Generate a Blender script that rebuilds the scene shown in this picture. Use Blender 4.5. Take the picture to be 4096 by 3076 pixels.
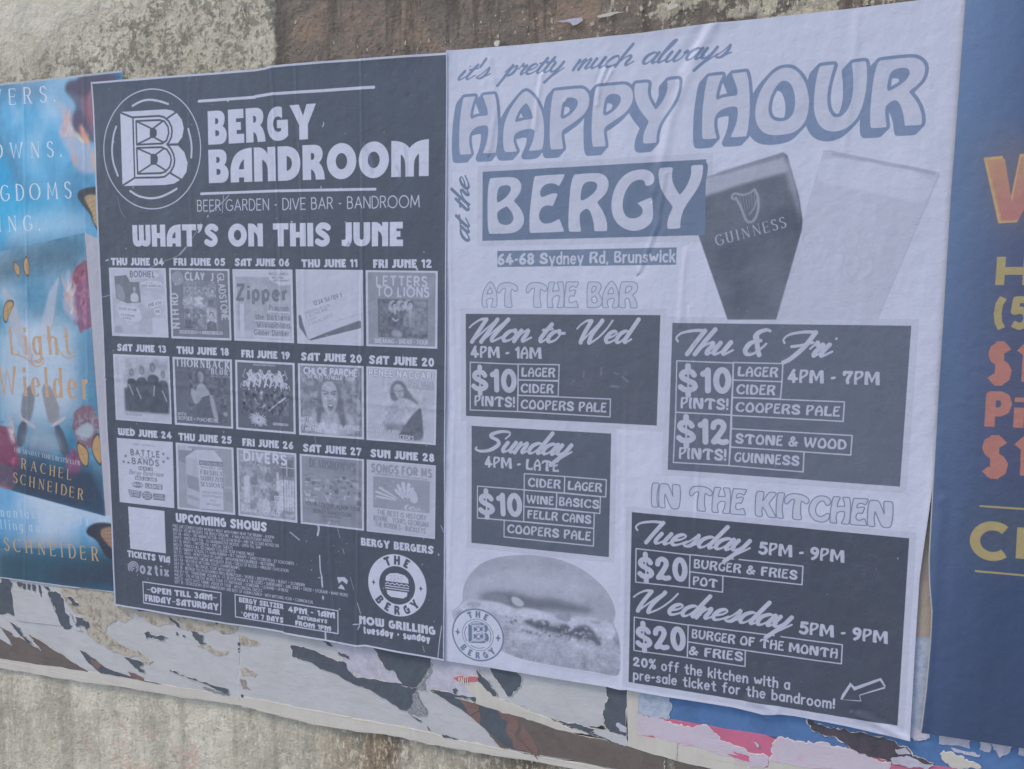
import bpy, bmesh, math, random
import numpy as np
from mathutils import Matrix, Vector
from mathutils.geometry import tessellate_polygon

# ------------------------------------------------------------------ camera, sky, sun, exposure
for o in list(bpy.data.objects):
    bpy.data.objects.remove(o)
SC = bpy.context.scene
GROUND = -0.80                      # footpath height, metres, relative to the bottom edge of the posters
CAM_F, CAM_R = 0.76074541, (1.45962135, -0.01335651, 0.31674612)
CAM_P = (0.5890574, -1.39320731, 0.73253684 - GROUND)
cam_d = bpy.data.cameras.new("camera")
cam_d.sensor_width = 36.0
cam_d.lens = 36.0 * CAM_F
cam_d.clip_start = 0.02
cam_d.clip_end = 400
cam = bpy.data.objects.new("camera", cam_d)
cam.location = CAM_P
cam.rotation_euler = CAM_R
SC.collection.objects.link(cam)
SC.camera = cam

world = bpy.data.worlds.new("World")
SC.world = world
world.use_nodes = True
wn = world.node_tree
sky = wn.nodes.new("ShaderNodeTexSky")
sky.sky_type = 'NISHITA'
sky.sun_disc = False
SUN_EL, SUN_AZ = math.radians(52), math.radians(60)      # azimuth measured from -Y (street side) towards -X
sky.sun_elevation = SUN_EL
sky.sun_rotation = math.pi + SUN_AZ
sky.air_density = 1.0
sky.dust_density = 0.6
sky.ozone_density = 2.0
wn.links.new(sky.outputs[0], wn.nodes["Background"].inputs[0])
wn.nodes["Background"].inputs[1].default_value = 0.15
sl = bpy.data.lights.new("sun", 'SUN')
sl.energy = 1.3
sl.angle = math.radians(14)
sl.color = (1.0, 0.95, 0.88)
sun = bpy.data.objects.new("sun", sl)
sd = Vector((-math.sin(SUN_AZ) * math.cos(SUN_EL), -math.cos(SUN_AZ) * math.cos(SUN_EL), math.sin(SUN_EL)))
sun.rotation_euler = (-sd).to_track_quat('-Z', 'Y').to_euler()
sun.location = (0, -4, 6)
SC.collection.objects.link(sun)
SC.view_settings.view_transform = 'Standard'
SC.view_settings.look = 'None'
SC.view_settings.gamma = 1
SC.view_settings.use_curve_mapping = False
SC.view_settings.exposure = 0.75

# ------------------------------------------------------------------ measuring: photo pixel (4096 wide) -> point on the wall
_R = np.array(cam.rotation_euler.to_matrix())
def wall_pt(p):
    p = np.atleast_2d(np.asarray(p, float))
    d = np.stack([(p[:, 0] - 2048) / (CAM_F * 4096), -(p[:, 1] - 1538) / (CAM_F * 4096), -np.ones(len(p))], 1) @ _R.T
    t = (-.006 - CAM_P[1]) / d[:, 1]
    return np.stack([CAM_P[0] + d[:, 0] * t, CAM_P[2] + d[:, 2] * t], 1)
def view(ox, oy, s):
    def f(x, y=None):
        if y is None:
            a = np.atleast_2d(np.asarray(x, float))
            return a * s + (ox, oy)
        return (ox + x * s, oy + y * s)
    return f
K = 1024 / 2212
RV = {(c, r): view(1024 * c, 769 * r, K) for c in range(4) for r in range(4)}
def q(c, r, x, y=None):
    return RV[(c, r)](x, y)

# ------------------------------------------------------------------ raster print: poster artwork is drawn here as shapes
def chaikin(p, n=2, closed=True):
    p = np.asarray(p, float)
    for _ in range(n):
        if closed:
            nx = np.roll(p, -1, 0)
            p = np.stack([.75 * p + .25 * nx, .25 * p + .75 * nx], 1).reshape(-1, 2)
        else:
            a, b = p[:-1], p[1:]
            m = np.stack([.75 * a + .25 * b, .25 * a + .75 * b], 1).reshape(-1, 2)
            p = np.vstack([p[:1], m, p[-1:]])
    return p
def crom(p, n=6):
    p = np.asarray(p, float)
    if len(p) < 3:
        return p
    e = np.vstack([2 * p[0] - p[1], p, 2 * p[-1] - p[-2]])
    out = []
    t = np.linspace(0, 1, n, endpoint=False)[:, None]
    for i in range(1, len(e) - 2):
        a, b, c, d = e[i - 1], e[i], e[i + 1], e[i + 2]
        out.append(.5 * ((2 * b) + (c - a) * t + (2 * a - 5 * b + 4 * c - d) * t * t + (3 * b - a - 3 * c + d) * t ** 3))
    return np.vstack(out + [p[-1:]])
def arc(cx, cy, rx, ry, a0=0, a1=360, n=None):
    n = n or max(4, int(abs(a1 - a0) / 15))
    a = np.radians(np.linspace(a0, a1, n + 1))
    return np.stack([cx + rx * np.cos(a), cy + ry * np.sin(a)], 1)
def area2(p):
    x, y = p[:, 0], p[:, 1]
    return np.sum(x * np.roll(y, -1) - np.roll(x, -1) * y)
def inside(pt, p):
    x, y = p[:, 0], p[:, 1]
    x2, y2 = np.roll(x, -1), np.roll(y, -1)
    m = (y > pt[1]) != (y2 > pt[1])
    with np.errstate(all='ignore'):
        xc = x + (pt[1] - y) / (y2 - y) * (x2 - x)
    return int(np.sum(m & (pt[0] < xc))) & 1
def orient(cs):
    out = []
    for i, c in enumerate(cs):
        c = np.asarray(c, float)
        dep = sum(inside(c[0], np.asarray(d, float)) for j, d in enumerate(cs) if j != i)
        if (area2(c) > 0) == bool(dep & 1):
            c = c[::-1]
        out.append(c)
    return out
def blur2(a, r):
    r = int(round(r))
    if r < 1:
        return a
    for _ in range(2):
        for ax in (0, 1):
            pad = [(0, 0), (0, 0)]
            pad[ax] = (r + 1, r)
            c = np.cumsum(np.pad(a, pad, mode='edge'), axis=ax)
            n = a.shape[ax]
            a = (np.take(c, range(2 * r + 1, 2 * r + 1 + n), ax) - np.take(c, range(0, n), ax)) / (2 * r + 1)
    return a
RNG = np.random.default_rng(7)
def vnoise(h, w, cell_y, cell_x=None):
    cell_x = cell_x or cell_y
    gh, gw = int(h / cell_y) + 3, int(w / cell_x) + 3
    g = RNG.random((gh, gw)).astype(np.float32)
    y = np.arange(h) / cell_y; x = np.arange(w) / cell_x
    iy = y.astype(int); ix = x.astype(int)
    fy = (y - iy)[:, None]; fx = (x - ix)[None]
    fy = fy * fy * (3 - 2 * fy); fx = fx * fx * (3 - 2 * fx)
    a = g[iy][:, ix]; b = g[iy][:, ix + 1]; c = g[iy + 1][:, ix]; d = g[iy + 1][:, ix + 1]
    return ((a * (1 - fx) + b * fx) * (1 - fy) + (c * (1 - fx) + d * fx) * fy).astype(np.float32)
def fbm(h, w, cell, octs=4, asp=1.0):
    o = np.zeros((h, w), np.float32); am = 1.0; tot = 0
    for _ in range(octs):
        o += am * vnoise(h, w, max(cell * asp, 1.01), max(cell, 1.01)); tot += am
        am *= .55; cell /= 2
    return o / tot

class Canvas:
    """flat print in wall metres: x0..x1, z0..z1 at S dots per metre"""
    def __init__(s, x0, x1, z0, z1, S=2000, col=(.5, .5, .5)):
        s.x0, s.x1, s.z0, s.z1, s.S = x0, x1, z0, z1, S
        s.w, s.h = int(round((x1 - x0) * S)), int(round((z1 - z0) * S))
        s.im = np.empty((s.h, s.w, 3), np.float32); s.im[:] = col
    def wc(s, p):
        p = np.atleast_2d(p)
        return np.stack([(p[:, 0] - s.x0) * s.S, (s.z1 - p[:, 1]) * s.S], 1)
    def px(s, p):
        return s.wc(wall_pt(p))
    def comp(s, x0, y0, cov, col, alpha=1.0):
        if cov is None: return
        h, w = cov.shape
        v = s.im[y0:y0 + h, x0:x0 + w]
        a = (cov * alpha)[..., None]
        v[:] = v * (1 - a) + np.asarray(col, np.float32) * a
    def cover(s, cs, pad=0):
        cs = orient([np.asarray(c, float) for c in cs])
        al = np.vstack(cs)
        x0 = max(0, int(al[:, 0].min()) - 1 - pad); x1 = min(s.w, int(al[:, 0].max()) + 2 + pad)
        y0 = max(0, int(al[:, 1].min()) - 1 - pad); y1 = min(s.h, int(al[:, 1].max()) + 2 + pad)
        if x1 <= x0 or y1 <= y0: return 0, 0, None
        A = np.vstack(cs); B = np.vstack([np.roll(c, -1, 0) for c in cs])
        SS = 4
        ys = y0 + (np.arange((y1 - y0) * SS) + .5) / SS
        m = (A[None, :, 1] <= ys[:, None]) != (B[None, :, 1] <= ys[:, None])
        r, e = np.nonzero(m)
        xc = A[e, 0] + (ys[r] - A[e, 1]) / (B[e, 1] - A[e, 1]) * (B[e, 0] - A[e, 0]) - x0
        sg = np.where(B[e, 1] > A[e, 1], 1.0, -1.0)
        W = x1 - x0
        xc = np.clip(xc, 0, W - 1e-3)
        k = xc.astype(int); f = xc - k
        acc = np.zeros((y1 - y0) * (W + 1))
        row = (r // SS) * (W + 1)
        np.add.at(acc, row + k, sg * (1 - f)); np.add.at(acc, row + k + 1, sg * f)
        cov = np.clip(np.abs(np.cumsum(acc.reshape(y1 - y0, W + 1), 1)[:, :W]) / SS, 0, 1)
        return x0, y0, cov.astype(np.float32)
    def fillc(s, cs, col, alpha=1.0, blur=0):
        x0, y0, cov = s.cover(cs, int(blur * 2.5))
        if cov is not None and blur: cov = blur2(cov, blur)
        s.comp(x0, y0, cov, col, alpha)
    def fill(s, pts, col, alpha=1.0, blur=0, ch=0):
        """pts: one contour or list of contours in photo pixels"""
        cs = pts if isinstance(pts, list) and np.ndim(pts[0]) == 2 else [pts]
        cs = [s.px(chaikin(c, ch) if ch else c) for c in cs]
        s.fillc(cs, col, alpha, blur)
    def strokes(s, L, col, alpha=1.0, blur=0, flat=False):
        """L: list of (pts Nx2, radius scalar or N) in canvas units"""
        al = np.vstack([p for p, _ in L]); rm = max(float(np.max(r)) for _, r in L) + 2 + blur * 2.5
        x0 = max(0, int(al[:, 0].min() - rm)); x1 = min(s.w, int(al[:, 0].max() + rm) + 1)
        y0 = max(0, int(al[:, 1].min() - rm)); y1 = min(s.h, int(al[:, 1].max() + rm) + 1)
        if x1 <= x0 or y1 <= y0: return
        cov = np.zeros((y1 - y0, x1 - x0), np.float32)
        for p, r in L:
            r = np.broadcast_to(np.asarray(r, float), (len(p),))
            for i in range(max(1, len(p) - 1)):
                a = p[i]; b = p[min(i + 1, len(p) - 1)]; ra, rb = r[i], r[min(i + 1, len(p) - 1)]
                m = max(ra, rb) + 1
                u0 = max(x0, int(min(a[0], b[0]) - m)); u1 = min(x1, int(max(a[0], b[0]) + m) + 2)
                v0 = max(y0, int(min(a[1], b[1]) - m)); v1 = min(y1, int(max(a[1], b[1]) + m) + 2)
                if u1 <= u0 or v1 <= v0: continue
                X = np.arange(u0, u1)[None] + .5 - a[0]; Y = np.arange(v0, v1)[:, None] + .5 - a[1]
                dx, dy = b - a
                L2 = dx * dx + dy * dy + 1e-9
                t = np.clip((X * dx + Y * dy) / L2, 0, 1)
                d = np.sqrt((X - t * dx) ** 2 + (Y - t * dy) ** 2) - (ra + (rb - ra) * t)
                c = np.clip(.5 - d, 0, 1)
                if flat and (i == 0 or i == len(p) - 2):
                    ln_ = math.sqrt(L2); ax = (X * dx + Y * dy) / ln_
                    if i == 0: c = c * np.clip(ax + .6, 0, 1)
                    if i == len(p) - 2: c = c * np.clip(ln_ - ax + .6, 0, 1)
                if max(ra, rb) < .5: c = c * (max(ra, rb) * 2)
                v = cov[v0 - y0:v1 - y0, u0 - x0:u1 - x0]
                np.maximum(v, c, out=v)
        if blur: cov = blur2(cov, blur)
        s.comp(x0, y0, cov, col, alpha)
    def line(s, pts, wid, col, alpha=1.0, blur=0, smooth=0):
        """wid in millimetres"""
        p = s.px(pts)
        if smooth: p = crom(p, smooth)
        s.strokes([(p, wid * .0005 * s.S)], col, alpha, blur)
    def frame(s, quad, wid, col):
        s.line(list(quad) + [quad[0]], wid, col)

# ------------------------------------------------------------------ lettering
def st(s_):
    out = []
    for part in s_.split(';'):
        out.append(np.array([[float(v) for v in t.split(',')] for t in part.split()]))
    return out
MONO = {}
def mg(ch, s_, *arcs):
    L = st(s_) if s_ else []
    MONO[ch] = L + list(arcs)
mg('A', "0,0 33,100 66,0;12,34 54,34")
mg('B', "0,0 0,100 26,100 38,94 44,78 38,61 26,55 0,55;26,55 42,49 50,28 42,6 26,0 0,0")
mg('C', "", arc(38, 50, 38, 50, 48, 312))
mg('D', "0,0 0,100 22,100 42,92 56,70 58,50 56,30 42,8 22,0 0,0")
mg('E', "46,0 0,0 0,100 46,100;0,50 40,50")
mg('F', "0,0 0,100 44,100;0,52 38,52")
mg('G', "44,44 70,44 70,14", arc(38, 50, 38, 50, 45, 322))
mg('H', "0,0 0,100;54,0 54,100;0,50 54,50")
mg('I', "0,0 0,100")
mg('J', "30,100 30,22 26,6 14,0 0,6")
mg('K', "0,0 0,100;50,100 2,42;16,58 54,0")
mg('L', "0,100 0,0 42,0")
mg('M', "0,0 6,100 38,20 70,100 76,0")
mg('N', "0,0 0,100 56,0 56,100")
mg('O', "", arc(42, 50, 42, 50))
mg('P', "0,0 0,100 26,100 40,93 46,74 40,55 26,48 0,48")
mg('Q', "48,26 78,-6", arc(42, 50, 42, 50))
mg('R', "0,0 0,100 26,100 40,93 46,75 40,57 26,50 0,50;24,50 50,0")
mg('S', "46,84 34,98 20,100 6,92 2,76 8,62 24,53 40,44 48,30 44,10 30,0 14,1 0,16")
mg('T', "26,0 26,100;-4,100 56,100")
mg('U', "0,100 0,28 6,8 26,0 46,8 52,28 52,100")
mg('V', "0,100 32,0 64,100")
mg('W', "0,100 24,0 48,92 72,0 96,100")
mg('X', "0,0 52,100;0,100 52,0")
mg('Y', "0,100 28,48 56,100;28,48 28,0")
mg('Z', "0,100 50,100 0,0 52,0")
mg('0', "", arc(30, 50, 30, 50))
mg('1', "0,80 20,100 20,0")
mg('2', "2,76 8,92 26,100 44,92 48,76 40,56 0,0 52,0")
mg('3', "2,88 20,100 38,96 44,78 36,58 20,54;20,54 40,48 48,28 40,6 20,0 0,12")
mg('4', "38,0 38,100 0,28 54,28")
mg('5', "46,100 8,100 4,56 24,62 42,52 48,32 40,8 22,0 0,10")
mg('6', "42,100 16,66 2,36", arc(27, 29, 26, 29))
mg('7', "0,100 50,100 16,0")
mg('8', "", arc(26, 75, 21, 25), arc(26, 26, 26, 27))
mg('9', "10,0 36,34 51,64", arc(26, 71, 25, 29))
mg('a', "40,64 40,0", arc(20, 32, 20, 32))
mg('b', "0,100 0,0", arc(20, 32, 20, 32))
mg('c', "", arc(20, 32, 20, 32, 48, 312))
mg('d', "40,100 40,0", arc(20, 32, 20, 32))
mg('e', "2,34 40,34", arc(21, 32, 20, 32, 5, 315))
mg('f', "30,98 20,100 10,90 10,0;-4,62 26,62")
mg('g', "40,64 40,-14 30,-30 12,-30 2,-22", arc(20, 32, 20, 32))
mg('h', "0,0 0,100;0,44 10,60 26,64 38,54 38,0")
mg('i', "0,0 0,64;0,82 0,96")
mg('j', "10,64 10,-18 0,-28;10,82 10,96")
mg('k', "0,0 0,100;34,64 2,26;14,40 36,0")
mg('l', "0,0 0,100")
mg('m', "0,0 0,64;0,46 10,62 22,64 32,54 32,0;32,46 42,62 54,64 64,54 64,0")
mg('n', "0,0 0,64;0,44 10,60 26,64 38,54 38,0")
mg('o', "", arc(21, 32, 21, 32))
mg('p', "0,64 0,-32", arc(20, 32, 20, 32))
mg('q', "40,64 40,-32", arc(20, 32, 20, 32))
mg('r', "0,0 0,64;0,42 8,58 24,64")
mg('s', "32,54 18,64 4,56 6,40 28,28 32,12 18,0 0,10")
mg('t', "12,92 12,14 20,0 30,4;-4,64 28,64")
mg('u', "0,64 0,14 12,0 28,4 38,20;38,64 38,0")
mg('v', "0,64 20,0 40,64")
mg('w', "0,64 16,0 32,60 48,0 64,64")
mg('x', "0,0 38,64;0,64 38,0")
mg('y', "0,64 20,2;42,64 14,-30")
mg('z', "0,64 36,64 0,0 38,0")
mg('.', "0,-2 0,14"); mg(',', "4,6 0,-14"); mg("'", "2,100 0,78"); mg('-', "0,44 24,44"); mg('+', "0,50 44,50;22,28 22,72")
mg('!', "0,100 0,30;0,-2 0,14"); mg(':', "0,-2 0,14;0,50 0,66"); mg('&', "62,44 46,14 26,0 8,6 2,24 14,44 36,64 38,84 24,98 12,86 14,70 62,0")
mg('%', "52,100 6,0", arc(12, 80, 12, 18), arc(46, 20, 12, 18)); mg('$', "24,112 24,-12;46,84 34,98 20,100 6,92 2,76 8,62 24,53 40,44 48,30 44,10 30,0 14,1 0,16")
mg('(', "18,108 6,84 2,50 6,16 18,-8"); mg(')', "0,108 12,84 16,50 12,16 0,-8"); mg('/', "0,-6 34,106"); mg('*', "0,70 24,90;0,90 24,70;12,64 12,96"); mg('~', "0,44 12,56 26,50 38,42 52,54")

def tr(org, cap, sl, *cs):
    out = []
    for c in cs:
        a = np.array(c, float)
        x = (a[:, 0] - org[0]) * 100 / cap
        y = (org[1] + sl * (a[:, 0] - org[0]) - a[:, 1]) * 100 / cap
        out.append(chaikin(np.stack([x, y], 1), 2))
    return out
NOUV = {}
NOUV['H'] = tr((300, 1497), 1106, -.072, [(395,395),(420,383),(640,365),(655,372),(600,480),(560,620),(540,720),(545,785),(572,802),(660,760),(780,742),(880,735),(916,722),(915,640),(880,520),(815,375),(815,350),(840,345),(1045,325),(1068,335),(1105,480),(1130,750),(1135,950),(1120,1250),(1090,1430),(1070,1446),(830,1460),(816,1450),(825,1420),(900,1250),(932,1050),(925,950),(890,922),(840,918),(700,940),(590,1005),(530,1090),(515,1180),(518,1280),(540,1390),(563,1465),(555,1480),(330,1497),(312,1480),(298,1350),(300,1000),(330,700),(370,470)])
NOUV['A'] = tr((943, 1458), 1020, -.056, [(1320,396),(1345,388),(1375,396),(1460,460),(1560,600),(1640,800),(1668,1050),(1662,1300),(1640,1390),(1610,1420),(1425,1432),(1406,1428),(1410,1405),(1480,1250),(1500,1120),(1490,1070),(1455,1048),(1390,1045),(1270,1070),(1170,1120),(1132,1190),(1135,1280),(1165,1370),(1200,1438),(1185,1446),(1010,1456),(985,1450),(955,1380),(943,1200),(965,960),(1040,750),(1160,560),(1270,430)], [(1325,608),(1355,600),(1385,630),(1440,740),(1468,830),(1465,865),(1425,877),(1300,895),(1185,925),(1158,920),(1162,880),(1190,800),(1240,700)])
NOUV['P'] = tr((470, 1455), 1058, -.06, [(545,402),(575,394),(1000,360),(1090,375),(1170,460),(1190,570),(1170,700),(1080,840),(900,970),(760,1060),(700,1110),(688,1180),(695,1260),(725,1425),(712,1440),(520,1452),(498,1445),(478,1340),(470,1100),(475,900),(495,620),(520,470)], [(800,522),(880,521),(950,545),(985,610),(960,700),(860,820),(760,885),(705,900),(672,885),(670,800),(700,620),(740,555)])
NOUV['Y'] = tr((1212, 1407), 1062, -.06, [(1235,340),(1265,333),(1435,320),(1466,335),(1462,380),(1450,470),(1470,590),(1530,700),(1590,790),(1612,790),(1720,650),(1790,480),(1796,400),(1790,305),(1812,285),(1970,272),(2000,285),(2002,340),(1990,480),(1930,660),(1800,850),(1690,1010),(1640,1150),(1620,1280),(1625,1360),(1600,1380),(1420,1395),(1390,1385),(1385,1300),(1410,1170),(1478,1020),(1475,990),(1330,820),(1240,650),(1212,480),(1218,380)])
NOUV['O'] = tr((1232, 1430), 1150, -.06, [(1740,242),(1880,262),(2050,430),(2150,700),(2170,930),(2120,1180),(1980,1350),(1800,1410),(1550,1427),(1400,1385),(1280,1260),(1232,1080),(1245,850),(1330,600),(1480,380),(1610,272)], [(1730,466),(1830,505),(1910,680),(1933,880),(1900,1060),(1800,1160),(1670,1185),(1540,1150),(1475,1050),(1462,920),(1500,720),(1600,540),(1670,478)])
NOUV['U'] = tr((178, 1500), 1185, -.06, [(265,345),(290,337),(495,318),(518,325),(510,360),(470,500),(420,750),(415,950),(450,1120),(530,1225),(600,1245),(720,1205),(820,1050),(865,830),(860,560),(820,320),(830,295),(1035,270),(1065,285),(1088,420),(1095,600),(1085,800),(1040,1060),(950,1270),(820,1410),(660,1480),(520,1495),(370,1450),(260,1330),(195,1150),(178,950),(195,650),(235,420)])
NOUV['R'] = tr((1187, 1435), 1190, -.07, [(1310,252),(1345,242),(1850,197),(1990,222),(2095,310),(2122,430),(2080,580),(1980,690),(1862,780),(1862,815),(1990,960),(2080,1150),(2100,1290),(2097,1362),(2070,1378),(1820,1390),(1803,1382),(1780,1200),(1720,1030),(1660,950),(1610,932),(1520,980),(1460,1040),(1450,1130),(1465,1270),(1490,1400),(1470,1418),(1235,1430),(1210,1422),(1190,1340),(1187,1150),(1200,800),(1230,500),(1270,330)], [(1630,385),(1720,372),(1820,390),(1858,450),(1840,530),(1760,630),(1600,735),(1510,775),(1475,768),(1466,700),(1490,520),(1540,425)])
NOUV['B'] = tr((230, 1400), 987, -.03, [(285,420),(305,412),(640,398),(760,430),(828,530),(815,650),(760,740),(700,800),(700,830),(800,940),(865,1070),(872,1190),(820,1300),(720,1370),(600,1390),(280,1398),(258,1392),(236,1300),(230,1100),(230,800),(245,560),(270,445)], [(520,545),(590,542),(640,570),(643,625),(600,710),(540,770),(440,838),(405,842),(395,810),(397,720),(420,600),(460,560)], [(550,916),(580,916),(660,1020),(692,1110),(670,1190),(610,1235),(510,1242),(430,1205),(402,1100),(400,1030),(425,990)])
NOUV['E'] = tr((968, 1384), 1000, -.03, [(1060,385),(1085,377),(1560,355),(1582,362),(1575,395),(1510,530),(1490,558),(1470,550),(1410,515),(1320,508),(1220,540),(1160,630),(1158,710),(1180,748),(1220,745),(1290,715),(1380,685),(1440,684),(1462,700),(1450,740),(1390,895),(1375,910),(1280,888),(1180,935),(1137,1040),(1145,1140),(1200,1210),(1280,1220),(1380,1195),(1480,1137),(1500,1140),(1578,1340),(1572,1362),(1000,1382),(975,1375),(967,1300),(968,1050),(1000,750),(1040,460)])
NOUV['G'] = tr((288, 1440), 1070, -.03, [(790,353),(920,370),(1010,440),(1036,530),(1010,610),(950,642),(895,647),(880,630),(865,570),(830,540),(760,533),(650,575),(560,690),(500,850),(488,1000),(520,1130),(590,1205),(690,1217),(790,1185),(842,1120),(840,1050),(800,990),(752,960),(755,940),(860,895),(975,850),(992,855),(1010,980),(1025,1190),(980,1310),(860,1400),(720,1438),(560,1415),(400,1310),(310,1150),(288,950),(320,750),(420,540),(580,400)])
def ng(ch, *cs):
    NOUV[ch] = [chaikin(np.array(c, float), 2) for c in cs]
ng('I', [(6,98),(27,99),(29,96),(25,76),(21,50),(22,22),(28,3),(26,0),(6,0),(2,6),(0,30),(0,65),(3,92)])
ng('T', [(0,66),(4,84),(18,96),(46,100),(75,96),(94,86),(99,76),(93,66),(85,67),(70,76),(66,74),(64,50),(65,24),(71,4),(68,0),(42,0),(38,4),(37,30),(39,55),(43,76),(38,80),(26,78),(14,64),(6,58)])
ng('N', [(4,92),(10,98),(34,98),(42,92),(60,50),(65,46),(63,70),(60,94),(64,98),(88,98),(92,92),(95,50),(91,10),(84,0),(62,0),(54,8),(30,56),(25,62),(22,30),(28,4),(25,0),(6,0),(2,6),(0,40),(1,75)])
ng('M', [(6,98),(30,99),(36,92),(52,48),(56,48),(74,92),(80,98),(102,98),(106,92),(108,50),(112,4),(108,0),(86,0),(82,6),(80,34),(79,60),(76,62),(60,22),(54,14),(48,22),(31,62),(28,60),(26,34),(31,4),(28,0),(6,0),(1,6),(1,40),(3,90)])
ng('W', [(0,96),(4,99),(22,98),(24,92),(26,60),(33,30),(37,30),(50,72),(51,94),(55,98),(72,98),(74,92),(72,70),(77,34),(81,32),(91,62),(94,94),(98,98),(114,98),(117,92),(108,55),(92,6),(86,0),(76,0),(70,6),(58,42),(54,42),(40,4),(34,0),(26,0),(20,6),(8,46)])
ng('C', [(54,100),(74,96),(86,84),(82,70),(72,66),(67,72),(62,82),(50,84),(36,74),(25,54),(25,34),(36,19),(52,17),(66,24),(76,34),(84,28),(80,12),(66,1),(46,-1),(20,6),(3,30),(2,55),(14,82),(34,97)])
ng('D', [(8,96),(14,99),(38,98),(64,88),(80,62),(82,38),(70,12),(46,0),(10,0),(4,6),(0,50),(4,85)], [(32,82),(50,72),(61,48),(56,24),(38,15),(27,18),(24,45),(27,76)])
ng('F', [(6,96),(12,99),(66,100),(69,96),(60,78),(50,82),(36,83),(26,74),(24,62),(28,58),(48,65),(56,63),(58,58),(50,42),(34,45),(26,36),(24,20),(29,3),(26,0),(6,0),(2,6),(0,40),(2,70)])
ng('K', [(4,94),(10,98),(30,98),(31,92),(26,62),(29,58),(52,92),(58,98),(80,98),(83,94),(54,56),(54,50),(76,18),(85,2),(80,0),(60,0),(54,6),(34,38),(28,40),(24,22),(29,3),(26,0),(6,0),(2,6),(0,40),(1,75)])
ng('L', [(4,94),(10,98),(32,98),(33,92),(26,66),(24,30),(28,19),(48,18),(60,28),(65,26),(69,3),(64,0),(8,0),(2,5),(0,40)])
SW = 11.5
def ns(ch, s_, *arcs, w=SW, ad=0):
    NOUV[ch] = [('s', crom(p, 5) if len(p) > 2 else p, w) for p in (st(s_) if s_ else [])] + [('s', a, w) for a in arcs]
ns('S', "62,74 54,86 38,90 20,84 12,72 20,58 40,48 58,38 64,24 54,12 36,10 20,12 8,22")
ns('$', "60,72 52,82 38,86 20,82 12,70 20,58 40,48 58,38 64,26 54,16 36,13 20,15 8,24;37,86 37,108;37,12 37,-8;37,108 37,-8", w=11)
NOUV['$'][-1] = ('s', NOUV['$'][-1][1], 3.5)
ns('0', "", arc(32, 50, 23, 41)); ns('2', "10,68 14,82 30,90 46,84 50,68 38,46 12,12;12,11 30,14 44,9 60,12", w=11)
ns('1', "2,76 10,80;20,90 20,10"); ns('4', "44,92 26,60 10,30;10,30 66,30;46,60 45,8"); ns('5', "58,90 22,90 20,88;22,90 16,56;16,56 36,62 56,48 58,28 44,10 24,8 8,16")
ns('6', "50,92 28,74 14,46 12,30", arc(34, 29, 22, 21)); ns('7', "6,72 8,86 20,88;8,88 58,88;58,88 40,56 30,30 34,12"); ns('8', "", arc(32, 70, 19, 20), arc(32, 28, 22, 20)); ns('9', "18,8 40,24 52,52 54,70", arc(32, 71, 22, 20))
ns('&', "70,12 52,24 28,62 26,78 38,90 52,82 50,68 30,52 12,38 10,20 24,9 42,12 60,30 68,46;68,46 80,38", w=9.5); ns('-', "8,42 26,46", w=9); ns('!', "12,92 12,40;12,10 12,12", w=10); ns(',', "10,6 6,-10", w=8)
for ch in "abcdefghijklmnopqrstuvwxyz%":
    NOUV[ch] = [('s', chaikin(p, 1, False) if len(p) > 2 else p, 8.2) for p in MONO[ch]]

DECO = {}
def dg(ch, s_, ch_n=0):
    DECO[ch] = [path(t) for t in s_.split('|')]
def path(s_):
    """M/L points, Q control end"""
    tk = s_.replace(',', ' ').split()
    pts = []; i = 0; mode = 'L'
    while i < len(tk):
        if tk[i] in 'LQ':
            mode = tk[i]; i += 1
        if mode == 'L':
            pts.append((float(tk[i]), float(tk[i + 1]))); i += 2
        else:
            c = np.array([float(tk[i]), float(tk[i + 1])]); e = np.array([float(tk[i + 2]), float(tk[i + 3])]); i += 4
            a = np.array(pts[-1])
            for t in np.linspace(0, 1, 9)[1:]:
                pts.append(tuple((1 - t) ** 2 * a + 2 * t * (1 - t) * c + t * t * e))
            mode = 'L'
    return np.array(pts)
dg('B', "0,0 0,100 36,100 Q 58,100 62,82 Q 64,62 54,53 Q 70,44 68,24 Q 66,0 40,0|27,60 27,78 31,78 Q 39,77 39,69 Q 39,61 31,60|27,24 27,42 32,42 Q 41,41 41,33 Q 41,25 32,24")
dg('E', "0,0 0,100 56,100 56,73 29,73 29,62 46,62 46,39 30,39 30,27 57,27 57,0")
dg('R', "0,0 0,100 34,100 Q 62,100 64,76 Q 64,58 52,48 Q 68,36 70,2 L 70,0 42,0 Q 42,24 27,30 L 27,0|27,57 27,77 31,77 Q 38,76 38,67 Q 38,58 31,57")
dg('G', "52,96 Q 40,101 30,98 Q 0,92 0,50 Q 0,2 36,0 Q 60,0 72,14 L 72,60 34,60 34,37 48,37 48,29 Q 36,22 26,32 Q 18,44 22,58 Q 32,80 52,64")
dg('Y', "0,100 32,100 46,67 58,100 90,100 62,42 62,0 32,0 32,42")
dg('A', "0,0 0,40 Q 8,98 66,100 L 74,100 74,0 46,0 46,14 29,14 29,0|29,38 Q 31,56 46,68 L 46,38")
dg('N', "0,0 0,100 20,100 Q 36,96 46,80 L 46,100 72,100 72,0 46,0 46,36 Q 44,56 28,64 L 28,0")
dg('D', "0,0 0,100 28,100 Q 72,96 74,50 Q 72,4 28,0|29,28 29,72 Q 46,68 46,50 Q 46,32 29,28")
DECO['O'] = [arc(46, 50, 46, 51, n=40), arc(46, 50, 18, 23, n=30)]
dg('M', "0,0 0,100 Q 38,100 54,78 Q 72,100 110,100 L 110,0 82,0 82,62 Q 68,54 67,30 L 67,0 42,0 42,30 Q 41,54 28,62 L 28,0")
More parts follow.
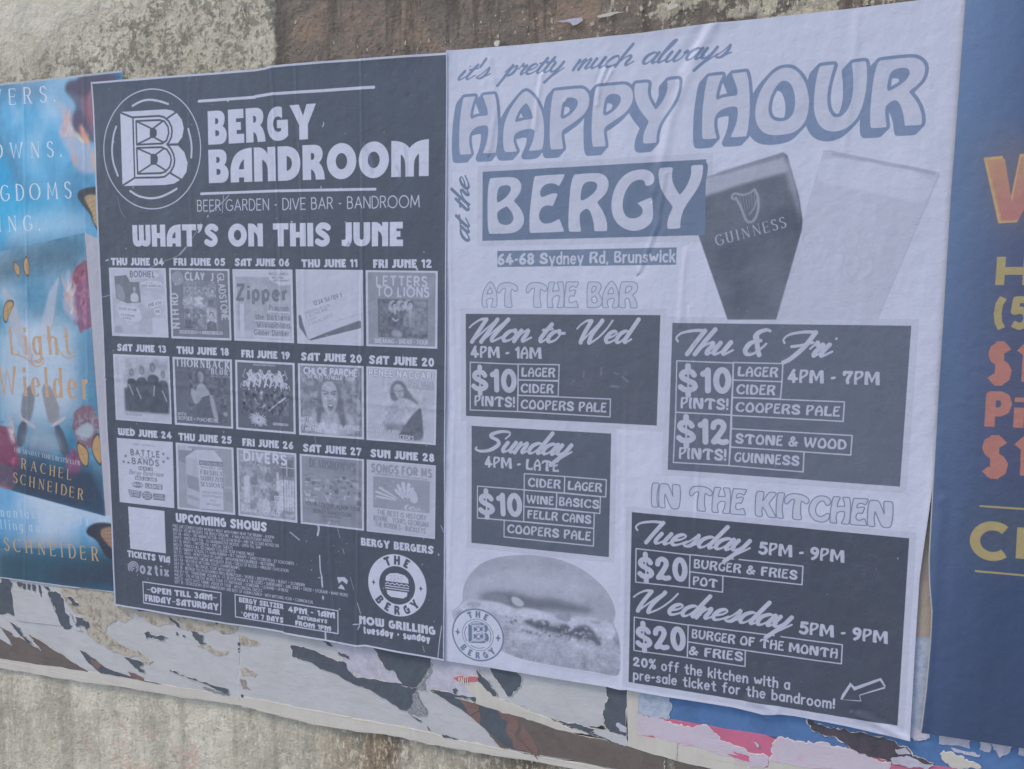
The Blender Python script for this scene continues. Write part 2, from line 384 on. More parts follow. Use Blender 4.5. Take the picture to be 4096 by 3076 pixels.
dg('W', "0,100 0,32 Q 2,0 30,0 Q 42,0 50,7 Q 58,0 70,0 Q 97,0 98,32 L 98,100 72,100 72,36 Q 72,27 67,27 Q 62,27 62,36 L 62,100 36,100 36,36 Q 36,27 31,27 Q 27,27 27,36 L 27,100")
dg('H', "0,0 0,100 28,100 28,62 46,62 46,100 74,100 74,0 46,0 46,38 28,38 28,0")
dg('T', "0,73 0,100 74,100 74,73 51,73 51,0 23,0 23,73"); dg('I', "0,0 0,100 28,100 28,0")
dg('U', "0,100 0,34 Q 2,0 37,0 Q 72,0 74,34 L 74,100 46,100 46,38 Q 46,27 37,27 Q 28,27 28,38 L 28,100")
dg('J', "18,100 46,100 46,30 Q 44,0 14,0 L 0,3 0,28 Q 18,24 18,36"); dg('F', "0,0 0,100 54,100 54,73 29,73 29,60 46,60 46,36 28,36 28,0")
dg('P', "0,0 0,100 34,100 Q 64,98 64,70 Q 64,42 34,38 L 28,38 28,0|27,58 27,78 31,78 Q 39,77 39,68 Q 39,59 31,58"); dg('V', "0,100 30,100 40,46 50,100 80,100 54,0 26,0")
dg('L', "0,0 0,100 28,100 28,27 54,27 54,0"); dg('K', "0,0 0,100 28,100 28,64 46,100 78,100 52,52 80,0 48,0 28,38 28,0")
dg('C', "66,95 Q 52,102 38,99 Q 0,94 0,50 Q 0,4 38,0 Q 54,-2 66,6 L 66,34 Q 50,24 38,30 Q 26,36 26,50 Q 26,66 38,71 Q 52,76 66,66")
dg('Z', "0,0 0,24 32,73 2,73 2,100 66,100 66,78 34,27 68,27 68,0"); dg('X', "0,0 24,50 0,100 32,100 40,76 50,100 80,100 56,50 80,0 48,0 40,26 30,0")
dg("'", "0,100 26,100 Q 28,74 4,60 L 0,64 Q 12,74 0,78"); dg('-', "0,36 0,58 34,58 34,36"); dg('~', "0,40 Q 10,64 28,52 Q 40,44 50,58 L 54,50 Q 46,32 26,44 Q 12,52 4,36")
def ds(ch, s_, *arcs, w=12.5):
    DECO[ch] = [('s', crom(p, 5) if len(p) > 2 else p, w) for p in (st(s_) if s_ else [])] + [('s', a, w) for a in arcs]
ds('S', "58,80 46,87 28,87 16,78 14,68 24,58 40,48 52,36 52,22 40,13 24,13 10,20", w=13.5)
ds('0', "", arc(32, 50, 21, 38)); ds('1', "4,80 20,87;22,87 22,13"); ds('2', "12,74 20,86 38,86 48,74 42,58 14,14;14,13 54,13"); ds('3', "12,86 34,88 46,74 30,54;30,54 48,42 46,20 28,12 10,16")
ds('4', "44,88 12,34;12,32 62,32;46,60 46,12"); ds('5', "50,87 18,87;18,87 16,58 36,60 50,42 44,18 26,12 10,18"); ds('6', "44,88 24,66 12,40", arc(32, 32, 19, 20)); ds('7', "10,87 52,87;52,85 26,12"); ds('8', "", arc(31, 71, 15, 17), arc(31, 30, 19, 18)); ds('9', "20,12 42,36 51,60", arc(32, 68, 19, 20))
for ch in "abcdefghijklmnopqrstuvwxyz&!.,+:":
    DECO[ch] = [('s', p, 11) for p in MONO[ch]]

BR_ = {'a': (46, "36,44 22,50 7,38 4,16 12,3 24,10 36,42;37,48 33,16 38,3 54,16"), 'c': (37, "33,38 27,50 11,42 3,18 12,3 26,6 42,22"),
 'd': (46, "36,44 22,50 7,38 4,16 12,3 24,10 37,44;45,98 36,34 34,12 40,3 54,16"), 'e': (37, "4,20 22,28 30,42 20,50 7,40 3,18 12,3 26,6 42,22"),
 'h': (45, "14,98 6,50 1,2;3,14 14,38 27,47 33,38 29,14 35,3 50,18"), 'i': (23, "8,46 3,14 10,3 26,20;14,68 15,70"), 'l': (25, "3,24 20,74 24,96 15,90 6,50 4,14 12,3 28,20"),
 'm': (54, "5,46 2,2;3,14 14,40 23,47 22,30 19,2;20,14 31,40 40,47 41,30 39,10 45,3 58,18"), 'n': (40, "5,46 2,2;3,14 14,40 24,47 26,30 24,10 30,3 45,18"),
 'o': (38, "26,47 10,42 3,20 11,3 27,9 33,30 25,47 30,38 44,38"), 'p': (42, "0,22 14,54 9,6 0,-44;8,14 22,46 33,44 31,16 18,3 5,8"),
 'r': (33, "1,30 8,54 12,44 25,46 19,18 23,3 38,20"), 's': (36, "0,8 14,30 23,53 27,28 20,5 6,3 3,12;20,5 40,20"), 't': (24, "15,74 6,30 5,12 13,3 28,20;-2,50 24,56"),
 'u': (43, "5,46 2,16 9,3 22,14 30,46;31,48 27,14 34,3 49,18"), 'w': (58, "5,46 2,16 9,3 20,12 27,46;28,48 25,14 33,3 46,16 52,46;52,44 48,36 62,38"), 'y': (44, "5,46 2,18 10,4 22,14 31,46;33,48 26,6 8,-44 10,-44;14,-30 46,18"),
 'M': (92, "-24,58 -18,74 -4,92 14,94;13,92 8,4 10,2;10,4 36,72 46,94;46,92 36,4 38,2;38,4 68,74 78,94;78,92 66,40 62,14 70,2 90,20"), 'W': (92, "-26,60 -20,76 -6,92 12,94;12,92 8,40 10,4 14,2;12,4 34,60 48,92 50,92;50,90 38,40 40,4 48,2 66,24 80,60 86,94"),
 'T': (46, "-20,52 -30,66 -24,84 4,94 36,94;35,93 30,50 26,2"), 'F': (50, "-22,52 -30,66 -24,84 4,94 38,94;37,93 34,40 20,-8 8,-24;2,38 20,42 48,54"),
 'S': (62, "52,64 58,80 52,94 24,96 0,82 4,68 30,54 40,34 24,8 -4,0 -26,8 -26,18"), '&': (72, "58,94 44,98 22,90 14,72 26,58 40,56;26,56 6,44 0,20 12,3 34,4 56,26 66,44;20,70 40,30 58,2 62,0"), ' ': (30, None), "'": (12, "6,100 3,62")}
BRUSH = {}
for ch, (ad, s_) in BR_.items():
    L = []
    if s_:
        for p in st(s_):
            p = crom(p, 5) if len(p) > 2 else p
            d = np.gradient(p, axis=0) if len(p) > 1 else np.array([[0, -1.]])
            d = d / (np.linalg.norm(d, axis=1)[:, None] + 1e-6)
            w = 5.6 + 2.4 * np.clip(-d[:, 1], -.9, 1)
            sh = p.copy(); sh[:, 0] += .42 * p[:, 1]
            L.append(('s', sh, w))
    BRUSH[ch] = (ad, L)

def mono(wt, serif=False, italic=0.0):
    F = {}
    for ch, L in MONO.items():
        out = []
        for p in L:
            p = p.copy()
            if serif:
                d = np.gradient(p, axis=0); d = d / (np.linalg.norm(d, axis=1)[:, None] + 1e-6)
                if len(p) > 4: w = wt * (.32 + .8 * np.abs(d[:, 1]) ** 1.5)
                else: w = None
                if w is None:
                    for i in range(len(p) - 1):
                        e = p[i + 1] - p[i]; e = e / (np.linalg.norm(e) + 1e-6)
                        thin = abs(e[1]) < .3 or (ch in 'AVWMNUXY' and e[0] * e[1] > .02) or (ch in 'NM' and abs(e[0]) < .08)
                        out.append(('s', p[i:i + 2], wt * (.38 if thin else 1.0)))
                else: out.append(('s', p, w))
                if ch.isalpha() and len(p) < 9 or ch in 'DUJ':
                    for e, o_ in ((p[0], p[1]), (p[-1], p[-2])):
                        if abs((e - o_)[1]) > 12 and (abs(e[1]) < 6 or abs(e[1] - 100) < 6 or abs(e[1] - 64) < 4 or e[1] < -20):
                            out.append(('s', np.array([[e[0] - 11, e[1]], [e[0] + 11, e[1]]]), wt * .34))
                        elif abs((e - o_)[0]) > 12 and ch in 'EFLTZ':
                            dy = -14 if e[1] > 60 else 14
                            out.append(('s', np.array([[e[0], e[1]], [e[0] + 2, e[1] + dy]]), wt * .4))
            else: out.append(('s', p, wt))
        if italic:
            out = [(a, b + np.stack([italic * b[:, 1], 0 * b[:, 1]], 1), c) for a, b, c in out]
        F[ch] = out
    return F
FONTS = {'thin': (mono(3.2), 22), 'reg': (mono(5.5), 24), 'bold': (mono(9), 30), 'black': (mono(12), 36), 'serif': (mono(6.2, True), 34), 'serifb': (mono(8.5, True), 36), 'ital': (mono(6, False, .25), 22),
         'nouv': (NOUV, 8), 'deco': (DECO, 7), 'brush': (BRUSH, 0)}
def layout(font, text, track=0):
    F, gap = FONTS[font]
    x = 0.0; out = []
    for ch in text:
        if font == 'brush':
            ad, L = F[ch]
            out += [(k, p + (x, 0), w) for k, p, w in L]
            x += ad; continue
        if ch == ' ' or ch not in F:
            x += 42 + track; continue
        g = F[ch]
        lo, hi = 1e9, -1e9
        for e in g:
            if isinstance(e, tuple):
                rr = float(np.max(e[2])) if font in ('nouv', 'deco') else 0
                lo = min(lo, e[1][:, 0].min() - rr); hi = max(hi, e[1][:, 0].max() + rr)
            else: lo = min(lo, e[:, 0].min()); hi = max(hi, e[:, 0].max())
        for e in g:
            if isinstance(e, tuple): out.append((e[0], e[1] + (x - lo, 0), e[2]))
            else: out.append(('c', e + (x - lo, 0), len(out)))
        # contours of one glyph must stay together for hole detection
        x += hi - lo + gap + track
    return out
def T(c, font, text, p0, p1, cap, col, alpha=1.0, track=0, outline=None, capm=None, blur=0, wmul=1.0, bend=None):
    """lettering from photo point p0 to p1 on its baseline; cap = capital height in photo px at p0 (or capm metres)"""
    a, b = wall_pt([p0, p1])
    if capm is None:
        t = wall_pt([(p0[0], p0[1] - cap)])[0]
        capm = abs(t[1] - a[1])
    L = layout(font, text, track)
    xs = np.concatenate([e[1][:, 0] for e in L]); lo, hi = xs.min(), xs.max()
    u = b - a; W = np.linalg.norm(u); u = u / W; n = np.array([-u[1], u[0]])
    kx = W / (hi - lo); ky = capm / 100
    def M(p):
        X = (p[:, 0] - lo) * kx; Y = p[:, 1] * ky
        return c.wc(a + X[:, None] * u + Y[:, None] * n)
    kr = (kx + 2 * ky) / 3 if kx < ky else ky
    S_ = [(M(e[1]), np.asarray(e[2], float) * kr * c.S * wmul) for e in L if e[0] == 's']
    C_ = [M(e[1]) for e in L if e[0] == 'c']
    if outline:
        for dx, dy in outline.get('shadow', [(0, 0)]):
            if C_ and 'shadow' in outline:
                c.fillc([p + (dx, dy) for p in C_], outline['col'])
                c.strokes([(np.vstack([p, p[:1]]) + (dx, dy), outline['w']) for p in C_], outline['col'])
        c.strokes([(np.vstack([p, p[:1]]), outline['w']) for p in C_], outline['col'])
    if C_: c.fillc(C_, col, alpha, blur)
    if S_: c.strokes(S_, col, alpha, blur, flat=font not in ('nouv', 'deco', 'brush'))
# ------------------------------------------------------------------ colours of paper and ink (albedo), given as they look beside white paper
def lin(v):
    v = np.asarray(v, float) / 255
    return np.where(v <= .04045, v / 12.92, ((v + .055) / 1.055) ** 2.4)
PAPER_SEEN = lin((176, 189, 207)); PAPER = 0.60
def A(r, g, b):
    return lin((r, g, b)) / PAPER_SEEN * PAPER
INK = A(73, 81, 98); WHITE = A(178, 185, 211)
def g(t):
    return INK * (1 - t) + WHITE * t

def curve_c(c, L, R_, Tp, Bt):
    a = wall_pt([L, R_, Tp, Bt])
    cx = (a[0, 0] + a[1, 0]) / 2; cz = (a[2, 1] + a[3, 1]) / 2
    return cx, cz, (a[1, 0] - a[0, 0]) / 2, (a[2, 1] - a[3, 1]) / 2
_wp = wall_pt
def ring_text(c, font, s_, cx, cz, rx, rz, a0, a1, capm, col, up=True):
    n = len(s_)
    for i, ch in enumerate(s_):
        a = math.radians(a0 + (a1 - a0) * i / max(1, n - 1))
        L = layout(font, ch)
        xs = np.concatenate([e[1][:, 0] for e in L]); w = (xs.max() - xs.min()) * capm / 100 * .95
        m = np.array([cx + rx * math.cos(a), cz + rz * math.sin(a)])
        u = np.array([math.sin(a) * rx / rz, -math.cos(a)]) if up else np.array([-math.sin(a) * rx / rz, math.cos(a)])
        u = u / np.linalg.norm(u)
        nn = np.array([-u[1], u[0]])
        lo = xs.min(); kx = capm / 100 * .95; ky = capm / 100
        o = m - u * w / 2 - nn * capm / 2
        f = lambda p: c.wc(o + (p[:, 0] - lo)[:, None] * kx * u + p[:, 1][:, None] * ky * nn)
        S_ = [(f(e[1]), np.asarray(e[2], float) * ky * c.S) for e in L if e[0] == 's']
        C_ = [f(e[1]) for e in L if e[0] == 'c']
        if C_: c.fillc(C_, col)
        if S_: c.strokes(S_, col)
def logo_b(c, f, col, dark, w):
    """the faceted letter B of the round badge; f maps sketch units to photo px"""
    F = lambda pts: f(np.array(pts, float))
    c.fill(F([(330,478),(345,470),(720,448),(900,438),(980,450),(1050,490),(1110,570),(1133,680),(1112,790),(1060,860),(1035,880),(1060,895),(1140,980),(1180,1110),(1167,1230),(1110,1315),(1010,1375),(900,1392),(370,1405),(358,1395)]), col)
    def ln(pts, k=1, sm=0):
        c.line(F(pts), w * k, dark, smooth=sm)
    ln([(330,478),(485,540)]); ln([(490,538),(513,1302)]); ln([(358,1400),(513,1302)])
    ln([(485,538),(820,521),(885,536),(945,590),(978,660),(985,720),(975,790),(945,850),(920,878)]); ln([(920,878),(970,935),(1005,1010),(1018,1080),(1008,1150),(965,1230),(890,1288),(820,1297),(513,1302)])
    ln([(1035,475),(925,550)]); ln([(930,884),(1060,880)], 1.2); ln([(965,1243),(1110,1328)])
    ln([(530,585),(830,573),(890,590),(935,660),(942,740),(915,830),(860,868),(540,885),(530,585)]); ln([(540,925),(850,915),(920,945),(965,1020),(975,1080),(955,1165),(900,1225),(840,1243),(552,1252),(540,925)])
    c.fill(F([(705,670),(760,668),(790,700),(792,760),(770,800),(705,800)]), dark); c.fill(F([(712,1000),(780,998),(806,1040),(803,1100),(780,1138),(716,1138)]), dark)
    for a_, b_ in (((535,590),(708,670)),((870,585),(760,668)),((545,878),(708,800)),((868,850),(770,798)),((545,930),(715,1003)),((885,928),(790,1000)),((555,1245),(718,1136)),((910,1212),(785,1132))):
        ln([a_, b_], .9)
def specks(c, n, col, smin, smax, seed, region=None, alpha=.8):
    rg = random.Random(seed)
    L = []
    for _ in range(n):
        x = rg.uniform(0, c.w); y = rg.uniform(0, c.h) if region is None else rg.uniform(*region)
        r = smin + (smax - smin) * rg.random() ** 4
        a = rg.uniform(0, 6.28); l = r * rg.uniform(.2, 1.6)
        L.append((np.array([[x, y], [x + l * math.cos(a), y + l * math.sin(a)]]), r))
    for l in L: c.strokes([l], col, alpha * rg.uniform(.5, 1))
def weather(c, amt=.08, ink_lift=.03, streak=.03):
    lum = c.im.mean(2, keepdims=True)
    n1 = fbm(c.h, c.w, 120, 6)[..., None] - .5; n2 = fbm(c.h, c.w, 12, 3)[..., None] - .5
    s1 = fbm(c.h, c.w, 10, 3, asp=22)[..., None] - .5
    c.im *= 1 + amt * 1.6 * n1 + amt * .9 * n2 + streak * 2 * s1
    pw = np.clip(1 - lum / .5, 0, 1)
    blot = np.clip(fbm(c.h, c.w, 60, 5)[..., None] - .5, 0, 1) * 2.2
    fine = np.clip(fbm(c.h, c.w, 4, 2)[..., None] - .35, 0, 1)
    c.im += pw * ink_lift * (blot * fine * 2.2) * np.array([1, 1, 1.05], np.float32)
    np.clip(c.im, .01, .85, out=c.im)

# ------------------------------------------------------------------ artwork 1: black gig poster
C_TL, C_TR, C_BL, C_BR = (369, 330), (1793, 213), (464, 2418), (1780, 2640)
GIG_TOP = [(300,336),(369,330),(640,308),(1024,279),(1062,273),(1090,265),(1186,256),(1300,247),(1445,237),(1630,223),(1792,213),(1850,208)]
GIG_BOT = [(400,2407),(464,2418),(640,2449),(900,2494),(1024,2510),(1132,2528),(1145,2534),(1300,2560),(1420,2583),(1435,2584),(1465,2582),(1600,2608),(1780,2640),(1850,2652)]
def draw_gig():
    X0, X1, Z0, Z1 = GIG
    c = Canvas(X0, X1, Z0, Z1, 1900, INK)
    W_ = WHITE
    # unprinted margin
    c.line(np.array([C_TL, C_BL], float) + (1, 0), 6, g(.9)); c.line(np.array([C_TR, C_BR], float) + (-1, 0), 4, g(.9))
    c.line(np.array(GIG_TOP, float) + (0, 2), 6, g(.9)); c.line(np.array(GIG_BOT, float) - (0, 2), 4.5, g(.9))
    z = view(380, 300, .31646)
    cx, cz, rx, rz = curve_c(c, z(122, 900), z(1348, 900), z(700, 182), q(0, 1, 1330, 145))
    c.strokes([(c.wc(arc(cx, cz, rx, rz, n=90)), 2.3)], g(.85))
    for pts in ([(485,393),(560,350),(640,322),(720,318),(830,336),(935,370)], [(280,655),(245,770),(228,950),(245,1110),(300,1275)], [(1190,685),(1222,810),(1234,930),(1230,1045)], [(455,1468),(560,1530),(700,1560),(830,1545),(950,1495),(1045,1440)]):
        c.line(z(np.array(pts)), 4.4, g(.9), smooth=6)
    logo_b(c, z, W_, INK, 4.2)
    c.line([q(0,0,1725,877), q(0,0,2212,843), q(1,0,0,838), q(1,0,145,814), q(1,0,350,800), q(1,0,560,788), q(1,0,930,762), q(1,0,1024,757)], 5.6, g(.93))
    c.line([z(1355,1504), q(1,0,165,1652), q(1,0,440,1646), q(1,0,1035,1636)], 5.2, g(.95))
    T(c, 'deco', 'BERGY', z(1445,885), (1268.4,556), 134, W_); T(c, 'deco', 'BANDROOM', z(1455,1370), (1717,704.6), 133, W_)
    T(c, 'thin', 'BEER GARDEN - DIVE BAR - BANDROOM', q(0,1,1715,165), q(1,1,1415,131), 43, g(.85), wmul=1.45, track=-2)
    T(c, 'deco', "WHAT'S ON THIS JUNE", q(0,1,1157,470), q(1,1,1275,467), 86, W_)
    D = [("THU JUNE 04",(0,1,968,632),(0,1,1420,635),65),("FRI JUNE 05",(0,1,1510,634),(0,1,1948,637),65),("SAT JUNE 06",(0,1,2045,638),(1,1,288,642),66),("THU JUNE 11",(1,1,400,650),(1,1,876,650),70),("FRI JUNE 12",(1,1,1018,655),(1,1,1515,655),74),
         ("SAT JUNE 13",(0,1,1028,1370),(0,1,1438,1388),62),("THU JUNE 18",(0,1,1535,1395),(0,1,1978,1412),65),("FRI JUNE 19",(0,1,2093,1425),(1,1,290,1445),66),("SAT JUNE 20",(1,1,403,1452),(1,1,912,1475),70),("SAT JUNE 20",(1,1,990,1482),(1,1,1535,1508),74),
         ("WED JUNE 24",(0,2,1032,435),(0,2,1488,470),62),("THU JUNE 25",(0,2,1552,480),(0,2,2002,512),65),("FRI JUNE 26",(0,2,2103,528),(1,2,320,560),66),("SAT JUNE 27",(1,2,420,578),(1,2,908,615),68),("SUN JUNE 28",(1,2,1003,625),(1,2,1537,668),70)]
    for s_, a, b, h in D:
        T(c, 'deco', s_, q(*a), q(*b), h * K, g(.95))
    for i in range(15): thumb(c, i)
    T(c, 'deco', 'UPCOMING SHOWS', q(0,2,1530,1185), q(1,2,92,1270), 36, W_)
    LST = ["FREE LIVE COMEDY EVERY MONDAY NIGHT WITH FUNNY NEAR THE BRUNNY - 8:30PM","WED 03 - RSOM PRESENTS THE BERGY OPEN MIC - 4 WALK IN SPOTS EVERY MONTH","SAT 06 - ARVO - THE HUMAN FACTOR + EYES GLOW DEAD + AND THE CLOUDS MOVED ON","SUN 07 - KINGS BDAY EVE - DJ GRANDMASTER VICIOUS - OPEN TILL 3AM","SAT 13- ARVO - TWISTED FIX + SPECIAL GUESTS","WED 17 - PRINCES HILL SECONDARY COLLEGE YEAR 9 MUSIC NIGHT","SUN 21 - SUNDAY SCHOOL FT: HARD RUBBISH + PET THERAPY + DARCY FOREVER - $7 SCHOONERS","SAT 27 - ARVO - MONTY GRAY EP LAUNCH - WITH HONEYMOON BRIDGE + RICOVERING","JULY 03 - MAMMON'S THRONE WITH BLACK JESUS + CIRCLE OF BLOOD + VIRULENT OVACATION","JULY 04 - BEATBOX VICTORIA STATE CHAMPIONSHIPS","JULY 09 - SALTY 'BIG MAGIC TOUR' WITH GUESTS","JULY 18 - BROKEN TOOTH BOOKINGS PRES: NEMBUTOLIK + SKURGE + INSCRYPTIONS + BLIGHT + SLOWBURN","AUG 01 + 02 - TRANSGENRE VOLUME IV - FT: BETH SEYMOUR & THE LIZZIES + SUNDREAMER + JUNE JONES + DREDD + STOKAHR + MANY MORE!","AUG 07 - THE AFTERLOVE WORLD TOUR- FT: RUDYWADE + GONEDARK + LEGRAND + JAYBENZ","AUG 21 - DIZZY DAYS TUNNEL VISION' EP TOUR - WITH SPECIAL GUESTS","SEPT 18 - SEGRESSION'S 30TH ANNIVERSARY AND BEST OF ALBUM LAUNCH - WITH WITCHING HOUR + COMMON EVIL"]
    for i, s_ in enumerate(LST):
        y = 1228 + i * 32.2; x = 1503 + i * 1.1
        w = sum(.35 if ch in ' I' else 1 for ch in s_) * 14.2
        sl_ = .118 + i * .0022
        T(c, 'thin', s_, q(0, 2, x, y), q(0, 2, x + w, y + w * sl_), 11, g(.88), wmul=1.9)
    Q = np.array([q(0,2,1115,1052), q(0,2,1430,1090), q(0,2,1443,1455), q(0,2,1135,1415)])
    c.fill(Q, g(.92))
    T(c, 'deco', 'TICKETS VIA', q(0,2,1110,1485), q(0,2,1480,1540), 26, g(.95)); T(c, 'black', 'oztix', q(0,2,1225,1622), q(0,2,1465,1655), 40, g(.6))
    for k in range(3):
        c.line(q(0,2,arc(1160, 1575, 12 + 15 * k, 13 + 17 * k, 60 + 40 * k, 330 + 40 * k)), 3, g(.6))
    T(c, 'deco', 'BERGY BERGERS', q(1,2,912,1387), q(1,2,1530,1462), 31, g(.95))
    cx, cz, rx, rz = curve_c(c, (1475.4,2335), (1707.8,2350), (1588,2216), (1594,2463))
    c.fillc([c.wc(arc(cx, cz, rx, rz, n=80))], W_); c.fillc([c.wc(arc(cx, cz, rx * .62, rz * .62, n=60))], INK)
    ring_text(c, 'deco', 'THE', cx, cz, rx * .81, rz * .81, 114, 66, .019, INK); ring_text(c, 'deco', 'BERGY', cx, cz, rx * .81, rz * .81, 222, 318, .019, INK, up=False)
    for s_ in (-1, 1):
        P = np.array([(0,1),(.25,.25),(.7,0),(.25,-.25),(0,-1),(-.25,-.25),(-.7,0),(-.25,.25)]) * .0065 + (cx + s_ * rx * .81, cz)
        c.fillc([c.wc(P)], INK)
    bz = lambda pts: c.wc(np.array(pts, float) * (rx * .0042, rz * .0042) + (cx, cz))
    c.fillc([bz([(-95,25),(-90,60),(-60,85),(0,95),(60,85),(90,60),(95,25)])], W_); c.fillc([bz([(-85,-45),(-80,-75),(-50,-95),(50,-95),(80,-75),(85,-45)])], W_)
    c.strokes([(bz([(-95 + i * 19, 8 + (6 if i % 2 else -6)) for i in range(11)]), 1.7), (bz([(-95,-12),(95,-12)]), 1.8), (bz([(-95,-30),(95,-30)]), 1.8)], W_)
    for i in range(12): c.strokes([(bz([(-55 + 28 * (i % 4) + 8 * (i // 4 % 2), 40 + 16 * (i // 4)), (-48 + 28 * (i % 4) + 8 * (i // 4 % 2), 40 + 16 * (i // 4))]), .8)], INK)
    T(c, 'deco', 'NOW GRILLING', q(1,3,897,402), q(1,3,1555,500), 33, g(.96)); T(c, 'black', 'tuesday - sunday', q(1,3,935,478), q(1,3,1503,558), 26, g(.96), wmul=1.25)
    def box(a, b, cc, d): c.frame([a, b, cc, d], 2.4, g(.92))
    box(q(0,3,1243,40), q(0,3,1915,135), q(0,3,1913,325), q(0,3,1250,222)); box(q(0,3,2037,150), q(1,3,712,290), q(1,3,714,487), q(0,3,2042,342))
    for s_, a, b, h in (("~OPEN TILL 3AM~",(0,3,1278,130),(0,3,1880,206),52),("FRIDAY~SATURDAY",(0,3,1262,205),(0,3,1898,290),57),("BERGY SELTZER",(0,3,2072,215),(1,3,243,277),44),("FRONT BAR",(0,3,2130,280),(1,3,212,328),46),("OPEN 7 DAYS",(0,3,2110,345),(1,3,238,395),46),("4PM - 1AM",(1,3,290,302),(1,3,690,357),52),("SATURDAYS",(1,3,365,362),(1,3,618,400),33),("FROM 1PM",(1,3,345,415),(1,3,652,468),42)):
        T(c, 'deco', s_, q(*a), q(*b), h * K, g(.93))
    # scuffs where the ink has come off
    def scr(c_, r_, pts, w, a=.8): c.line(q(c_, r_, np.array(pts, float)), w, g(.85), a, smooth=3)
    scr(0,1,[(1745,265),(1670,400),(1560,540),(1420,600),(1300,655)],1.2,.6); scr(0,1,[(1560,540),(1610,480)],3.5,.5); scr(0,1,[(1940,30),(1930,180)],1.6,.7); scr(0,1,[(1985,30),(1920,100),(1820,178)],1.8,.7); scr(0,1,[(1022,38),(1050,160),(1095,228)],1,.4)
    scr(0,1,[(880,910),(958,890)],1.4,.6); scr(0,1,[(925,592),(945,584)],3,.8); scr(0,1,[(1800,0),(1785,20)],2,.0); scr(1,2,[(540,1210),(548,1240),(538,1298)],4.5,.9); scr(1,2,[(555,1475),(562,1600),(575,1661)],3,.9); scr(1,3,[(572,0),(580,82)],4,.9)
    scr(1,3,[(585,168),(586,186)],4,.9); scr(1,2,[(510,440),(525,520),(550,610)],.8,.6); scr(1,2,[(700,1200),(730,1320)],.9,.7); scr(1,2,[(755,1415),(768,1460)],.9,.8); scr(1,3,[(820,0),(850,110)],.9,.7); scr(1,3,[(882,220),(908,315)],1.6,.8)
    scr(1,3,[(1610,420),(1590,560),(1577,705)],1.8,.85); scr(1,2,[(1600,1215),(1632,1280)],1.2,.8); scr(1,3,[(843,410),(900,408),(885,450)],2.4,.8); scr(1,3,[(605,478),(610,540)],4,.9); scr(1,3,[(1445,592),(1460,645)],1,.8); scr(1,2,[(300,1275),(345,1310),(380,1340)],3,.6)
    c.fill([q(1,3,np.array([(705,0),(720,55),(750,30),(790,62),(800,30),(770,0)],float)), q(1,3,np.array([(712,95),(740,62),(760,80),(775,110)],float))], g(.85))
    scr(1,0,[(588,1060),(590,1080),(578,1098)],2,.8); scr(1,1,[(1390,655),(1398,668)],4,.8)
    c.fill(q(1,1,np.array([(785,462),(805,420),(822,440),(820,465),(800,475)],float)), g(.6), ch=1)
    specks(c, 330, g(.9), .5, 3.4, 5); specks(c, 120, g(.9), .6, 3.0, 6, (c.h * .82, c.h))
    # paste stains on the two Os and the M
    for cc, r_, pts in ((1,0,[(935,1240),(960,1300),(1000,1400),(1010,1500)]),(1,0,[(1220,1440),(1250,1500),(1240,1530)]),(1,0,[(1290,1260),(1310,1420),(1305,1520)])):
        c.line(q(cc, r_, np.array(pts, float)), 6, A(120, 130, 160), .35, blur=4, smooth=3)
    weather(c, .07, .035, .02)
    return c

# fifteen small event pictures ------------------------------------------------------
TQ = [((0,1,952,655),(0,1,1438,660),(0,1,1462,1253),(0,1,980,1237)),((0,1,1472,658),(0,1,1988,668),(0,1,2005,1277),(0,1,1492,1258)),((0,1,2020,668),(1,1,318,672),(1,1,332,1300),(0,1,2035,1277)),((1,1,352,670),(1,1,928,676),(1,1,932,1323),(1,1,366,1303)),((1,1,957,677),(1,1,1572,684),(1,1,1568,1348),(1,1,962,1325)),
      ((0,1,987,1400),(0,1,1468,1420),(0,2,1490,338),(0,2,1014,300)),((0,1,1500,1424),(0,1,2007,1448),(0,2,2020,378),(0,2,1522,342)),((0,1,2040,1450),(1,1,335,1478),(1,2,345,425),(0,2,2052,382)),((1,1,370,1480),(1,1,932,1505),(1,2,935,470),(1,2,380,430)),((1,1,962,1507),(1,1,1565,1535),(1,2,1555,518),(1,2,962,474)),
      ((0,2,1022,462),(0,2,1497,498),(0,2,1513,1062),(0,2,1045,1010)),((0,2,1528,503),(0,2,2022,547),(0,2,2037,1122),(0,2,1545,1070)),((0,2,2055,548),(1,2,350,597),(1,2,360,1190),(0,2,2070,1127)),((1,2,385,600),(1,2,935,647),(1,2,935,1257),(1,2,395,1195)),((1,2,965,650),(1,2,1555,700),(1,2,1547,1328),(1,2,965,1262))]
TQ = [np.array([q(*p) for p in t]) for t in TQ]
QRQ = np.array([q(0,2,1115,1052), q(0,2,1430,1090), q(0,2,1443,1455), q(0,2,1135,1415)])
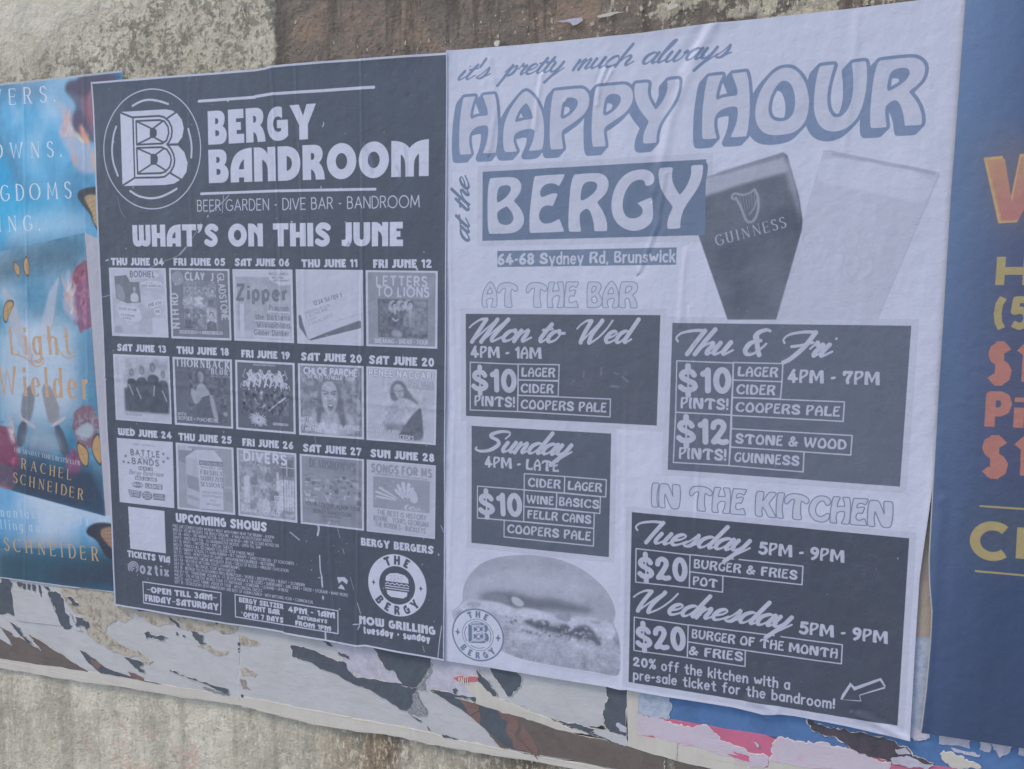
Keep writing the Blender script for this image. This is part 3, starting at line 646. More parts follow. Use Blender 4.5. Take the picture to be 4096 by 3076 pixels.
def thumb(c, i):
    Qd = TQ[i]
    def m(u, v=None):
        if v is None:
            a = np.atleast_2d(np.asarray(u, float)); u, v = a[:, 0:1], a[:, 1:2]
            return (Qd[0] * (1 - u) + Qd[1] * u) * (1 - v) + (Qd[3] * (1 - u) + Qd[2] * u) * v
        return tuple(((Qd[0] * (1 - u) + Qd[1] * u) * (1 - v) + (Qd[3] * (1 - u) + Qd[2] * u) * v))
    H = np.linalg.norm(Qd[3] - Qd[0])
    def rect(u0, v0, u1, v1, t, a=1, bl=0): c.fill(m([(u0, v0), (u1, v0), (u1, v1), (u0, v1)]), g(t), a, bl)
    def poly(pts, t, a=1, bl=0, ch=2): c.fill(m(pts), g(t), a, bl, ch)
    def txt(f, s_, u0, v0, u1, h, t, v1=None, **k):
        k.setdefault('wmul', {'bold': 1.3, 'reg': 1.5, 'serif': 1.4, 'serifb': 1.35, 'ital': 1.4, 'black': 1.12}.get(f, 1.0)); T(c, f, s_, m(u0, v0), m(u1, v1 if v1 is not None else v0), h * H, g(t), **k)
    def ell(u, v, a, b, t, al=1, bl=0): c.fill(m(arc(u, v, a, b, n=18)), g(t), al, bl)
    def person(u, v, s_, face=.6, hair=.2, top=.25, bl=2, beard=False, long=False):
        bl = max(1, bl)
        poly([(u - 1.0*s_, v + 2.8*s_), (u - 1.02*s_, v + 1.7*s_), (u - .85*s_, v + 1.2*s_), (u - .4*s_, v + .95*s_), (u - .15*s_, v + .75*s_), (u + .15*s_, v + .75*s_), (u + .4*s_, v + .95*s_), (u + .85*s_, v + 1.2*s_), (u + 1.02*s_, v + 1.7*s_), (u + 1.0*s_, v + 2.8*s_)], top, 1, bl, 1)
        poly([(u - .15*s_, v + .3*s_), (u + .15*s_, v + .3*s_), (u + .2*s_, v + .95*s_), (u, v + 1.1*s_), (u - .2*s_, v + .95*s_)], face * .75, 1, bl, 1)
        ell(u, v - .12*s_, .44*s_, (.85 if long else .5)*s_, hair, 1, bl); ell(u + .03*s_, v + .08*s_, .31*s_, .44*s_, face, 1, bl)
        ell(u - .12*s_, v + .12*s_, .16*s_, .4*s_, face * .8, .5, bl); rect(u - .24*s_, v - .04*s_, u + .24*s_, v + .05*s_, face * .45, .45, 1); rect(u - .12*s_, v + .3*s_, u + .14*s_, v + .35*s_, face * .5, .5, 1)
        if beard: ell(u, v + .4*s_, .24*s_, .17*s_, hair, .6, 2)
        c.line(m([(u - .5*s_, v + 1.6*s_), (u - .35*s_, v + 2.4*s_)]), 1.2, g(top * .6), .6, 1)
    def tex(u0, v0, u1, v1, cell, amt, vert=1.0):
        x0, y0, cov = c.cover([c.px(m([(u0, v0), (u1, v0), (u1, v1), (u0, v1)]))])
        n = (fbm(cov.shape[0], cov.shape[1], cell, 4, vert) - .5)[..., None] * 2
        v = c.im[y0:y0 + cov.shape[0], x0:x0 + cov.shape[1]]; v *= 1 + amt * n * cov[..., None]
    def rough(t0, t1, cell, a=.5):
        x0, y0, cov = c.cover([c.px(m([(.03,.03),(.97,.03),(.97,.97),(.03,.97)]))])
        n = fbm(cov.shape[0], cov.shape[1], cell, 4)
        v = c.im[y0:y0 + cov.shape[0], x0:x0 + cov.shape[1]]
        t = np.clip((n - .35) * 3.3, 0, 1)[..., None]
        col = g(t0) * (1 - t) + g(t1) * t
        al = (cov * a)[..., None]; v[:] = v * (1 - al) + col * al
    rect(0, 0, 1, 1, .9)
    if i == 0:
        rect(.03,.02,.97,.97,.78); rough(.6,.85,60,.7); poly([(.08,.12),(.3,.1),(.36,.2),(.52,.2),(.54,.5),(.3,.52),(.1,.45)], .2, 1, 1, 0); poly([(.1,.22),(.2,.25),(.27,.4),(.24,.5),(.1,.45)], .4, 1, 2); person(.43,.3,.07,.7,.25,.85,1)
        poly([(.32,.06),(.85,.04),(.9,.14),(.35,.15)], .92, .8, 3); txt('black','BODHIEL',.37,.125,.8,.08,.25); poly([(.55,.18),(.92,.18),(.93,.28),(.56,.29)], .93, 1, 1, 1); txt('reg','AT THE',.64,.225,.76,.025,.3); txt('bold','BERGY BANDROOM',.57,.27,.9,.03,.3)
        poly([(.62,.5),(.92,.43),(.94,.53),(.65,.59)], .94, 1, 0, 1); txt('bold','JUNE 4TH',.66,.56,.9,.045,.35,.52); poly([(.76,.59),(.88,.58),(.89,.68),(.77,.68)],.93,1,0,1); txt('bold','7PM',.79,.65,.86,.04,.35)
        poly([(.1,.55),(.5,.56),(.55,.72),(.5,.8),(.2,.76),(.12,.68)], .93, 1, 2, 1); txt('bold','DO NOT DISTURB',.14,.61,.45,.03,.3,.63); txt('bold','CATHERINE',.17,.7,.42,.03,.3,.72); txt('bold','KAMAL',.2,.745,.36,.03,.3,.76); rect(.73,.72,.97,.97,.9); rect(.05,.86,.19,.95,.5,.8)
    elif i == 1:
        rect(.025,.02,.975,.975,.22); ell(.13,.14,.1,.1,.5,.8,2); txt('bold','CLAY  J',.26,.16,.72,.105,.85); T(c,'reg','GLADSTONE',m(.8,.07),m(.86,.72),0,g(.82),capm=.016,wmul=1.6); T(c,'bold','NTH RD',m(.14,.85),m(.12,.36),0,g(.85),capm=.019)
        rect(.22,.18,.77,.57,.45); rough(.2,.6,30,.0); rect(.22,.18,.77,.26,.3,1,2)
        for u, s_, f, tp in ((.28,.075,.6,.55),(.37,.07,.6,.6),(.48,.08,.62,.8),(.6,.065,.7,.4),(.7,.08,.7,.22)): person(u, .33 - (s_-.07), s_, f, .2, tp, 1, True)
        rect(.22,.57,.77,.86,.3); rect(.6,.57,.77,.86,.72,1,4)
        for u, s_, f, tp in ((.3,.07,.6,.15),(.41,.05,.55,.15),(.5,.06,.65,.4),(.68,.085,.8,.15)): person(u, .66, s_, f, .12, tp, 1)
        rect(.13,.885,.42,.93,.8); rect(.52,.885,.86,.93,.8); tex(.22,.18,.77,.86,10,.5); txt('bold','KEVIN SILVESTER',.14,.922,.41,.028,.2); txt('reg','AND',.43,.922,.51,.028,.8); txt('bold','A STUDY IN RED',.54,.922,.85,.028,.2)
    elif i == 2:
        rect(.03,.02,.97,.97,.6); rough(.5,.68,20,.6); rect(.03,.02,.6,.1,.85,1,1); rect(.03,.14,.06,.97,.85,.6,1); rect(.1,.48,.17,.95,.88,1,1); rect(.03,.86,.95,.97,.86,.7,4)
        poly([(.55,.02),(.97,.02),(.97,.2),(.8,.22),(.62,.14)], .88, 1, 1, 0); txt('bold','SINGLE LAUNCH',.6,.075,.93,.035,.35); txt('bold','+ last show',.62,.12,.85,.035,.35); txt('bold','until summer!',.68,.16,.94,.035,.35)
        txt('black','Zipper',.06,.42,.9,.2,.22,wmul=1.0)
        for s_, u0, v, u1 in (('Program',.6,.56,.92),('the Bottens',.36,.69,.94),('Visionloo',.38,.8,.94),('Gibber Dobber',.34,.91,.92)):
            txt('bold', s_, u0, v, u1, .07, .3); c.line([m(u0 - .02, v + .02), m(.94, v + .03)], 2, g(.93))
    elif i == 3:
        rect(.01,.01,.99,.99,.86); poly([(.02,.62),(.06,.62),(.16,.95),(.92,.66),(.97,.68),(.97,.77),(.2,.96),(.14,.92),(.03,.78)], .15, 1, 0, 0); poly([(.02,.33),(.8,.06),(.97,.5),(.97,.66),(.18,.93),(.15,.92),(.08,.7)], .83, 1, 1, 0)
        txt('bold','1234 56789 1',.26,.48,.68,.055,.3,.36); 
        for k, s_ in enumerate(('1 MODERN HEAVEN','2 SECOND SKIN','3 GUSH','4 SPECIAL GUEST')): txt('reg', s_, .12 + .02*k, .61 + .05*k, (.5,.46,.3,.54)[k] , .035, .4, (.49,.54,.66,.62)[k] )
        txt('thin','PERFORMANCE 12/06/2028',.6,.7,.94,.025,.4,.6,wmul=1.5)
    elif i == 4:
        rect(.025,.02,.975,.98,.42); rough(.36,.48,30,.5); txt('bold','LETTERS',.15,.195,.85,.12,.85,wmul=1.1); txt('bold','TO LIONS',.15,.335,.88,.12,.85,wmul=1.1); rect(.16,.37,.87,.88,.17); rect(.62,.38,.86,.8,.42,.6,8)
        for u, v, s_, tp in ((.4,.47,.1,.12),(.51,.46,.065,.2),(.62,.45,.1,.35)): ell(u - .03, v, .06, .08, .7, .8, 2); person(u, v, s_, .72, .1, tp, 1)
        tex(.17,.38,.86,.88,12,.5);  poly([(.36,.78),(.48,.78),(.52,.87),(.36,.87)],.6,.8,3); c.line(m([(.37,.63),(.41,.66),(.45,.64)]), 3, g(.75), .9, 1, 3); txt('bold','BREAKING - BREAD - TOUR',.12,.955,.87,.05,.82)
    elif i == 5:
        rect(.02,.015,.98,.98,.8); rect(.17,.05,.97,.88,.64,1,6); rect(.17,.5,.97,.86,.05,1,4)
        for u, v, s_ in ((.32,.26,.095),(.5,.22,.11),(.7,.17,.115),(.88,.27,.09)): poly([(u-1.1*s_,.84),(u-1.0*s_,v+1.5*s_),(u-.4*s_,v+.95*s_),(u+.4*s_,v+.95*s_),(u+1.0*s_,v+1.5*s_),(u+1.1*s_,.84)], .03, 1, 2, 1); ell(u, v, .45*s_, .66*s_, .22, 1, 3); ell(u, v + .12*s_, .24*s_, .34*s_, .5, .7, 2)
        tex(.17,.05,.97,.86,30,.35)
        for u, v, d in ((.26,.55,.05),(.4,.6,.05),(.72,.55,-.01),(.86,.62,.05)): c.line(m([(u, v - .1), (u + d, v), (u + d * 1.4, v + .05)]), 3, g(.62), .85, 1, 3)
        txt('bold','THE MOTION BELOW',.17,.92,.47,.03,.4); txt('thin','A Final Exhibition',.7,.92,.96,.02,.4,wmul=1.5); T(c,'reg','THE MOTION BELOW',m(.035,.03),m(.07,.42),0,g(.3),capm=.004)
    elif i == 6:
        rect(.03,.025,.97,.975,.12); tex(.25,.15,.9,.95,14,.6); txt('serifb','THORNBACK',.05,.13,.96,.11,.88,.135); txt('serifb',"'BLUR'",.62,.22,.96,.08,.8,.23); txt('serif','SINGLE LAUNCH',.64,.265,.96,.03,.75,.27)
        ell(.45,.26,.08,.1,.06,1,3); poly([(.42,.2),(.48,.19),(.52,.25),(.51,.33),(.47,.37),(.43,.33)], .5, 1, 3); ell(.44,.28,.03,.06,.2,.6,3); poly([(.36,.5),(.42,.38),(.5,.36),(.55,.42),(.62,.5),(.6,.56),(.5,.62),(.38,.6)], .55, 1, 2); poly([(.3,.95),(.34,.72),(.44,.6),(.5,.56),(.66,.52),(.68,.7),(.66,.95)], .09, 1, 2); poly([(.28,.46),(.34,.44),(.42,.56),(.48,.44),(.52,.46),(.46,.62),(.36,.7),(.3,.58)], .5, 1, 2)
        poly([(.6,.5),(.68,.56),(.72,.74),(.76,.9),(.7,.92),(.64,.74)], .5, 1, 2); ell(.88,.8,.04,.03,.45,1,2); txt('reg','WITH:',.05,.86,.2,.045,.8); txt('reg','DIOPSIDE + PUNCHBOWL',.05,.925,.76,.05,.8,.93)
    elif i == 7:
        rect(.03,.025,.97,.975,.1); rg = random.Random(4)
        for k in range(26):
            u = .5 - .36 * (k / 26); v = .24 - .1 * (k / 26) * math.sin(k * .5); L_ = [(u, v)]
            for j in range(4): L_.append((L_[-1][0] + rg.uniform(-.05, .03), L_[-1][1] + rg.uniform(-.07, .07)))
            w = rg.uniform(1.0, 2.6)
            c.line(m(L_), w, g(.85), .9, smooth=4); c.line(m([(1 - a_ , b_) for a_, b_ in L_]), w, g(.85), .9, smooth=4)
        for k in range(7):
            u = .22 + .093 * k; c.line(m([(u - .02, .18 + .02*(k % 2)), (u + .02, .26), (u - .01, .36)]), 4.2, g(.88), 1, smooth=3); c.line(m([(u, .2), (u + .05, .17)]), 2.4, g(.88))
            if k % 2: c.line(m([(u, .3), (u + .05, .34)]), 2.6, g(.88))
        for k in range(44):
            a = k * .1428; r = rg.uniform(.6, 1.15); c.line(m([(.38 + .02*math.cos(a), .84 + .02*math.sin(a)), (.38 + .07*math.cos(a + .3), .84 + .05*math.sin(a + .2)), (.38 + .15*r*math.cos(a + .1), .84 + .1*r*math.sin(a + .3))]), 1.3, g(.85), .85, smooth=3)
        person(.43,.46,.075,.55,.25,.12,2,long=True); person(.66,.47,.055,.45,.2,.14,2); c.line(m([(.56,.7), (.66,.62), (.84,.5)]), 3.2, g(.72), smooth=3); c.line(m([(.5,.62), (.4,.66), (.3,.5)]), 3.4, g(.45), smooth=3); tex(.1,.4,.9,.76,12,1.1)
        rect(.62,.865,.88,.9,.75); txt('black','PRAY-ME',.63,.893,.87,.022,.15); txt('bold','OBSOLETE MUSIC PRESENTS',.3,.06,.68,.022,.7)
    elif i == 8:
        rect(.025,.02,.975,.975,.36); rough(.22,.5,18,.8)
        for k in range(26): c.line(m([(.03 + .05*(k % 13) * 1.5, .1), (.03 + .05*(k % 13) * 1.5 + (.3 if k < 13 else -.3), .8)]), .8, g(.55), .25)
        poly([(.12,.97),(.15,.74),(.24,.66),(.4,.68),(.6,.68),(.76,.64),(.88,.74),(.9,.97)], .6, 1, 5); poly([(.3,.97),(.32,.78),(.45,.82),(.6,.78),(.66,.97)], .8, .9, 5)
        poly([(.26,.84),(.27,.6),(.29,.4),(.34,.24),(.44,.17),(.56,.19),(.64,.3),(.68,.5),(.72,.72),(.74,.86),(.64,.84),(.58,.6),(.36,.6),(.33,.84)], .18, 1, 4)
        poly([(.35,.34),(.37,.26),(.45,.22),(.54,.24),(.59,.34),(.6,.46),(.575,.58),(.53,.68),(.48,.71),(.43,.69),(.38,.6),(.345,.46)], .62, 1, 3)
        poly([(.52,.26),(.59,.34),(.6,.46),(.57,.6),(.52,.68),(.54,.5)], .5, .6, 5); ell(.46,.3,.06,.035,.72,.6,4)
        for x_, k in ((.415, 1), (.53, -1)):
            ell(x_, .405, .036, .012, .12, .85, 1); c.line(m([(x_ - .045*k, .365), (x_, .372), (x_ + .04*k, .39)]), 3, g(.18), .9, 1, 3)
        c.line(m([(.462,.4),(.45,.475),(.475,.495),(.505,.487)]), 2, g(.38), .6, 1, 3); c.line(m([(.47,.41),(.478,.47)]), 4, g(.75), .5, 2)
        poly([(.44,.55),(.475,.54),(.51,.54),(.54,.555),(.535,.61),(.5,.65),(.465,.645),(.44,.6)], .1, .95, 1.5); poly([(.452,.553),(.53,.553),(.52,.572),(.46,.572)], .85, .9, 1); c.line(m([(.455,.61),(.49,.632),(.525,.61)]), 2.6, g(.45), .8, 1, 3)
        c.line(m([(.4,.5),(.415,.58),(.43,.62)]), 1.5, g(.42), .5, 1, 3); c.line(m([(.565,.5),(.56,.57),(.55,.62)]), 1.5, g(.4), .5, 1, 3)
        for k in range(14): c.line(m([(.36 + .018*k, .19 + .01*abs(k-7)), (.29 + .033*k if k < 5 or k > 9 else .4 + .012*k, .3), (.28 + .035*k, .82) if k < 3 or k > 11 else (.35 + .018*k, .26)]), 1, g(.34), .4, 1, 4)
        tex(.03,.03,.97,.97,14,.3)
        txt('bold','CHLOE PARCHE',.09,.135,.9,.085,.95,.14,wmul=1.5); c.line([m(.865,.055), m(.885,.035)], 2.4, g(.95)); txt('bold',"'SIT NEXT TO NELLIE' TOUR",.13,.195,.87,.045,.92,.2)
        txt('reg','WITH:',.03,.8,.2,.055,.95); txt('reg','PEACH FUZZ + ERICA AVENUE',.03,.87,.94,.055,.95,.885); txt('reg','* MATINEE SHOW',.05,.94,.58,.055,.95,.945)
    elif i == 9:
        rect(.02,.02,.98,.98,.74); rough(.68,.8,40,.5)
        poly([(.33,.34),(.34,.24),(.4,.17),(.48,.165),(.54,.2),(.6,.3),(.68,.4),(.75,.46),(.72,.5),(.62,.46),(.54,.4),(.46,.42),(.4,.46),(.35,.42)], .22, 1, 3)
        poly([(.375,.27),(.42,.22),(.49,.22),(.53,.28),(.53,.35),(.5,.41),(.465,.43),(.42,.38)], .63, 1, 2); c.line(m([(.39,.3),(.45,.315),(.52,.29)]), 3.2, g(.3), .8, 1, 3); c.line(m([(.455,.385),(.49,.38)]), 2, g(.35), .8, 1); c.line(m([(.46,.31),(.465,.355)]), 1.6, g(.45), .6, 1)
        poly([(.48,.42),(.55,.4),(.66,.43),(.75,.5),(.79,.58),(.77,.64),(.66,.62),(.54,.6),(.46,.54)], .68, 1, 3); poly([(.6,.44),(.74,.5),(.78,.6),(.7,.6)], .78, .6, 5)
        poly([(.39,.44),(.47,.46),(.46,.56),(.36,.7),(.26,.82),(.19,.8),(.3,.64)], .58, 1, 3); poly([(.5,.56),(.64,.58),(.56,.66),(.4,.8),(.3,.87),(.26,.84),(.4,.68)], .66, 1, 3); c.line(m([(.46,.55),(.36,.69),(.26,.81)]), 1.5, g(.4), .5, 1, 3)
        poly([(.42,.97),(.5,.84),(.6,.7),(.66,.62),(.78,.5),(.8,.62),(.82,.8),(.82,.97)], .13, 1, 2); rect(.26,.76,.6,.86,.2,.75,6); poly([(.7,.85),(.82,.82),(.82,.97),(.7,.97)], .25, .5, 3); tex(.2,.15,.85,.96,12,.25)
        txt('black','RENEE NACCARI',.04,.115,.95,.085,.18,.13,wmul=1.6); txt('black','RENEE NACCARI',.04,.115,.95,.085,.97,.13); txt('bold','PROVOCATIVE',.6,.19,.96,.035,.45,.195); txt('bold','MOOD SWINGS',.6,.23,.96,.035,.45,.235); txt('bold','ALBUM LAUNCH',.6,.268,.95,.035,.45,.275)
        for s_, v_, u1, v2 in (('WITH:',.83,.2,.83),('MICHAEL KAY',.895,.44,.9),('+ KAIYAH MERCEDES',.95,.68,.965)): txt('reg', s_, .03, v_, u1, .055, .3, v2, wmul=2.6); txt('reg', s_, .03, v_, u1, .055, .95, v2)
    elif i == 10:
        txt('black','BATTLE',.24,.245,.76,.085,.25); txt('ital','of the',.4,.3,.62,.06,.3); txt('black','BANDS',.26,.38,.74,.085,.25); rect(.37,.41,.63,.47,.25); txt('bold','HEAT 2',.39,.46,.61,.04,.9); txt('ital','Bergy Bandroom',.2,.545,.82,.07,.3,wmul=1.4)
        rect(.3,.57,.7,.63,.28); txt('bold','WED 24 JUNE',.32,.62,.68,.038,.9); P = [(.34 + .115*math.cos(a*.2618)*(1 if a % 2 else .72), .705 + .055*math.sin(a*.2618)*(1 if a % 2 else .72)) for a in range(24)]; poly(P, .25, 1, 0, 0); txt('bold','RIBJAW',.26,.72,.42,.035,.9)
        rect(.48,.665,.8,.745,.28); txt('bold','LASH78',.51,.73,.77,.05,.9); poly([(.16,.79),(.41,.8),(.38,.91),(.19,.9)],.25,1,0,0); ell(.51,.86,.1,.07,.25); rect(.62,.81,.84,.91,.25)
        txt('bold','GRACE',.19,.835,.37,.03,.9); txt('bold','DE VOS',.19,.885,.36,.03,.9); txt('bold','SEVEN',.45,.835,.57,.022,.9); txt('bold','POUND',.44,.87,.58,.022,.9); txt('bold','HALO',.46,.905,.56,.022,.9); txt('bold','ATOMIC',.66,.85,.8,.02,.9); txt('bold','ENTOURAGE',.63,.885,.83,.02,.9)
        for u, v in ((.14,.27),(.1,.36),(.19,.37),(.83,.19),(.91,.25),(.83,.31)): poly([(u + .038*math.sin(a*.628)*(1 if a % 2 == 0 else .42), v - .032*math.cos(a*.628)*(1 if a % 2 == 0 else .42)) for a in range(10)], .25, 1, 0, 0)
        txt('reg','beat presents',.3,.09,.68,.04,.4)
    elif i == 11:
        rect(.03,.025,.97,.975,.5); poly([(.04,.1),(.2,.1),(.3,.06),(.34,.16),(.22,.2),(.16,.3),(.04,.26)], .36, 1, 0, 0); poly([(.82,.7),(.97,.66),(.97,.82),(.84,.8)], .42, 1, 0, 0); poly([(.16,.2),(.34,.08),(.66,.06),(.8,.2),(.8,.95),(.4,.96),(.17,.9)], .84, 1, 0, 0); poly([(.16,.2),(.38,.22),(.4,.96),(.17,.9)], .7, 1, 0, 0)
        poly([(.17,.46),(.38,.5),(.4,.72),(.18,.66)], .42, 1, 0, 0); rect(.4,.23,.81,.3,.25); txt('reg','BEST ENJOYED ON',.42,.285,.79,.035,.8); txt('reg','THURSDAY JUNE 25 @ 7:30PM',.42,.345,.8,.03,.35)
        for k, s_ in enumerate(('FRESHLY','SQUEEZED','SESSIONS')): txt('serifb', s_, .42, .44 + .09*k, .8, .065, .25)
        for k, s_ in enumerate(('KAYTLYN JOHNSON','THE PEPPERMINTS','AND','ARIA MONET')): txt('ital', s_, (.44,.44,.56,.5)[k], .72 + .06*k, (.78,.79,.68,.76)[k], .035, .4)
        txt('bold','POP & ART',.05,.06,.22,.03,.9); txt('bold','ROCK EDITION',.05,.095,.27,.03,.9); poly([(.16,.76),(.38,.8),(.4,.86),(.18,.82)], .45, .8, 2); c.line([m(.84,.4), m(.84,.62)], 1, g(.7)); txt('ital','Tix: $15+BF',.83,.62,.96,.03,.85)
    elif i == 12:
        rect(.025,.02,.975,.975,.5); rough(.35,.65,14,.8); rect(.55,.06,.97,.4,.3,.8,3); rect(.72,.1,.95,.34,.2,1,2); c.line([m(.84,.1), m(.84,.34)], 2, g(.8)); c.line([m(.72,.22), m(.95,.22)], 2, g(.8)); rect(.66,.3,.7,.9,.85,1,1)
        for k in range(6): rect(.7 + .045*k, .4, .73 + .045*k, .85, .85, .9, 1)
        rect(.1,.4,.2,.8,.8,1,2)
        for u, v, s_, tp in ((.35,.22,.075,.4),(.53,.25,.075,.3),(.62,.5,.08,.25),(.44,.6,.11,.75),(.28,.35,.06,.3)): person(u, v, s_, .6, .2, tp, 1, True)
        ell(.43,.535,.075,.03,.75,.9,2); tex(.03,.03,.97,.97,9,.25); T(c,'black','DIVERS',m(.12,.165),m(.83,.175),.13*H,g(.95),wmul=1.15); txt('black','ODD DOG',.62,.7,.94,.05,.93); txt('bold','IN THE CAPITOL',.62,.745,.94,.03,.93); txt('bold','ALBUM LAUNCH',.62,.785,.94,.03,.93); txt('reg','WITH:',.05,.87,.2,.055,.93); txt('reg','ROMANIE + HOT GLUE',.05,.94,.72,.055,.93)
    elif i == 13:
        rect(.025,.02,.975,.98,.36); rough(.3,.42,30,.6); rect(.03,.24,.97,.66,.42,.7,3); rg = random.Random(9)
        for k in range(95):
            u, v = rg.uniform(.05,.95), .26 + .38*rg.random(); w_, h_ = rg.uniform(.02,.1), rg.uniform(.01,.07); rect(u, v, min(u + w_, .96), v + h_, rg.choice([.1,.2,.3,.5,.6,.75]), .8, 1)
        txt('serifb','DEADSHOWWS',.15,.17,.86,.12,.2,.19); txt('bold','YOU IN COLOUR. ALBUM TOUR',.07,.72,.94,.05,.12,.74); txt('reg','SATURDAY 27 JUNE',.34,.765,.65,.03,.12); txt('bold','BERGY BANDROOM',.2,.825,.8,.05,.12,.835); txt('reg','MELBOURNE NAARM',.34,.875,.64,.03,.12); txt('reg','WITH SPECIAL GUESTS',.36,.93,.64,.025,.15)
    else:
        rect(.01,.01,.99,.99,.78); txt('black','SONGS FOR MS',.07,.155,.94,.105,.42,.165); txt('bold','AN AFTERNOON OF MUSIC FOR KISS GOODBYE TO MS',.12,.195,.88,.025,.42,.215); rect(.09,.22,.92,.66,.45)
        def wing(pts, n, ox, oy):
            for a_, r_, w_ in pts: P = [(ox, oy), (ox + r_*math.cos(a_ - w_), oy - r_*.9*math.sin(a_ - w_)), (ox + r_*1.1*math.cos(a_), oy - r_*math.sin(a_)), (ox + r_*math.cos(a_ + w_), oy - r_*.9*math.sin(a_ + w_))]; poly(P, .85, 1, 0, 1)
        wing([(1.15,.24,.1),(1.42,.28,.12),(1.72,.29,.12),(2.02,.27,.12),(2.3,.23,.12)], 5, .57, .54); wing([(2.65,.38,.06),(2.85,.4,.06),(3.02,.38,.05)], 3, .53, .54)
        poly([(.63,.28),(.76,.46),(.72,.56),(.62,.52)], .8, 1, 0, 1)
        for k in range(40): ell(.12 + .55*abs(math.sin(k*1.7)), .27 + .26*abs(math.cos(k*2.3)), .008, .006, .85)
        for k in range(9): poly([(.5 + .03*k, .62), (.54 + .045*k, .55 + .012*k), (.6 + .04*k, .6), (.55 + .04*k, .66)], .8 if k % 2 else .45, 1, 0, 1)
        for k, s_ in enumerate(('THE REST IS HISTORY','BOVINE - YOURS, GEORGINA','THE ROBBIES - BUCKLEYS')): txt('bold', s_, (.15,.1,.12)[k], .75 + .085*k, (.87,.91,.86)[k], .065, .42, .765 + .09*k)
    c.frame(Qd, 1.6, g(.92))
# ------------------------------------------------------------------ artwork 2: white drinks poster
P2 = view(1860, 1240, .36166); P3 = view(2660, 1260, .45208); P4 = view(1860, 1680, .36166); P5 = view(2500, 1900, .5425); GL = view(2700, 580, .49729); BU = view(1780, 2180, .36166)
PANELS = [np.array(P2([(12,42),(2163,57),(2122,1278),(14,1170)])), np.array(P3([(67,70),(2178,95),(2078,1518),(25,1367)])), np.array(P4([(75,63),(1618,150),(1593,1515),(75,1355)])),
          np.vstack([P5([(52,272),(2095,465)]), [(3589.5, 2902)], P5([(28,1522)])]), np.array([(1932.3,687.8),(2825.7,638),(2819.6,941),(1931,964)])]
BURGER = [(200,610),(195,520),(230,400),(300,290),(400,200),(550,140),(720,112),(900,100),(1150,125),(1350,180),(1550,280),(1700,400),(1820,540),(1880,680),(1892,770),(1865,855),(1900,940),(1940,1050),(1945,1250),(1940,1420),(1885,1455),(1700,1410),(1400,1365),(1100,1310),(860,1260),(720,1210),(640,1175),(560,1180),(400,1150),(250,1000),(180,900),(95,820),(75,730),(130,690),(180,640)]
GLASS1 = [(245,262),(870,62),(905,85),(1000,420),(1027,600),(1020,690),(815,1405),(423,1405),(190,730),(150,440)]
GLASS2 = [(1195,47),(1260,50),(2110,225),(2122,255),(1622,1412),(815,1405),(1025,610)]
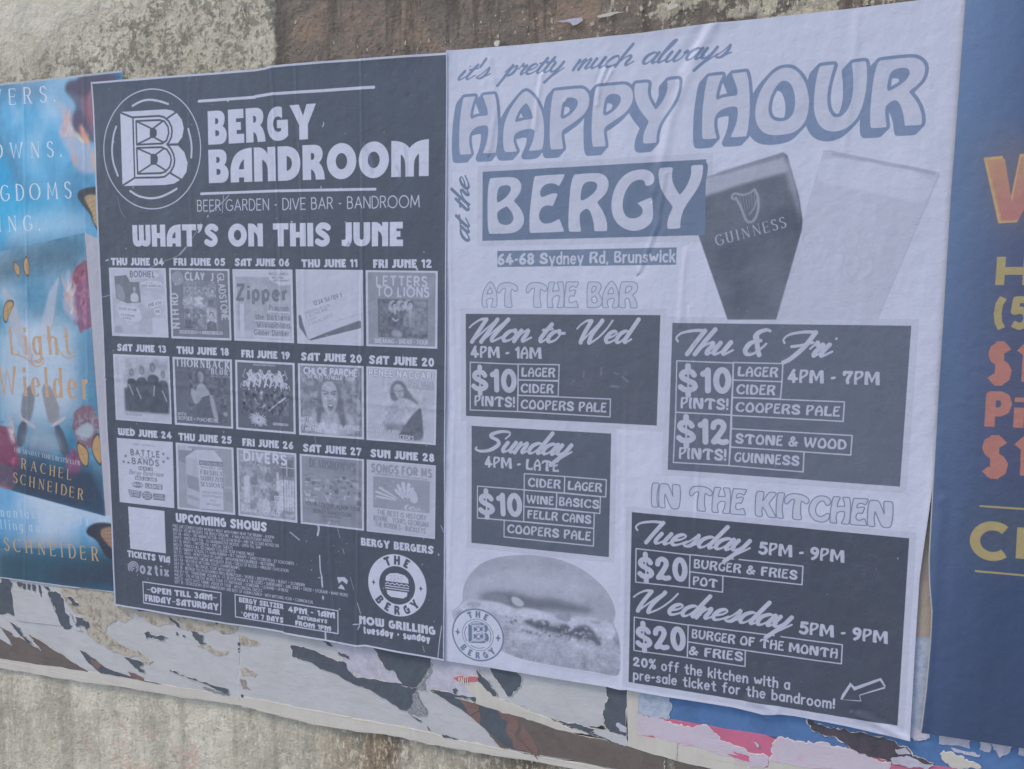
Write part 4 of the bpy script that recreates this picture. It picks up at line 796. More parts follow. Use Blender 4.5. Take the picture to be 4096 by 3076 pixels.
def draw_hour():
    X0, X1, Z0, Z1 = HOUR
    c = Canvas(X0, X1, Z0, Z1, 2000, WHITE)
    c.im *= (1 + .02 * (fbm(c.h, c.w, 300, 4)[..., None] - .5))
    INK2 = A(100, 116, 145)          # the thinner ink of headlines
    # pale halo printed round the dark panels
    for i, P in enumerate(PANELS):
        m = P.mean(0); e = wall_pt(P); mc = e.mean(0); d = np.sign(e - mc) * .0105
        c.fillc([c.wc(e + d)], g(.88))
    # glasses
    G1 = GL(np.array(GLASS1, float)); G2 = GL(np.array(GLASS2, float))
    c.fill(G2, g(.84), blur=1); c.fill(GL(np.array([(1200,60),(2105,240),(2012,488),(1750,420),(1400,345),(1120,300)], float)), g(.97), .9, 3, 1)
    c.fill(GL(np.array([(1120,620),(1030,1100),(850,1400),(1000,1400),(1250,900)], float)), g(.9), .6, 40, 1); c.fill(GL(np.array([(1700,500),(1950,560),(1700,1200),(1560,1400),(1450,1400)], float)), g(.72), .5, 50, 1)
    c.line(GL(np.array([(1270,75),(1480,112),(1600,132),(1700,158),(1900,190),(2080,232)], float)), 5, g(.45), .55, 2, 3); c.line(GL(np.array([(1195,50),(1260,52),(2110,222),(2120,250)], float)), 1.6, g(.55), .7, 1)
    c.line(GL(np.array([(2120,250),(1622,1412)], float)), 2, g(.7), .8, 1)
    for s_, a, b in (('STONE', (1120,800), (1650,905)), ('WOOD', (1070,1010), (1560,1090))):
        T(c, 'deco', s_, GL(*a), GL(*b), 90, g(.92), .6, blur=3); T(c, 'reg', s_, GL(a[0] + 12, a[1] - 8), GL(b[0] + 12, b[1] - 8), 84, g(.74), .5, blur=2)
    for x, y, r_ in ((1330,560,50),(1440,600,60),(1560,600,70),(1290,1040,40)): c.fill(GL(arc(x, y, r_, r_ * .8)), g(.9), .5, 6)
    c.fill(G1, g(.1), blur=1)
    x0, y0, cov = c.cover([c.px(G1)])
    n = fbm(cov.shape[0], cov.shape[1], 160, 5)
    v = c.im[y0:y0 + cov.shape[0], x0:x0 + cov.shape[1]]; v += (cov * (n - .45) * .16)[..., None]
    c.fill(GL(np.array([(245,262),(875,95),(910,215),(560,310),(150,442)], float)), g(.66), .95, 5, 0); c.line(GL(np.array([(350,235),(870,80)], float)), 7, g(.4), .8, 3); c.fill(GL(np.array([(880,70),(930,160),(1027,600),(1000,560),(900,260)], float)), g(.75), .6, 8, 1)
    c.fill(GL(np.array([(150,440),(245,262),(290,250),(230,420)], float)), g(.75), .5, 8)
    T(c, 'serif', 'GUINNESS', GL(340, 812), GL(895, 662), 42, g(.6), .95, wmul=1.1)
    for P, w in (([(480,440),(458,425),(468,398),(490,392),(540,402),(590,392),(640,360)], 3.4), ([(640,360),(650,380),(668,420),(670,520),(640,600),(600,622),(570,600),(530,500),(490,425)], 4), ([(662,430),(640,500),(600,560)], 2)): c.line(GL(np.array(P, float)), w, g(.5), .9, 1, 4)
    for k in range(6): c.line(GL(np.array([(520 + 24*k, 405 - 4*k), (548 + 18*k, 540 - 12*k)], float)), .8, g(.45), .8)
    # burger picture
    B = lambda P: BU(np.array(P, float))
    bm = c.px(chaikin(B(BURGER), 2)); x0, y0, cov = c.cover([bm])
    snap = c.im[y0:y0 + cov.shape[0], x0:x0 + cov.shape[1]].copy()
    c.fillc([bm], g(.62))
    def L(P, t, a=1, bl=8, ch=2): c.fill(B(P), g(t), min(1, a * 1.08), bl * .6, ch)
    L([(250,560),(280,420),(480,330),(900,300),(1300,350),(1600,480),(1750,650),(1500,560),(1000,470),(500,470)], .78, .9, 50); L([(300,250),(600,130),(1100,120),(1500,280),(1300,260),(800,200),(450,260)], .52, .6, 30)
    L([(1500,560),(1800,560),(1890,760),(1700,760),(1500,700)], .5, .6, 30); L([(380,560),(480,510),(700,510),(850,540),(1000,590),(1150,575),(1400,640),(1640,700),(1640,760),(1400,740),(1200,720),(1000,720),(850,690),(760,700),(600,640),(400,600)], .14, .85, 20)
    L([(430,560),(560,520),(680,550),(740,640),(640,630),(480,600)], .3, .9, 5); L([(730,570),(790,565),(870,620),(880,670),(820,680),(750,640)], .74, 1, 3); L([(180,640),(260,600),(400,610),(640,640),(800,720),(860,690),(950,700),(1100,735),(1200,760),(1400,800),(1600,790),(1750,840),(1850,860),(1900,1000),(1800,1050),(1700,1000),(1600,860),(1400,900),(1300,850),(1100,830),(900,820),(700,800),(500,730),(300,700),(150,720),(90,740)], .88, .95, 7)
    L([(240,620),(360,620),(420,650),(360,690),(260,680)], .48, .7, 6); L([(1200,760),(1300,765),(1380,745),(1400,800),(1380,850),(1250,830)], .34, .7, 7); L([(1600,820),(1750,850),(1700,880),(1600,860)], .5, .7, 5); L([(700,820),(760,830),(760,870),(720,860)], .25, .8, 4); L([(850,830),(980,810),(980,860),(1080,830),(1140,860),(1180,900),(1350,870),(1420,920),(1560,870),(1650,950),(1700,1040),(1750,1090),(1680,1130),(1640,1050),(1480,1040),(1300,990),(1100,950),(950,900)], .1, .92, 8)
    L([(1000,820),(1160,830),(1160,880),(1040,880)], .15, .8, 5); L([(1340,830),(1440,900),(1420,940),(1380,900)], .82, .9, 4); L([(1860,1010),(1930,1030),(1935,1110),(1880,1100)], .32, .8, 7); L([(1790,1060),(1820,1080),(1800,1090)], .3, .8, 2)
    L([(650,960),(800,980),(1000,940),(1200,980),(1400,1020),(1640,1080),(1680,1160),(1850,1140),(1920,1150),(1920,1250),(1500,1200),(1000,1080),(680,1020)], .72, .7, 16); L([(660,1100),(1000,1200),(1500,1310),(1900,1400),(1880,1455),(1400,1370),(860,1260),(640,1175)], .48, .6, 22)
    L([(640,1000),(1000,1010),(1600,1180),(1900,1250),(1900,1330),(1300,1240),(800,1140),(640,1100)], .66, .6, 26)
    rb = random.Random(2)
    for k in range(120):       # crumbs, melted cheese edges and crust flecks
        x = rb.uniform(650, 1750); y = 830 + (x - 650) * .16 + rb.uniform(-70, 110); L(arc(x, y, rb.uniform(6, 26), rb.uniform(4, 15), n=7) + np.array([[rb.uniform(-5, 5), rb.uniform(-4, 4)] for _ in range(8)]), rb.choice([.05, .15, .3, .55, .8, .9]), .7, 3)
    for k in range(90):
        x = rb.uniform(700, 1900); y = 1000 + (x - 650) * .15 + rb.uniform(0, 170); L(arc(x, y, rb.uniform(5, 16), rb.uniform(3, 8), n=6), rb.choice([.5, .58, .8]), .45, 2)
    for k in range(30):
        x = rb.uniform(700, 1600); y = 1075 + (x - 900) * .19 + rb.uniform(-40, -20); L(arc(x, y - 40, rb.uniform(12, 30), 7, n=7), .85, .6, 2)
    L([(640,950),(740,970),(660,1080),(640,1170)], .38, .6, 14)
    H_, W_n = cov.shape
    v = c.im[y0:y0 + H_, x0:x0 + W_n]
    n = fbm(H_, W_n, 26, 4) - .5; n2 = fbm(H_, W_n, 5, 2) - .5; ramp = np.clip((np.arange(H_) / H_ - .35) * 3, .25, 1)[:, None]
    v *= (1 + .6 * n * ramp + .4 * n2 * ramp)[..., None]
    v[:] = snap * (1 - cov[..., None]) + v * cov[..., None]
    # headline
    for s_, a, b, h in (("it's", (1836,323), (1962.4,312), 76), ('pretty', (1991,309.5), (2256.7,286.5), 78), ('much', (2293,283), (2534.6,262), 84), ('always', (2574,259), (2924,229), 88)):
        T(c, 'brush', s_, a, b, h, A(112, 128, 163), wmul=.92)
    V1 = view(1800, 280, .22604); V2 = view(2260, 260, .22604); V3 = view(2740, 220, .22604); V4 = view(3210, 190, .22604)
    HW = [('H', V1(170,1502), V1(853,1463), 1010), ('A', V1(943,1458), V1(1668,1417), 1020), ('P', (2199,599.4), (2355,590.8), 1040), ('P', V2(470,1455), V2(1190,1412), 1058), ('Y', V2(1212,1407), V2(2002,1360), 1062),
          ('H', V3(300,1497), V3(1135,1437), 1106), ('O', V3(1230,1430), V3(2172,1374), 1150), ('U', V4(178,1500), V4(1095,1445), 1185), ('R', V4(1187,1435), V4(2122,1370), 1190)]
    sh = [(-18.5 * t, 20 * t) for t in (0, .25, .5, .75, 1)]
    IH = A(112, 129, 164)
    for ch, a, b, h in HW: T(c, 'nouv', ch, a, b, h * .22604, IH, outline={'col': IH, 'w': 10.5, 'shadow': sh})
    for ch, a, b, h in HW: T(c, 'nouv', ch, a, b, h * .22604, g(.9))
    T(c, 'brush', 'at the', (1880, 962), (1878, 702), 0, INK2, capm=.036)
    # big name panel
    c.fill(PANELS[4], A(98, 114, 143))
    V5 = view(1900, 620, .22604); V6 = view(2380, 600, .22604)
    NM = [('B', V5(230,1400), V5(872,1381), 987), ('E', V5(968,1384), V5(1580,1366), 1000), ('R', (2274,927.9), (2432,924), 1020), ('G', V6(288,1440), V6(1036,1418), 1070), ('Y', V6(1112,1405), V6(1888,1382), 1072)]
    T(c, 'nouv', 'Y', NM[4][1], NM[4][2], 1072 * .22604, g(.9), outline={'col': A(98, 114, 143), 'w': 16})
    for ch, a, b, h in NM: T(c, 'nouv', ch, a, b, h * .22604, g(.91))
    c.fill(np.array([q(1,1,2088,508), q(2,1,1424,477), q(2,1,1419,627), q(1,1,2088,647)]), A(108, 123, 152))
    T(c, 'nouv', '64-68 Sydney Rd, Brunswick', q(1,1,2100,628), q(2,1,1405,600), 44, g(.92))
    T(c, 'nouv', 'AT THE BAR', (1931,1227), (2548,1230), 95, g(.9), outline={'col': A(118, 134, 168), 'w': 3.4}, track=-3); T(c, 'nouv', 'IN THE KITCHEN', (2607,2025), (3566,2110), 95, g(.9), outline={'col': A(108, 122, 153), 'w': 3.6}, track=-3)
    D1, D2, D3, D4 = A(84, 91, 108), A(93, 101, 122), A(84, 93, 112), A(70, 77, 94)
    for P, d in zip(PANELS[:4], (D1, D2, D3, D4)): c.fill(P, d)
    W_ = g(.80)
    def fr(z, *qs):
        for Q in qs: c.line(z(np.array(list(Q) + [Q[0]], float)), 2.1, W_)
    def tx(z, f, s_, a, b, h, sc, **k): T(c, f, s_, z(*a), z(*b), h * sc, W_, **k)
    s = .36166
    for s_, a, b in (('Mon', (55,346), (735,352)), ('to', (835,358), (1100,361)), ('Wed', (1243,364), (1920,368))): tx(P2, 'brush', s_, a, b, 262 if s_ != 'to' else 270, s, wmul=1.1)
    tx(P2, 'nouv', '4PM - 1AM', (78,525), (850,542), 128, s)
    fr(P2, [(60,577),(590,600),(583,1122),(60,1105)], [(590,598),(1043,605),(1038,780),(590,773)], [(590,773),(1037,788),(1032,955),(590,943)], [(588,943),(1610,985),(1605,1182),(583,1122)])
    for s_, a, b, h in (('$10',(100,902),(547,912),252),('PINTS!',(107,1058),(543,1078),116),('LAGER',(625,737),(1000,745),103),('CIDER',(617,915),(983,925),103),('COOPERS PALE',(617,1092),(1567,1135),105)): tx(P2, 'nouv', s_, a, b, h, s)
    s = .45208
    tx(P3, 'brush', 'Thu', (100,350), (600,353), 225, s, wmul=1.1); tx(P3, 'brush', '&', (710,352), (925,354), 225, s, wmul=1.2); tx(P3, 'brush', 'Fri', (1045,366), (1515,370), 228, s, wmul=1.1)
    tx(P3, 'nouv', '4PM - 7PM', (1097,597), (1898,622), 118, s)
    fr(P3, [(105,405),(605,425),(585,885),(95,860)], [(95,860),(585,885),(568,1332),(75,1303)], [(605,420),(1043,430),(1035,590),(603,575)], [(603,575),(1035,590),(1022,740),(597,730)], [(597,730),(1587,768),(1575,940),(590,888)], [(590,888),(590,1003)], [(587,1005),(1655,1065),(1643,1238),(580,1167)], [(580,1167),(1230,1210),(1222,1388),(568,1332)])
    for s_, a, b, h in (('$10',(140,690),(562,692),222),('PINTS!',(138,825),(550,842),100),('$12',(125,1138),(542,1148),222),('PINTS!',(123,1270),(532,1290),102),('LAGER',(642,542),(1000,552),88),('CIDER',(630,700),(975,712),90),('COOPERS PALE',(623,855),(1547,900),88),('STONE & WOOD',(632,1135),(1605,1192),90),('GUINNESS',(613,1298),(1177,1335),88)): tx(P3, 'nouv', s_, a, b, h, s)
    s = .36166
    tx(P4, 'brush', 'Sunday', (117,340), (1180,397), 235, s, wmul=1.15); tx(P4, 'nouv', '4PM - LATE', (232,520), (1043,575), 122, s)
    fr(P4, [(140,730),(658,770),(652,1122),(140,1082)], [(658,592),(1105,624),(1100,806),(658,772)], [(1105,624),(1565,660),(1558,850),(1100,806)], [(658,772),(1018,802),(1012,980),(655,955)], [(1018,802),(1500,848),(1493,1033),(1012,980)], [(655,955),(1432,1027),(1427,1197),(652,1120)], [(437,1105),(1427,1197),(1423,1392),(435,1290)])
    for s_, a, b, h in (('$10',(178,1050),(613,1068),250),('CIDER',(698,735),(1060,762),100),('LAGER',(1138,770),(1517,800),100),('WINE',(683,918),(985,943),95),('BASICS',(1043,945),(1475,982),97),('FELLR CANS',(693,1085),(1388,1148),95),('COOPERS PALE',(470,1245),(1395,1337),98)): tx(P4, 'nouv', s_, a, b, h, s)
    s = .5425
    tx(P5, 'brush', 'Tuesday', (80,492), (920,570), 170, s, wmul=1.05); tx(P5, 'brush', 'Wednesday', (65,998), (1228,1135), 170, s, wmul=1.05)
    for s_, a, b in (('5PM - 9PM',(993,582),(1617,648)),('5PM - 9PM',(1292,1168),(1937,1246))): tx(P5, 'nouv', s_, a, b, 92, s)
    fr(P5, [(83,540),(480,588),(475,831),(80,787)], [(478,712),(722,742),(720,862),(475,831)], [(70,1045),(467,1105),(460,1345),(67,1290)], [(463,1228),(888,1292),(885,1410),(460,1345)])
    for Lp in ([(480,586),(800,618)], [(842,622),(1312,672),(1305,808),(722,742)], [(467,1103),(1100,1183)], [(1150,1190),(1602,1250),(1595,1390),(888,1292)]): c.line(P5(np.array(Lp, float)), 2.1, W_)
    for s_, a, b, h in (('$20',(113,765),(445,785),172),('BURGER & FRIES',(507,685),(1262,772),68),('POT',(500,810),(682,832),66),('$20',(100,1275),(433,1296),172),('BURGER OF THE MONTH',(492,1200),(1567,1352),68),('& FRIES',(478,1325),(862,1372),68),('20% off the kitchen with a',(68,1405),(1210,1577),68)): tx(P5, 'nouv', s_, a, b, h, s)
    T(c, 'nouv', 'pre-sale ticket for the bandroom!', P5(66,1500), (3334.5,2832.4), 37, W_)
    V8 = view(2600, 2600, .6763)
    c.fill(V8(np.array([(1126,290),(1135,262),(1184,190),(1210,216),(1366,163),(1393,210),(1390,226),(1240,268),(1250,302)], float)), W_); c.fill(V8(np.array([(1138,290),(1188,212),(1208,238),(1360,180),(1386,216),(1236,264),(1244,296)], float)), D4)
    # round badge over the burger
    cx, cz, rx, rz = curve_c(c, BU(90,985), BU(648,1000), BU(340,705), BU(395,1277))
    c.fillc([c.wc(arc(cx, cz, rx, rz, n=80))], WHITE); c.strokes([(c.wc(arc(cx, cz, rx, rz, n=80)), 3.0), (c.wc(arc(cx, cz, rx * .61, rz * .61, n=80)), 1.3)], INK2)
    ring_text(c, 'deco', 'THE', cx, cz, rx * .8, rz * .8, 113, 67, .0138, INK2); ring_text(c, 'deco', 'BERGY', cx, cz, rx * .8, rz * .8, 226, 315, .0138, INK2, up=False)
    for s_ in (-1, 1):
        c.fillc([c.wc(np.array([(0,1),(.25,.25),(.7,0),(.25,-.25),(0,-1),(-.25,-.25),(-.7,0),(-.25,.25)]) * .0085 + (cx + s_ * rx * .8, cz))], INK2)
    for a0, a1 in ((60, 120), (150, 215), (240, 300), (335, 395)): c.strokes([(c.wc(arc(cx, cz, rx * .52, rz * .52, a0, a1)), 1.6)], INK2)
    src = np.array([(330,478),(1180,1110),(358,1400)], float); dst = np.array([(262,866),(490,1020),(264,1078)], float)
    M = np.linalg.solve(np.c_[src, np.ones(3)], dst)
    logo_b(c, lambda p: BU(np.c_[np.atleast_2d(p), np.ones(len(np.atleast_2d(p)))] @ M), INK2, WHITE, 1.5)
    # paste smears and scuffs
    for pts, w in ((P2(np.array([(1320,680),(1310,740)], float)), 5), (P2(np.array([(1510,640),(1505,720)], float)), 5), (P2(np.array([(1740,740),(1800,790)], float)), 7), (P2(np.array([(1620,840),(1700,850)], float)), 9), (P2(np.array([(1650,690),(1700,720)], float)), 4)): c.line(pts, w * .4, g(.6), .35, 2)
    c.fill(V1(np.array([(1985,555),(2005,505),(2065,498),(2050,545),(2020,572)], float)), g(.95))
    specks(c, 150, g(.6), .5, 2.2, 15)
    weather(c, .045, .05, .018)
    return c

# ------------------------------------------------------------------ artwork 3: novel advertisement (generic blue smoke picture, original wording)
def cloud(c, cols, cell, poly=None, asp=1.2):
    if poly is None: x0, y0, cov = 0, 0, np.ones((c.h, c.w), np.float32)
    else: x0, y0, cov = c.cover([c.px(poly)])
    h, w = cov.shape
    n = np.clip((fbm(h, w, cell, 5, asp) - .25) * 2, 0, .999) * (len(cols) - 1)
    i = n.astype(int); f = (n - i)[..., None]; C = np.array(cols, np.float32)
    col = C[i] * (1 - f) + C[np.minimum(i + 1, len(cols) - 1)] * f
    v = c.im[y0:y0 + h, x0:x0 + w]; a = cov[..., None]; v[:] = v * (1 - a) + col * a
def flame(c, pts):
    """licking tongues of fire inside a rough outline"""
    p = np.asarray(pts, float); m = p.mean(0); rg = random.Random(int(m[0] * 3 + m[1])); h = p[:, 1].max() - p[:, 1].min()
    c.fill(p, A(172, 172, 196), .62, 9, 2)
    top = p[p[:, 1].argmin()]; low = p[p[:, 1].argmax()]
    for k in range(26):
        a, b = p[rg.randrange(len(p))], p[rg.randrange(len(p))]
        s_ = a * rg.uniform(.45, .9) + m * 0; s_ = m + (a - m) * rg.uniform(.1, .8)
        e_ = s_ + np.array([rg.uniform(-.09, .09) * h, -rg.uniform(.08, .34) * h])
        mid = (s_ + e_) / 2 + np.array([rg.uniform(-.06, .06) * h, 0])
        P = crom([s_, mid, e_], 8); w = np.linspace(1, .08, len(P)) * rg.uniform(.012, .03) * h / 1700
        cc = c.px(P); c.strokes([(cc, w * c.S)], rg.choice([A(200,190,200), A(190,170,175), A(192,150,135), A(186,130,118), A(176,176,200)]), rg.uniform(.35, .7), 2)
def rose(c, cx, cy, rx, ry, base, lite, seed):
    rg = random.Random(seed)
    c.fill(arc(cx, cy, rx, ry) + np.array([[rg.uniform(-.12, .12) * rx, rg.uniform(-.12, .12) * ry] for _ in range(25)]), base, .95, 3, 2)
    for k in range(22):
        a = rg.uniform(0, 6.28); r = rg.uniform(.1, .9); p = np.array([cx + rx * r * math.cos(a), cy + ry * r * math.sin(a)])
        P = arc(p[0], p[1], rx * rg.uniform(.15, .4), ry * rg.uniform(.1, .3), rg.uniform(0, 180), rg.uniform(200, 330))
        c.line(P, rg.uniform(1.5, 5), lite if k % 3 else base * .6, .45, 3)
def bfly(c, wings):
    for pts in wings:
        p = np.array(pts, float); m = p.mean(0)
        c.fill(p, A(60, 62, 72), .95, 2, 2); c.fill((p - m) * .84 + m, A(170, 142, 106), .95, 2, 2)
        for k in range(0, len(p), 2): c.line(np.array([m, m + (p[k] - m) * .85]), .9, A(90, 78, 75), .7, 1)
def draw_book():
    X0, X1, Z0, Z1 = BOOK
    c = Canvas(X0, X1, Z0, Z1, 1700, A(100, 160, 205))
    cloud(c, [A(30,146,206), A(40,150,205), A(72,132,176), A(92,164,212), A(150,188,224)], 420)
    U = view(0, 280, .19892); V = view(0, 900, .4574); W_ = view(0, 1600, .4574)
    f = lambda z, P: z(np.array(P, float))
    c.fill(f(U, [(-300,220),(950,180),(960,500),(600,640),(200,600),(-300,500)]), A(76,112,148), .75, 30, 1); c.fill(f(U, [(950,150),(1650,90),(1600,500),(1400,900),(1000,700),(940,400)]), A(125,165,200), .7, 25, 1)
    c.fill(q(0,1,np.array([(-200,0),(500,60),(520,200),(100,340),(-200,400)], float)), A(60,165,215), .7, 35, 1); c.fill(q(0,1,np.array([(120,200),(700,150),(800,330),(300,420),(0,480)], float)), A(150,190,225), .7, 30, 1)
    flame(c, f(U, [(1050,560),(1300,680),(1370,900),(1430,1000),(1480,1250),(1700,1480),(1900,1700),(1950,2100),(1500,2050),(1350,1600),(1180,1350),(1180,1150),(1240,1000),(1130,700)]))
    for P, cl in (([(1580,90),(2430,20),(2440,1400),(1760,1480),(1440,1180),(1420,980),(1530,700),(1300,450),(1280,340),(1350,210),(1520,200)], A(88,82,105)), ([(1700,250),(2300,200),(2300,1250),(1850,1300),(1700,1100),(1560,500)], A(125,92,112)), ([(1800,500),(2300,380),(2300,900),(1900,1000)], A(118,92,106))):
        c.fill(f(U, P), cl, .85, 6 if cl[0] < .3 else 18, 2)
    c.fill(f(U, [(1580,90),(2430,20),(2440,200),(1900,330),(1700,560),(1560,520),(1300,430),(1285,330),(1360,210),(1520,195)]), A(78,72,94), .9, 8, 2); c.fill(f(U, [(1430,900),(1530,760),(1700,900),(1760,1200),(1850,1420),(1760,1470),(1440,1160)]), A(84,76,100), .85, 8, 2)
    for k in range(10): c.line(f(U, arc(1950 + 20*k, 700, 120 + 30*k, 200 + 40*k, 100, 230)), 2.5, A(160,112,125), .35, 3)
    flame(c, f(U, [(1570,1080),(1640,1150),(1750,1350),(1790,1500),(1700,1490),(1610,1300)]))
    c.fill(f(U, [(1570,1080),(1640,1170),(1750,1360),(1790,1500),(1690,1480),(1600,1300)]), A(196,128,112), .85, 5, 2); c.fill(f(U, [(1640,1270),(1720,1340),(1780,1490),(1700,1480)]), A(196,172,148), .9, 5, 2); c.fill(f(U, [(1820,1520),(1880,1600),(1900,2100),(1850,2000),(1800,1750)]), A(196,168,140), .8, 6, 2)
    c.fill(f(U, [(1480,1240),(1560,1280),(1700,1480),(1600,1450)]), A(205,205,180), .7, 5, 1)
    # small winged insect beside the gig poster
    bq = lambda P: q(0,1,np.array(P, float))
    c.fill(bq([(645,20),(700,-40),(900,-60),(900,400),(840,360),(790,250),(770,190),(700,110)]), A(62,66,78), 1, 2, 2); c.fill(bq([(720,20),(860,20),(900,200),(880,330),(800,270),(790,180),(735,90)]), A(170,150,120), .95, 3, 2)
    for k in range(6): c.line(bq([(800 + 4*k, 30 + 40*k),(735 + 10*k, 60 + 42*k)]), 1.2, A(90,85,80), .7, 1)
    # the pictured book
    FR = [np.array(p) for p in (q(0,1,-420,605), q(0,1,720,350), q(0,2,900,1140), q(0,2,-420,770))]
    FRn = np.array(FR)
    cloud(c, [A(60,96,125), A(58,105,140), A(70,130,165), A(120,165,200), A(165,185,212)], 260, FRn)
    c.fill(V(np.array([(-100,250),(735,70),(750,400),(300,450),(-100,560)], float)), A(68,98,124), .85, 35, 1); c.fill(V(np.array([(120,420),(600,420),(620,700),(300,900),(100,800)], float)), A(55,120,160), .6, 40, 1)
    c.fill(V(np.array([(20,850),(700,800),(800,1500),(500,1760),(-60,1700)], float)), A(170,188,214), .85, 50, 1)
    c.fill(V(np.array([(640,850),(800,1000),(850,1500),(700,1700),(640,1300)], float)), A(60,128,170), .7, 35, 1)
    # curved blades and hilts
    c.fill(V(np.array([(0,520),(90,620),(150,760),(210,960),(300,1160),(290,1300),(180,1100),(90,900),(40,700)], float)), A(162,164,180), .75, 5, 2); c.fill(V(np.array([(515,440),(470,500),(420,580),(395,680),(370,800),(320,960),(300,1100),(450,960),(470,800),(490,620)], float)), A(166,176,198), .7, 5, 2)
    c.line(V(np.array([(515,440),(485,640),(460,850),(400,1000)], float)), 2.4, A(110,125,150), .6, 2, 4)
    c.fill(W_(np.array([(190,-100),(300,-140),(290,60),(250,210),(165,160)], float)), A(110,115,130), .9, 4, 1); c.fill(W_(np.array([(340,-140),(450,-120),(530,140),(430,230),(390,100)], float)), A(128,128,140), .9, 4, 1)
    c.fill(W_(np.array([(140,110),(180,150),(240,190),(290,215),(310,260),(280,250),(200,190),(150,150)], float)), A(165,165,180), .95, 2, 1); c.fill(W_(np.array([(430,225),(560,140),(565,165),(460,240)], float)), A(175,170,178), .95, 2, 1)
    c.fill(W_(np.array([(165,170),(245,215),(200,420),(120,400)], float)), A(72,78,96), .9, 3, 1); c.fill(W_(np.array([(450,240),(520,210),(610,460),(540,520)], float)), A(72,76,96), .9, 3, 1)
    c.fill(W_(np.array([(230,250),(460,240),(560,500),(180,450)], float)), A(140,155,178), .7, 20, 1)
    c.fill(W_(np.array([(-100,800),(-100,380),(160,420),(620,560),(900,560),(925,1040)], float)), A(56,72,98), .9, 30, 1)
    rose(c, *V(720,480), 50, 75, A(120,72,95), A(170,100,125), 3); rose(c, *V(730,700), 48, 110, A(125,85,120), A(185,130,165), 4); rose(c, *W_(20,480), 62, 130, A(120,68,98), A(185,100,140), 5); rose(c, *W_(740,230), 52, 90, A(120,95,115), A(150,160,180), 6); rose(c, *W_(30,700), 45, 60, A(150,110,140), A(185,150,170), 7)
    c.fill(W_(np.array([(690,230),(780,190),(820,270),(780,340),(700,330),(640,290)], float)), A(150,165,185), .9, 4, 2); rose(c, *W_(640,560), 30, 60, A(110,80,115), A(150,100,130), 8)
    flame(c, V(np.array([(580,370),(610,410),(605,520),(640,600),(650,740),(685,850),(620,830),(570,770),(530,690),(560,630),(555,500)], float))); flame(c, W_(np.array([(75,110),(100,200),(115,300),(120,400),(90,370),(60,270)], float)))
    bfly(c, [V(np.array([(102,318),(135,325),(170,390),(158,465),(120,420)], float)), V(np.array([(215,262),(240,290),(250,430),(240,455),(205,430),(188,330)], float)), V(np.array([(40,660),(100,650),(120,690),(70,780),(50,865),(20,850),(10,760)], float))])
    bfly(c, [W_(np.array([(656,362),(700,375),(770,440),(768,560),(755,605),(700,560),(668,470)], float)), W_(np.array([(860,270),(800,330),(785,440),(830,540),(890,600),(885,400)], float))])
    c.fill(np.array([q(0,1,720,350), q(0,1,850,402), q(0,2,962,1128), q(0,2,905,1140)]), A(158,162,182)); c.line(np.array([q(0,1,722,350), q(0,2,903,1140)]), 1.2, A(90,100,125))
    for k in range(14): c.line(np.array([q(0,1,735 + 8*k, 356 + 3.4*k), q(0,2,906 + 3.6*k, 1138)]), .5, A(185,186,200), .5)
    LW = W_(np.array([(-500,655),(0,770),(918,1022),(1000,1000),(1010,1300),(-500,1300)], float))
    cloud(c, [A(64,138,190), A(110,160,205), A(160,182,212), A(168,188,214)], 300, LW)
    c.fill(W_(np.array([(-200,960),(330,1000),(300,1200),(-200,1230)], float)), A(40,128,185), .6, 30, 0)
    c.fill(W_(np.array([(-300,500),(420,620),(780,640),(905,900),(912,1010),(0,762),(-300,680)], float)), A(54,66,88), .75, 6, 0)
    # lower butterfly and dark foot of the sheet
    c.fill(W_(np.array([(-100,1250),(1100,1290),(1150,1700),(-100,1700)], float)), A(56,80,98), .97, 45, 0); c.fill(W_(np.array([(450,1500),(1100,1400),(1100,1700),(400,1700)], float)), A(58,66,86), .8, 40, 0)
    c.fill(W_(np.array([(0,960),(500,980),(400,1140),(-100,1150)], float)), A(150,185,215), .25, 40, 0)
    c.fill(W_(np.array([(740,1150),(770,1100),(850,1070),(960,1078),(1000,1100),(1000,1405),(930,1390),(880,1310),(830,1220),(760,1190)], float)), A(58,62,78), 1, 3, 2); c.fill(W_(np.array([(870,1150),(900,1120),(1000,1110),(1000,1330),(940,1270),(880,1200)], float)), A(150,125,112), .95, 4, 2)
    for k in range(5): c.line(W_(np.array([(890,1150 + 30*k),(1000,1140 + 40*k)], float)), 1.2, A(85,78,80), .7, 1)
    # wording
    SB = A(190,200,222)
    T(c, 'serif', 'POWERS.', (-178,433), (214,404.5), 61, SB, track=30, wmul=.95); T(c, 'serif', 'CROWNS.', (-150,638), (240,626), 60, SB, track=30, wmul=.95); T(c, 'serif', 'KINGDOMS', q(0,1,-330,92), q(0,1,605,48), 62, SB, track=26, wmul=.95); T(c, 'serif', 'RISING.', q(0,1,-330,345), q(0,1,330,330), 58, SB, track=30, wmul=.95)
    GO = A(172,148,130)
    T(c, 'serifb', 'Light', V(80,1133), V(610,1130), 108, GO, track=-2, wmul=.85); c.line(V(np.array([(100,1130),(180,1150),(260,1195),(330,1180),(375,1170),(360,1220),(310,1240),(265,1200),(270,1140)], float)), 3.6, GO, .9, 0, 5); c.line(V(np.array([(480,1050),(530,1130),(590,1168),(650,1135)], float)), 3.2, GO, .9, 0, 5)
    T(c, 'serifb', 'Wielder', V(-20,1478), V(765,1525), 112, GO, track=-2, wmul=.85)
    T(c, 'serif', 'THE SUNDAY TIMES BESTSELLER', W_(113,455), W_(690,575), 17, A(175,180,200)); GD = A(172,148,118)
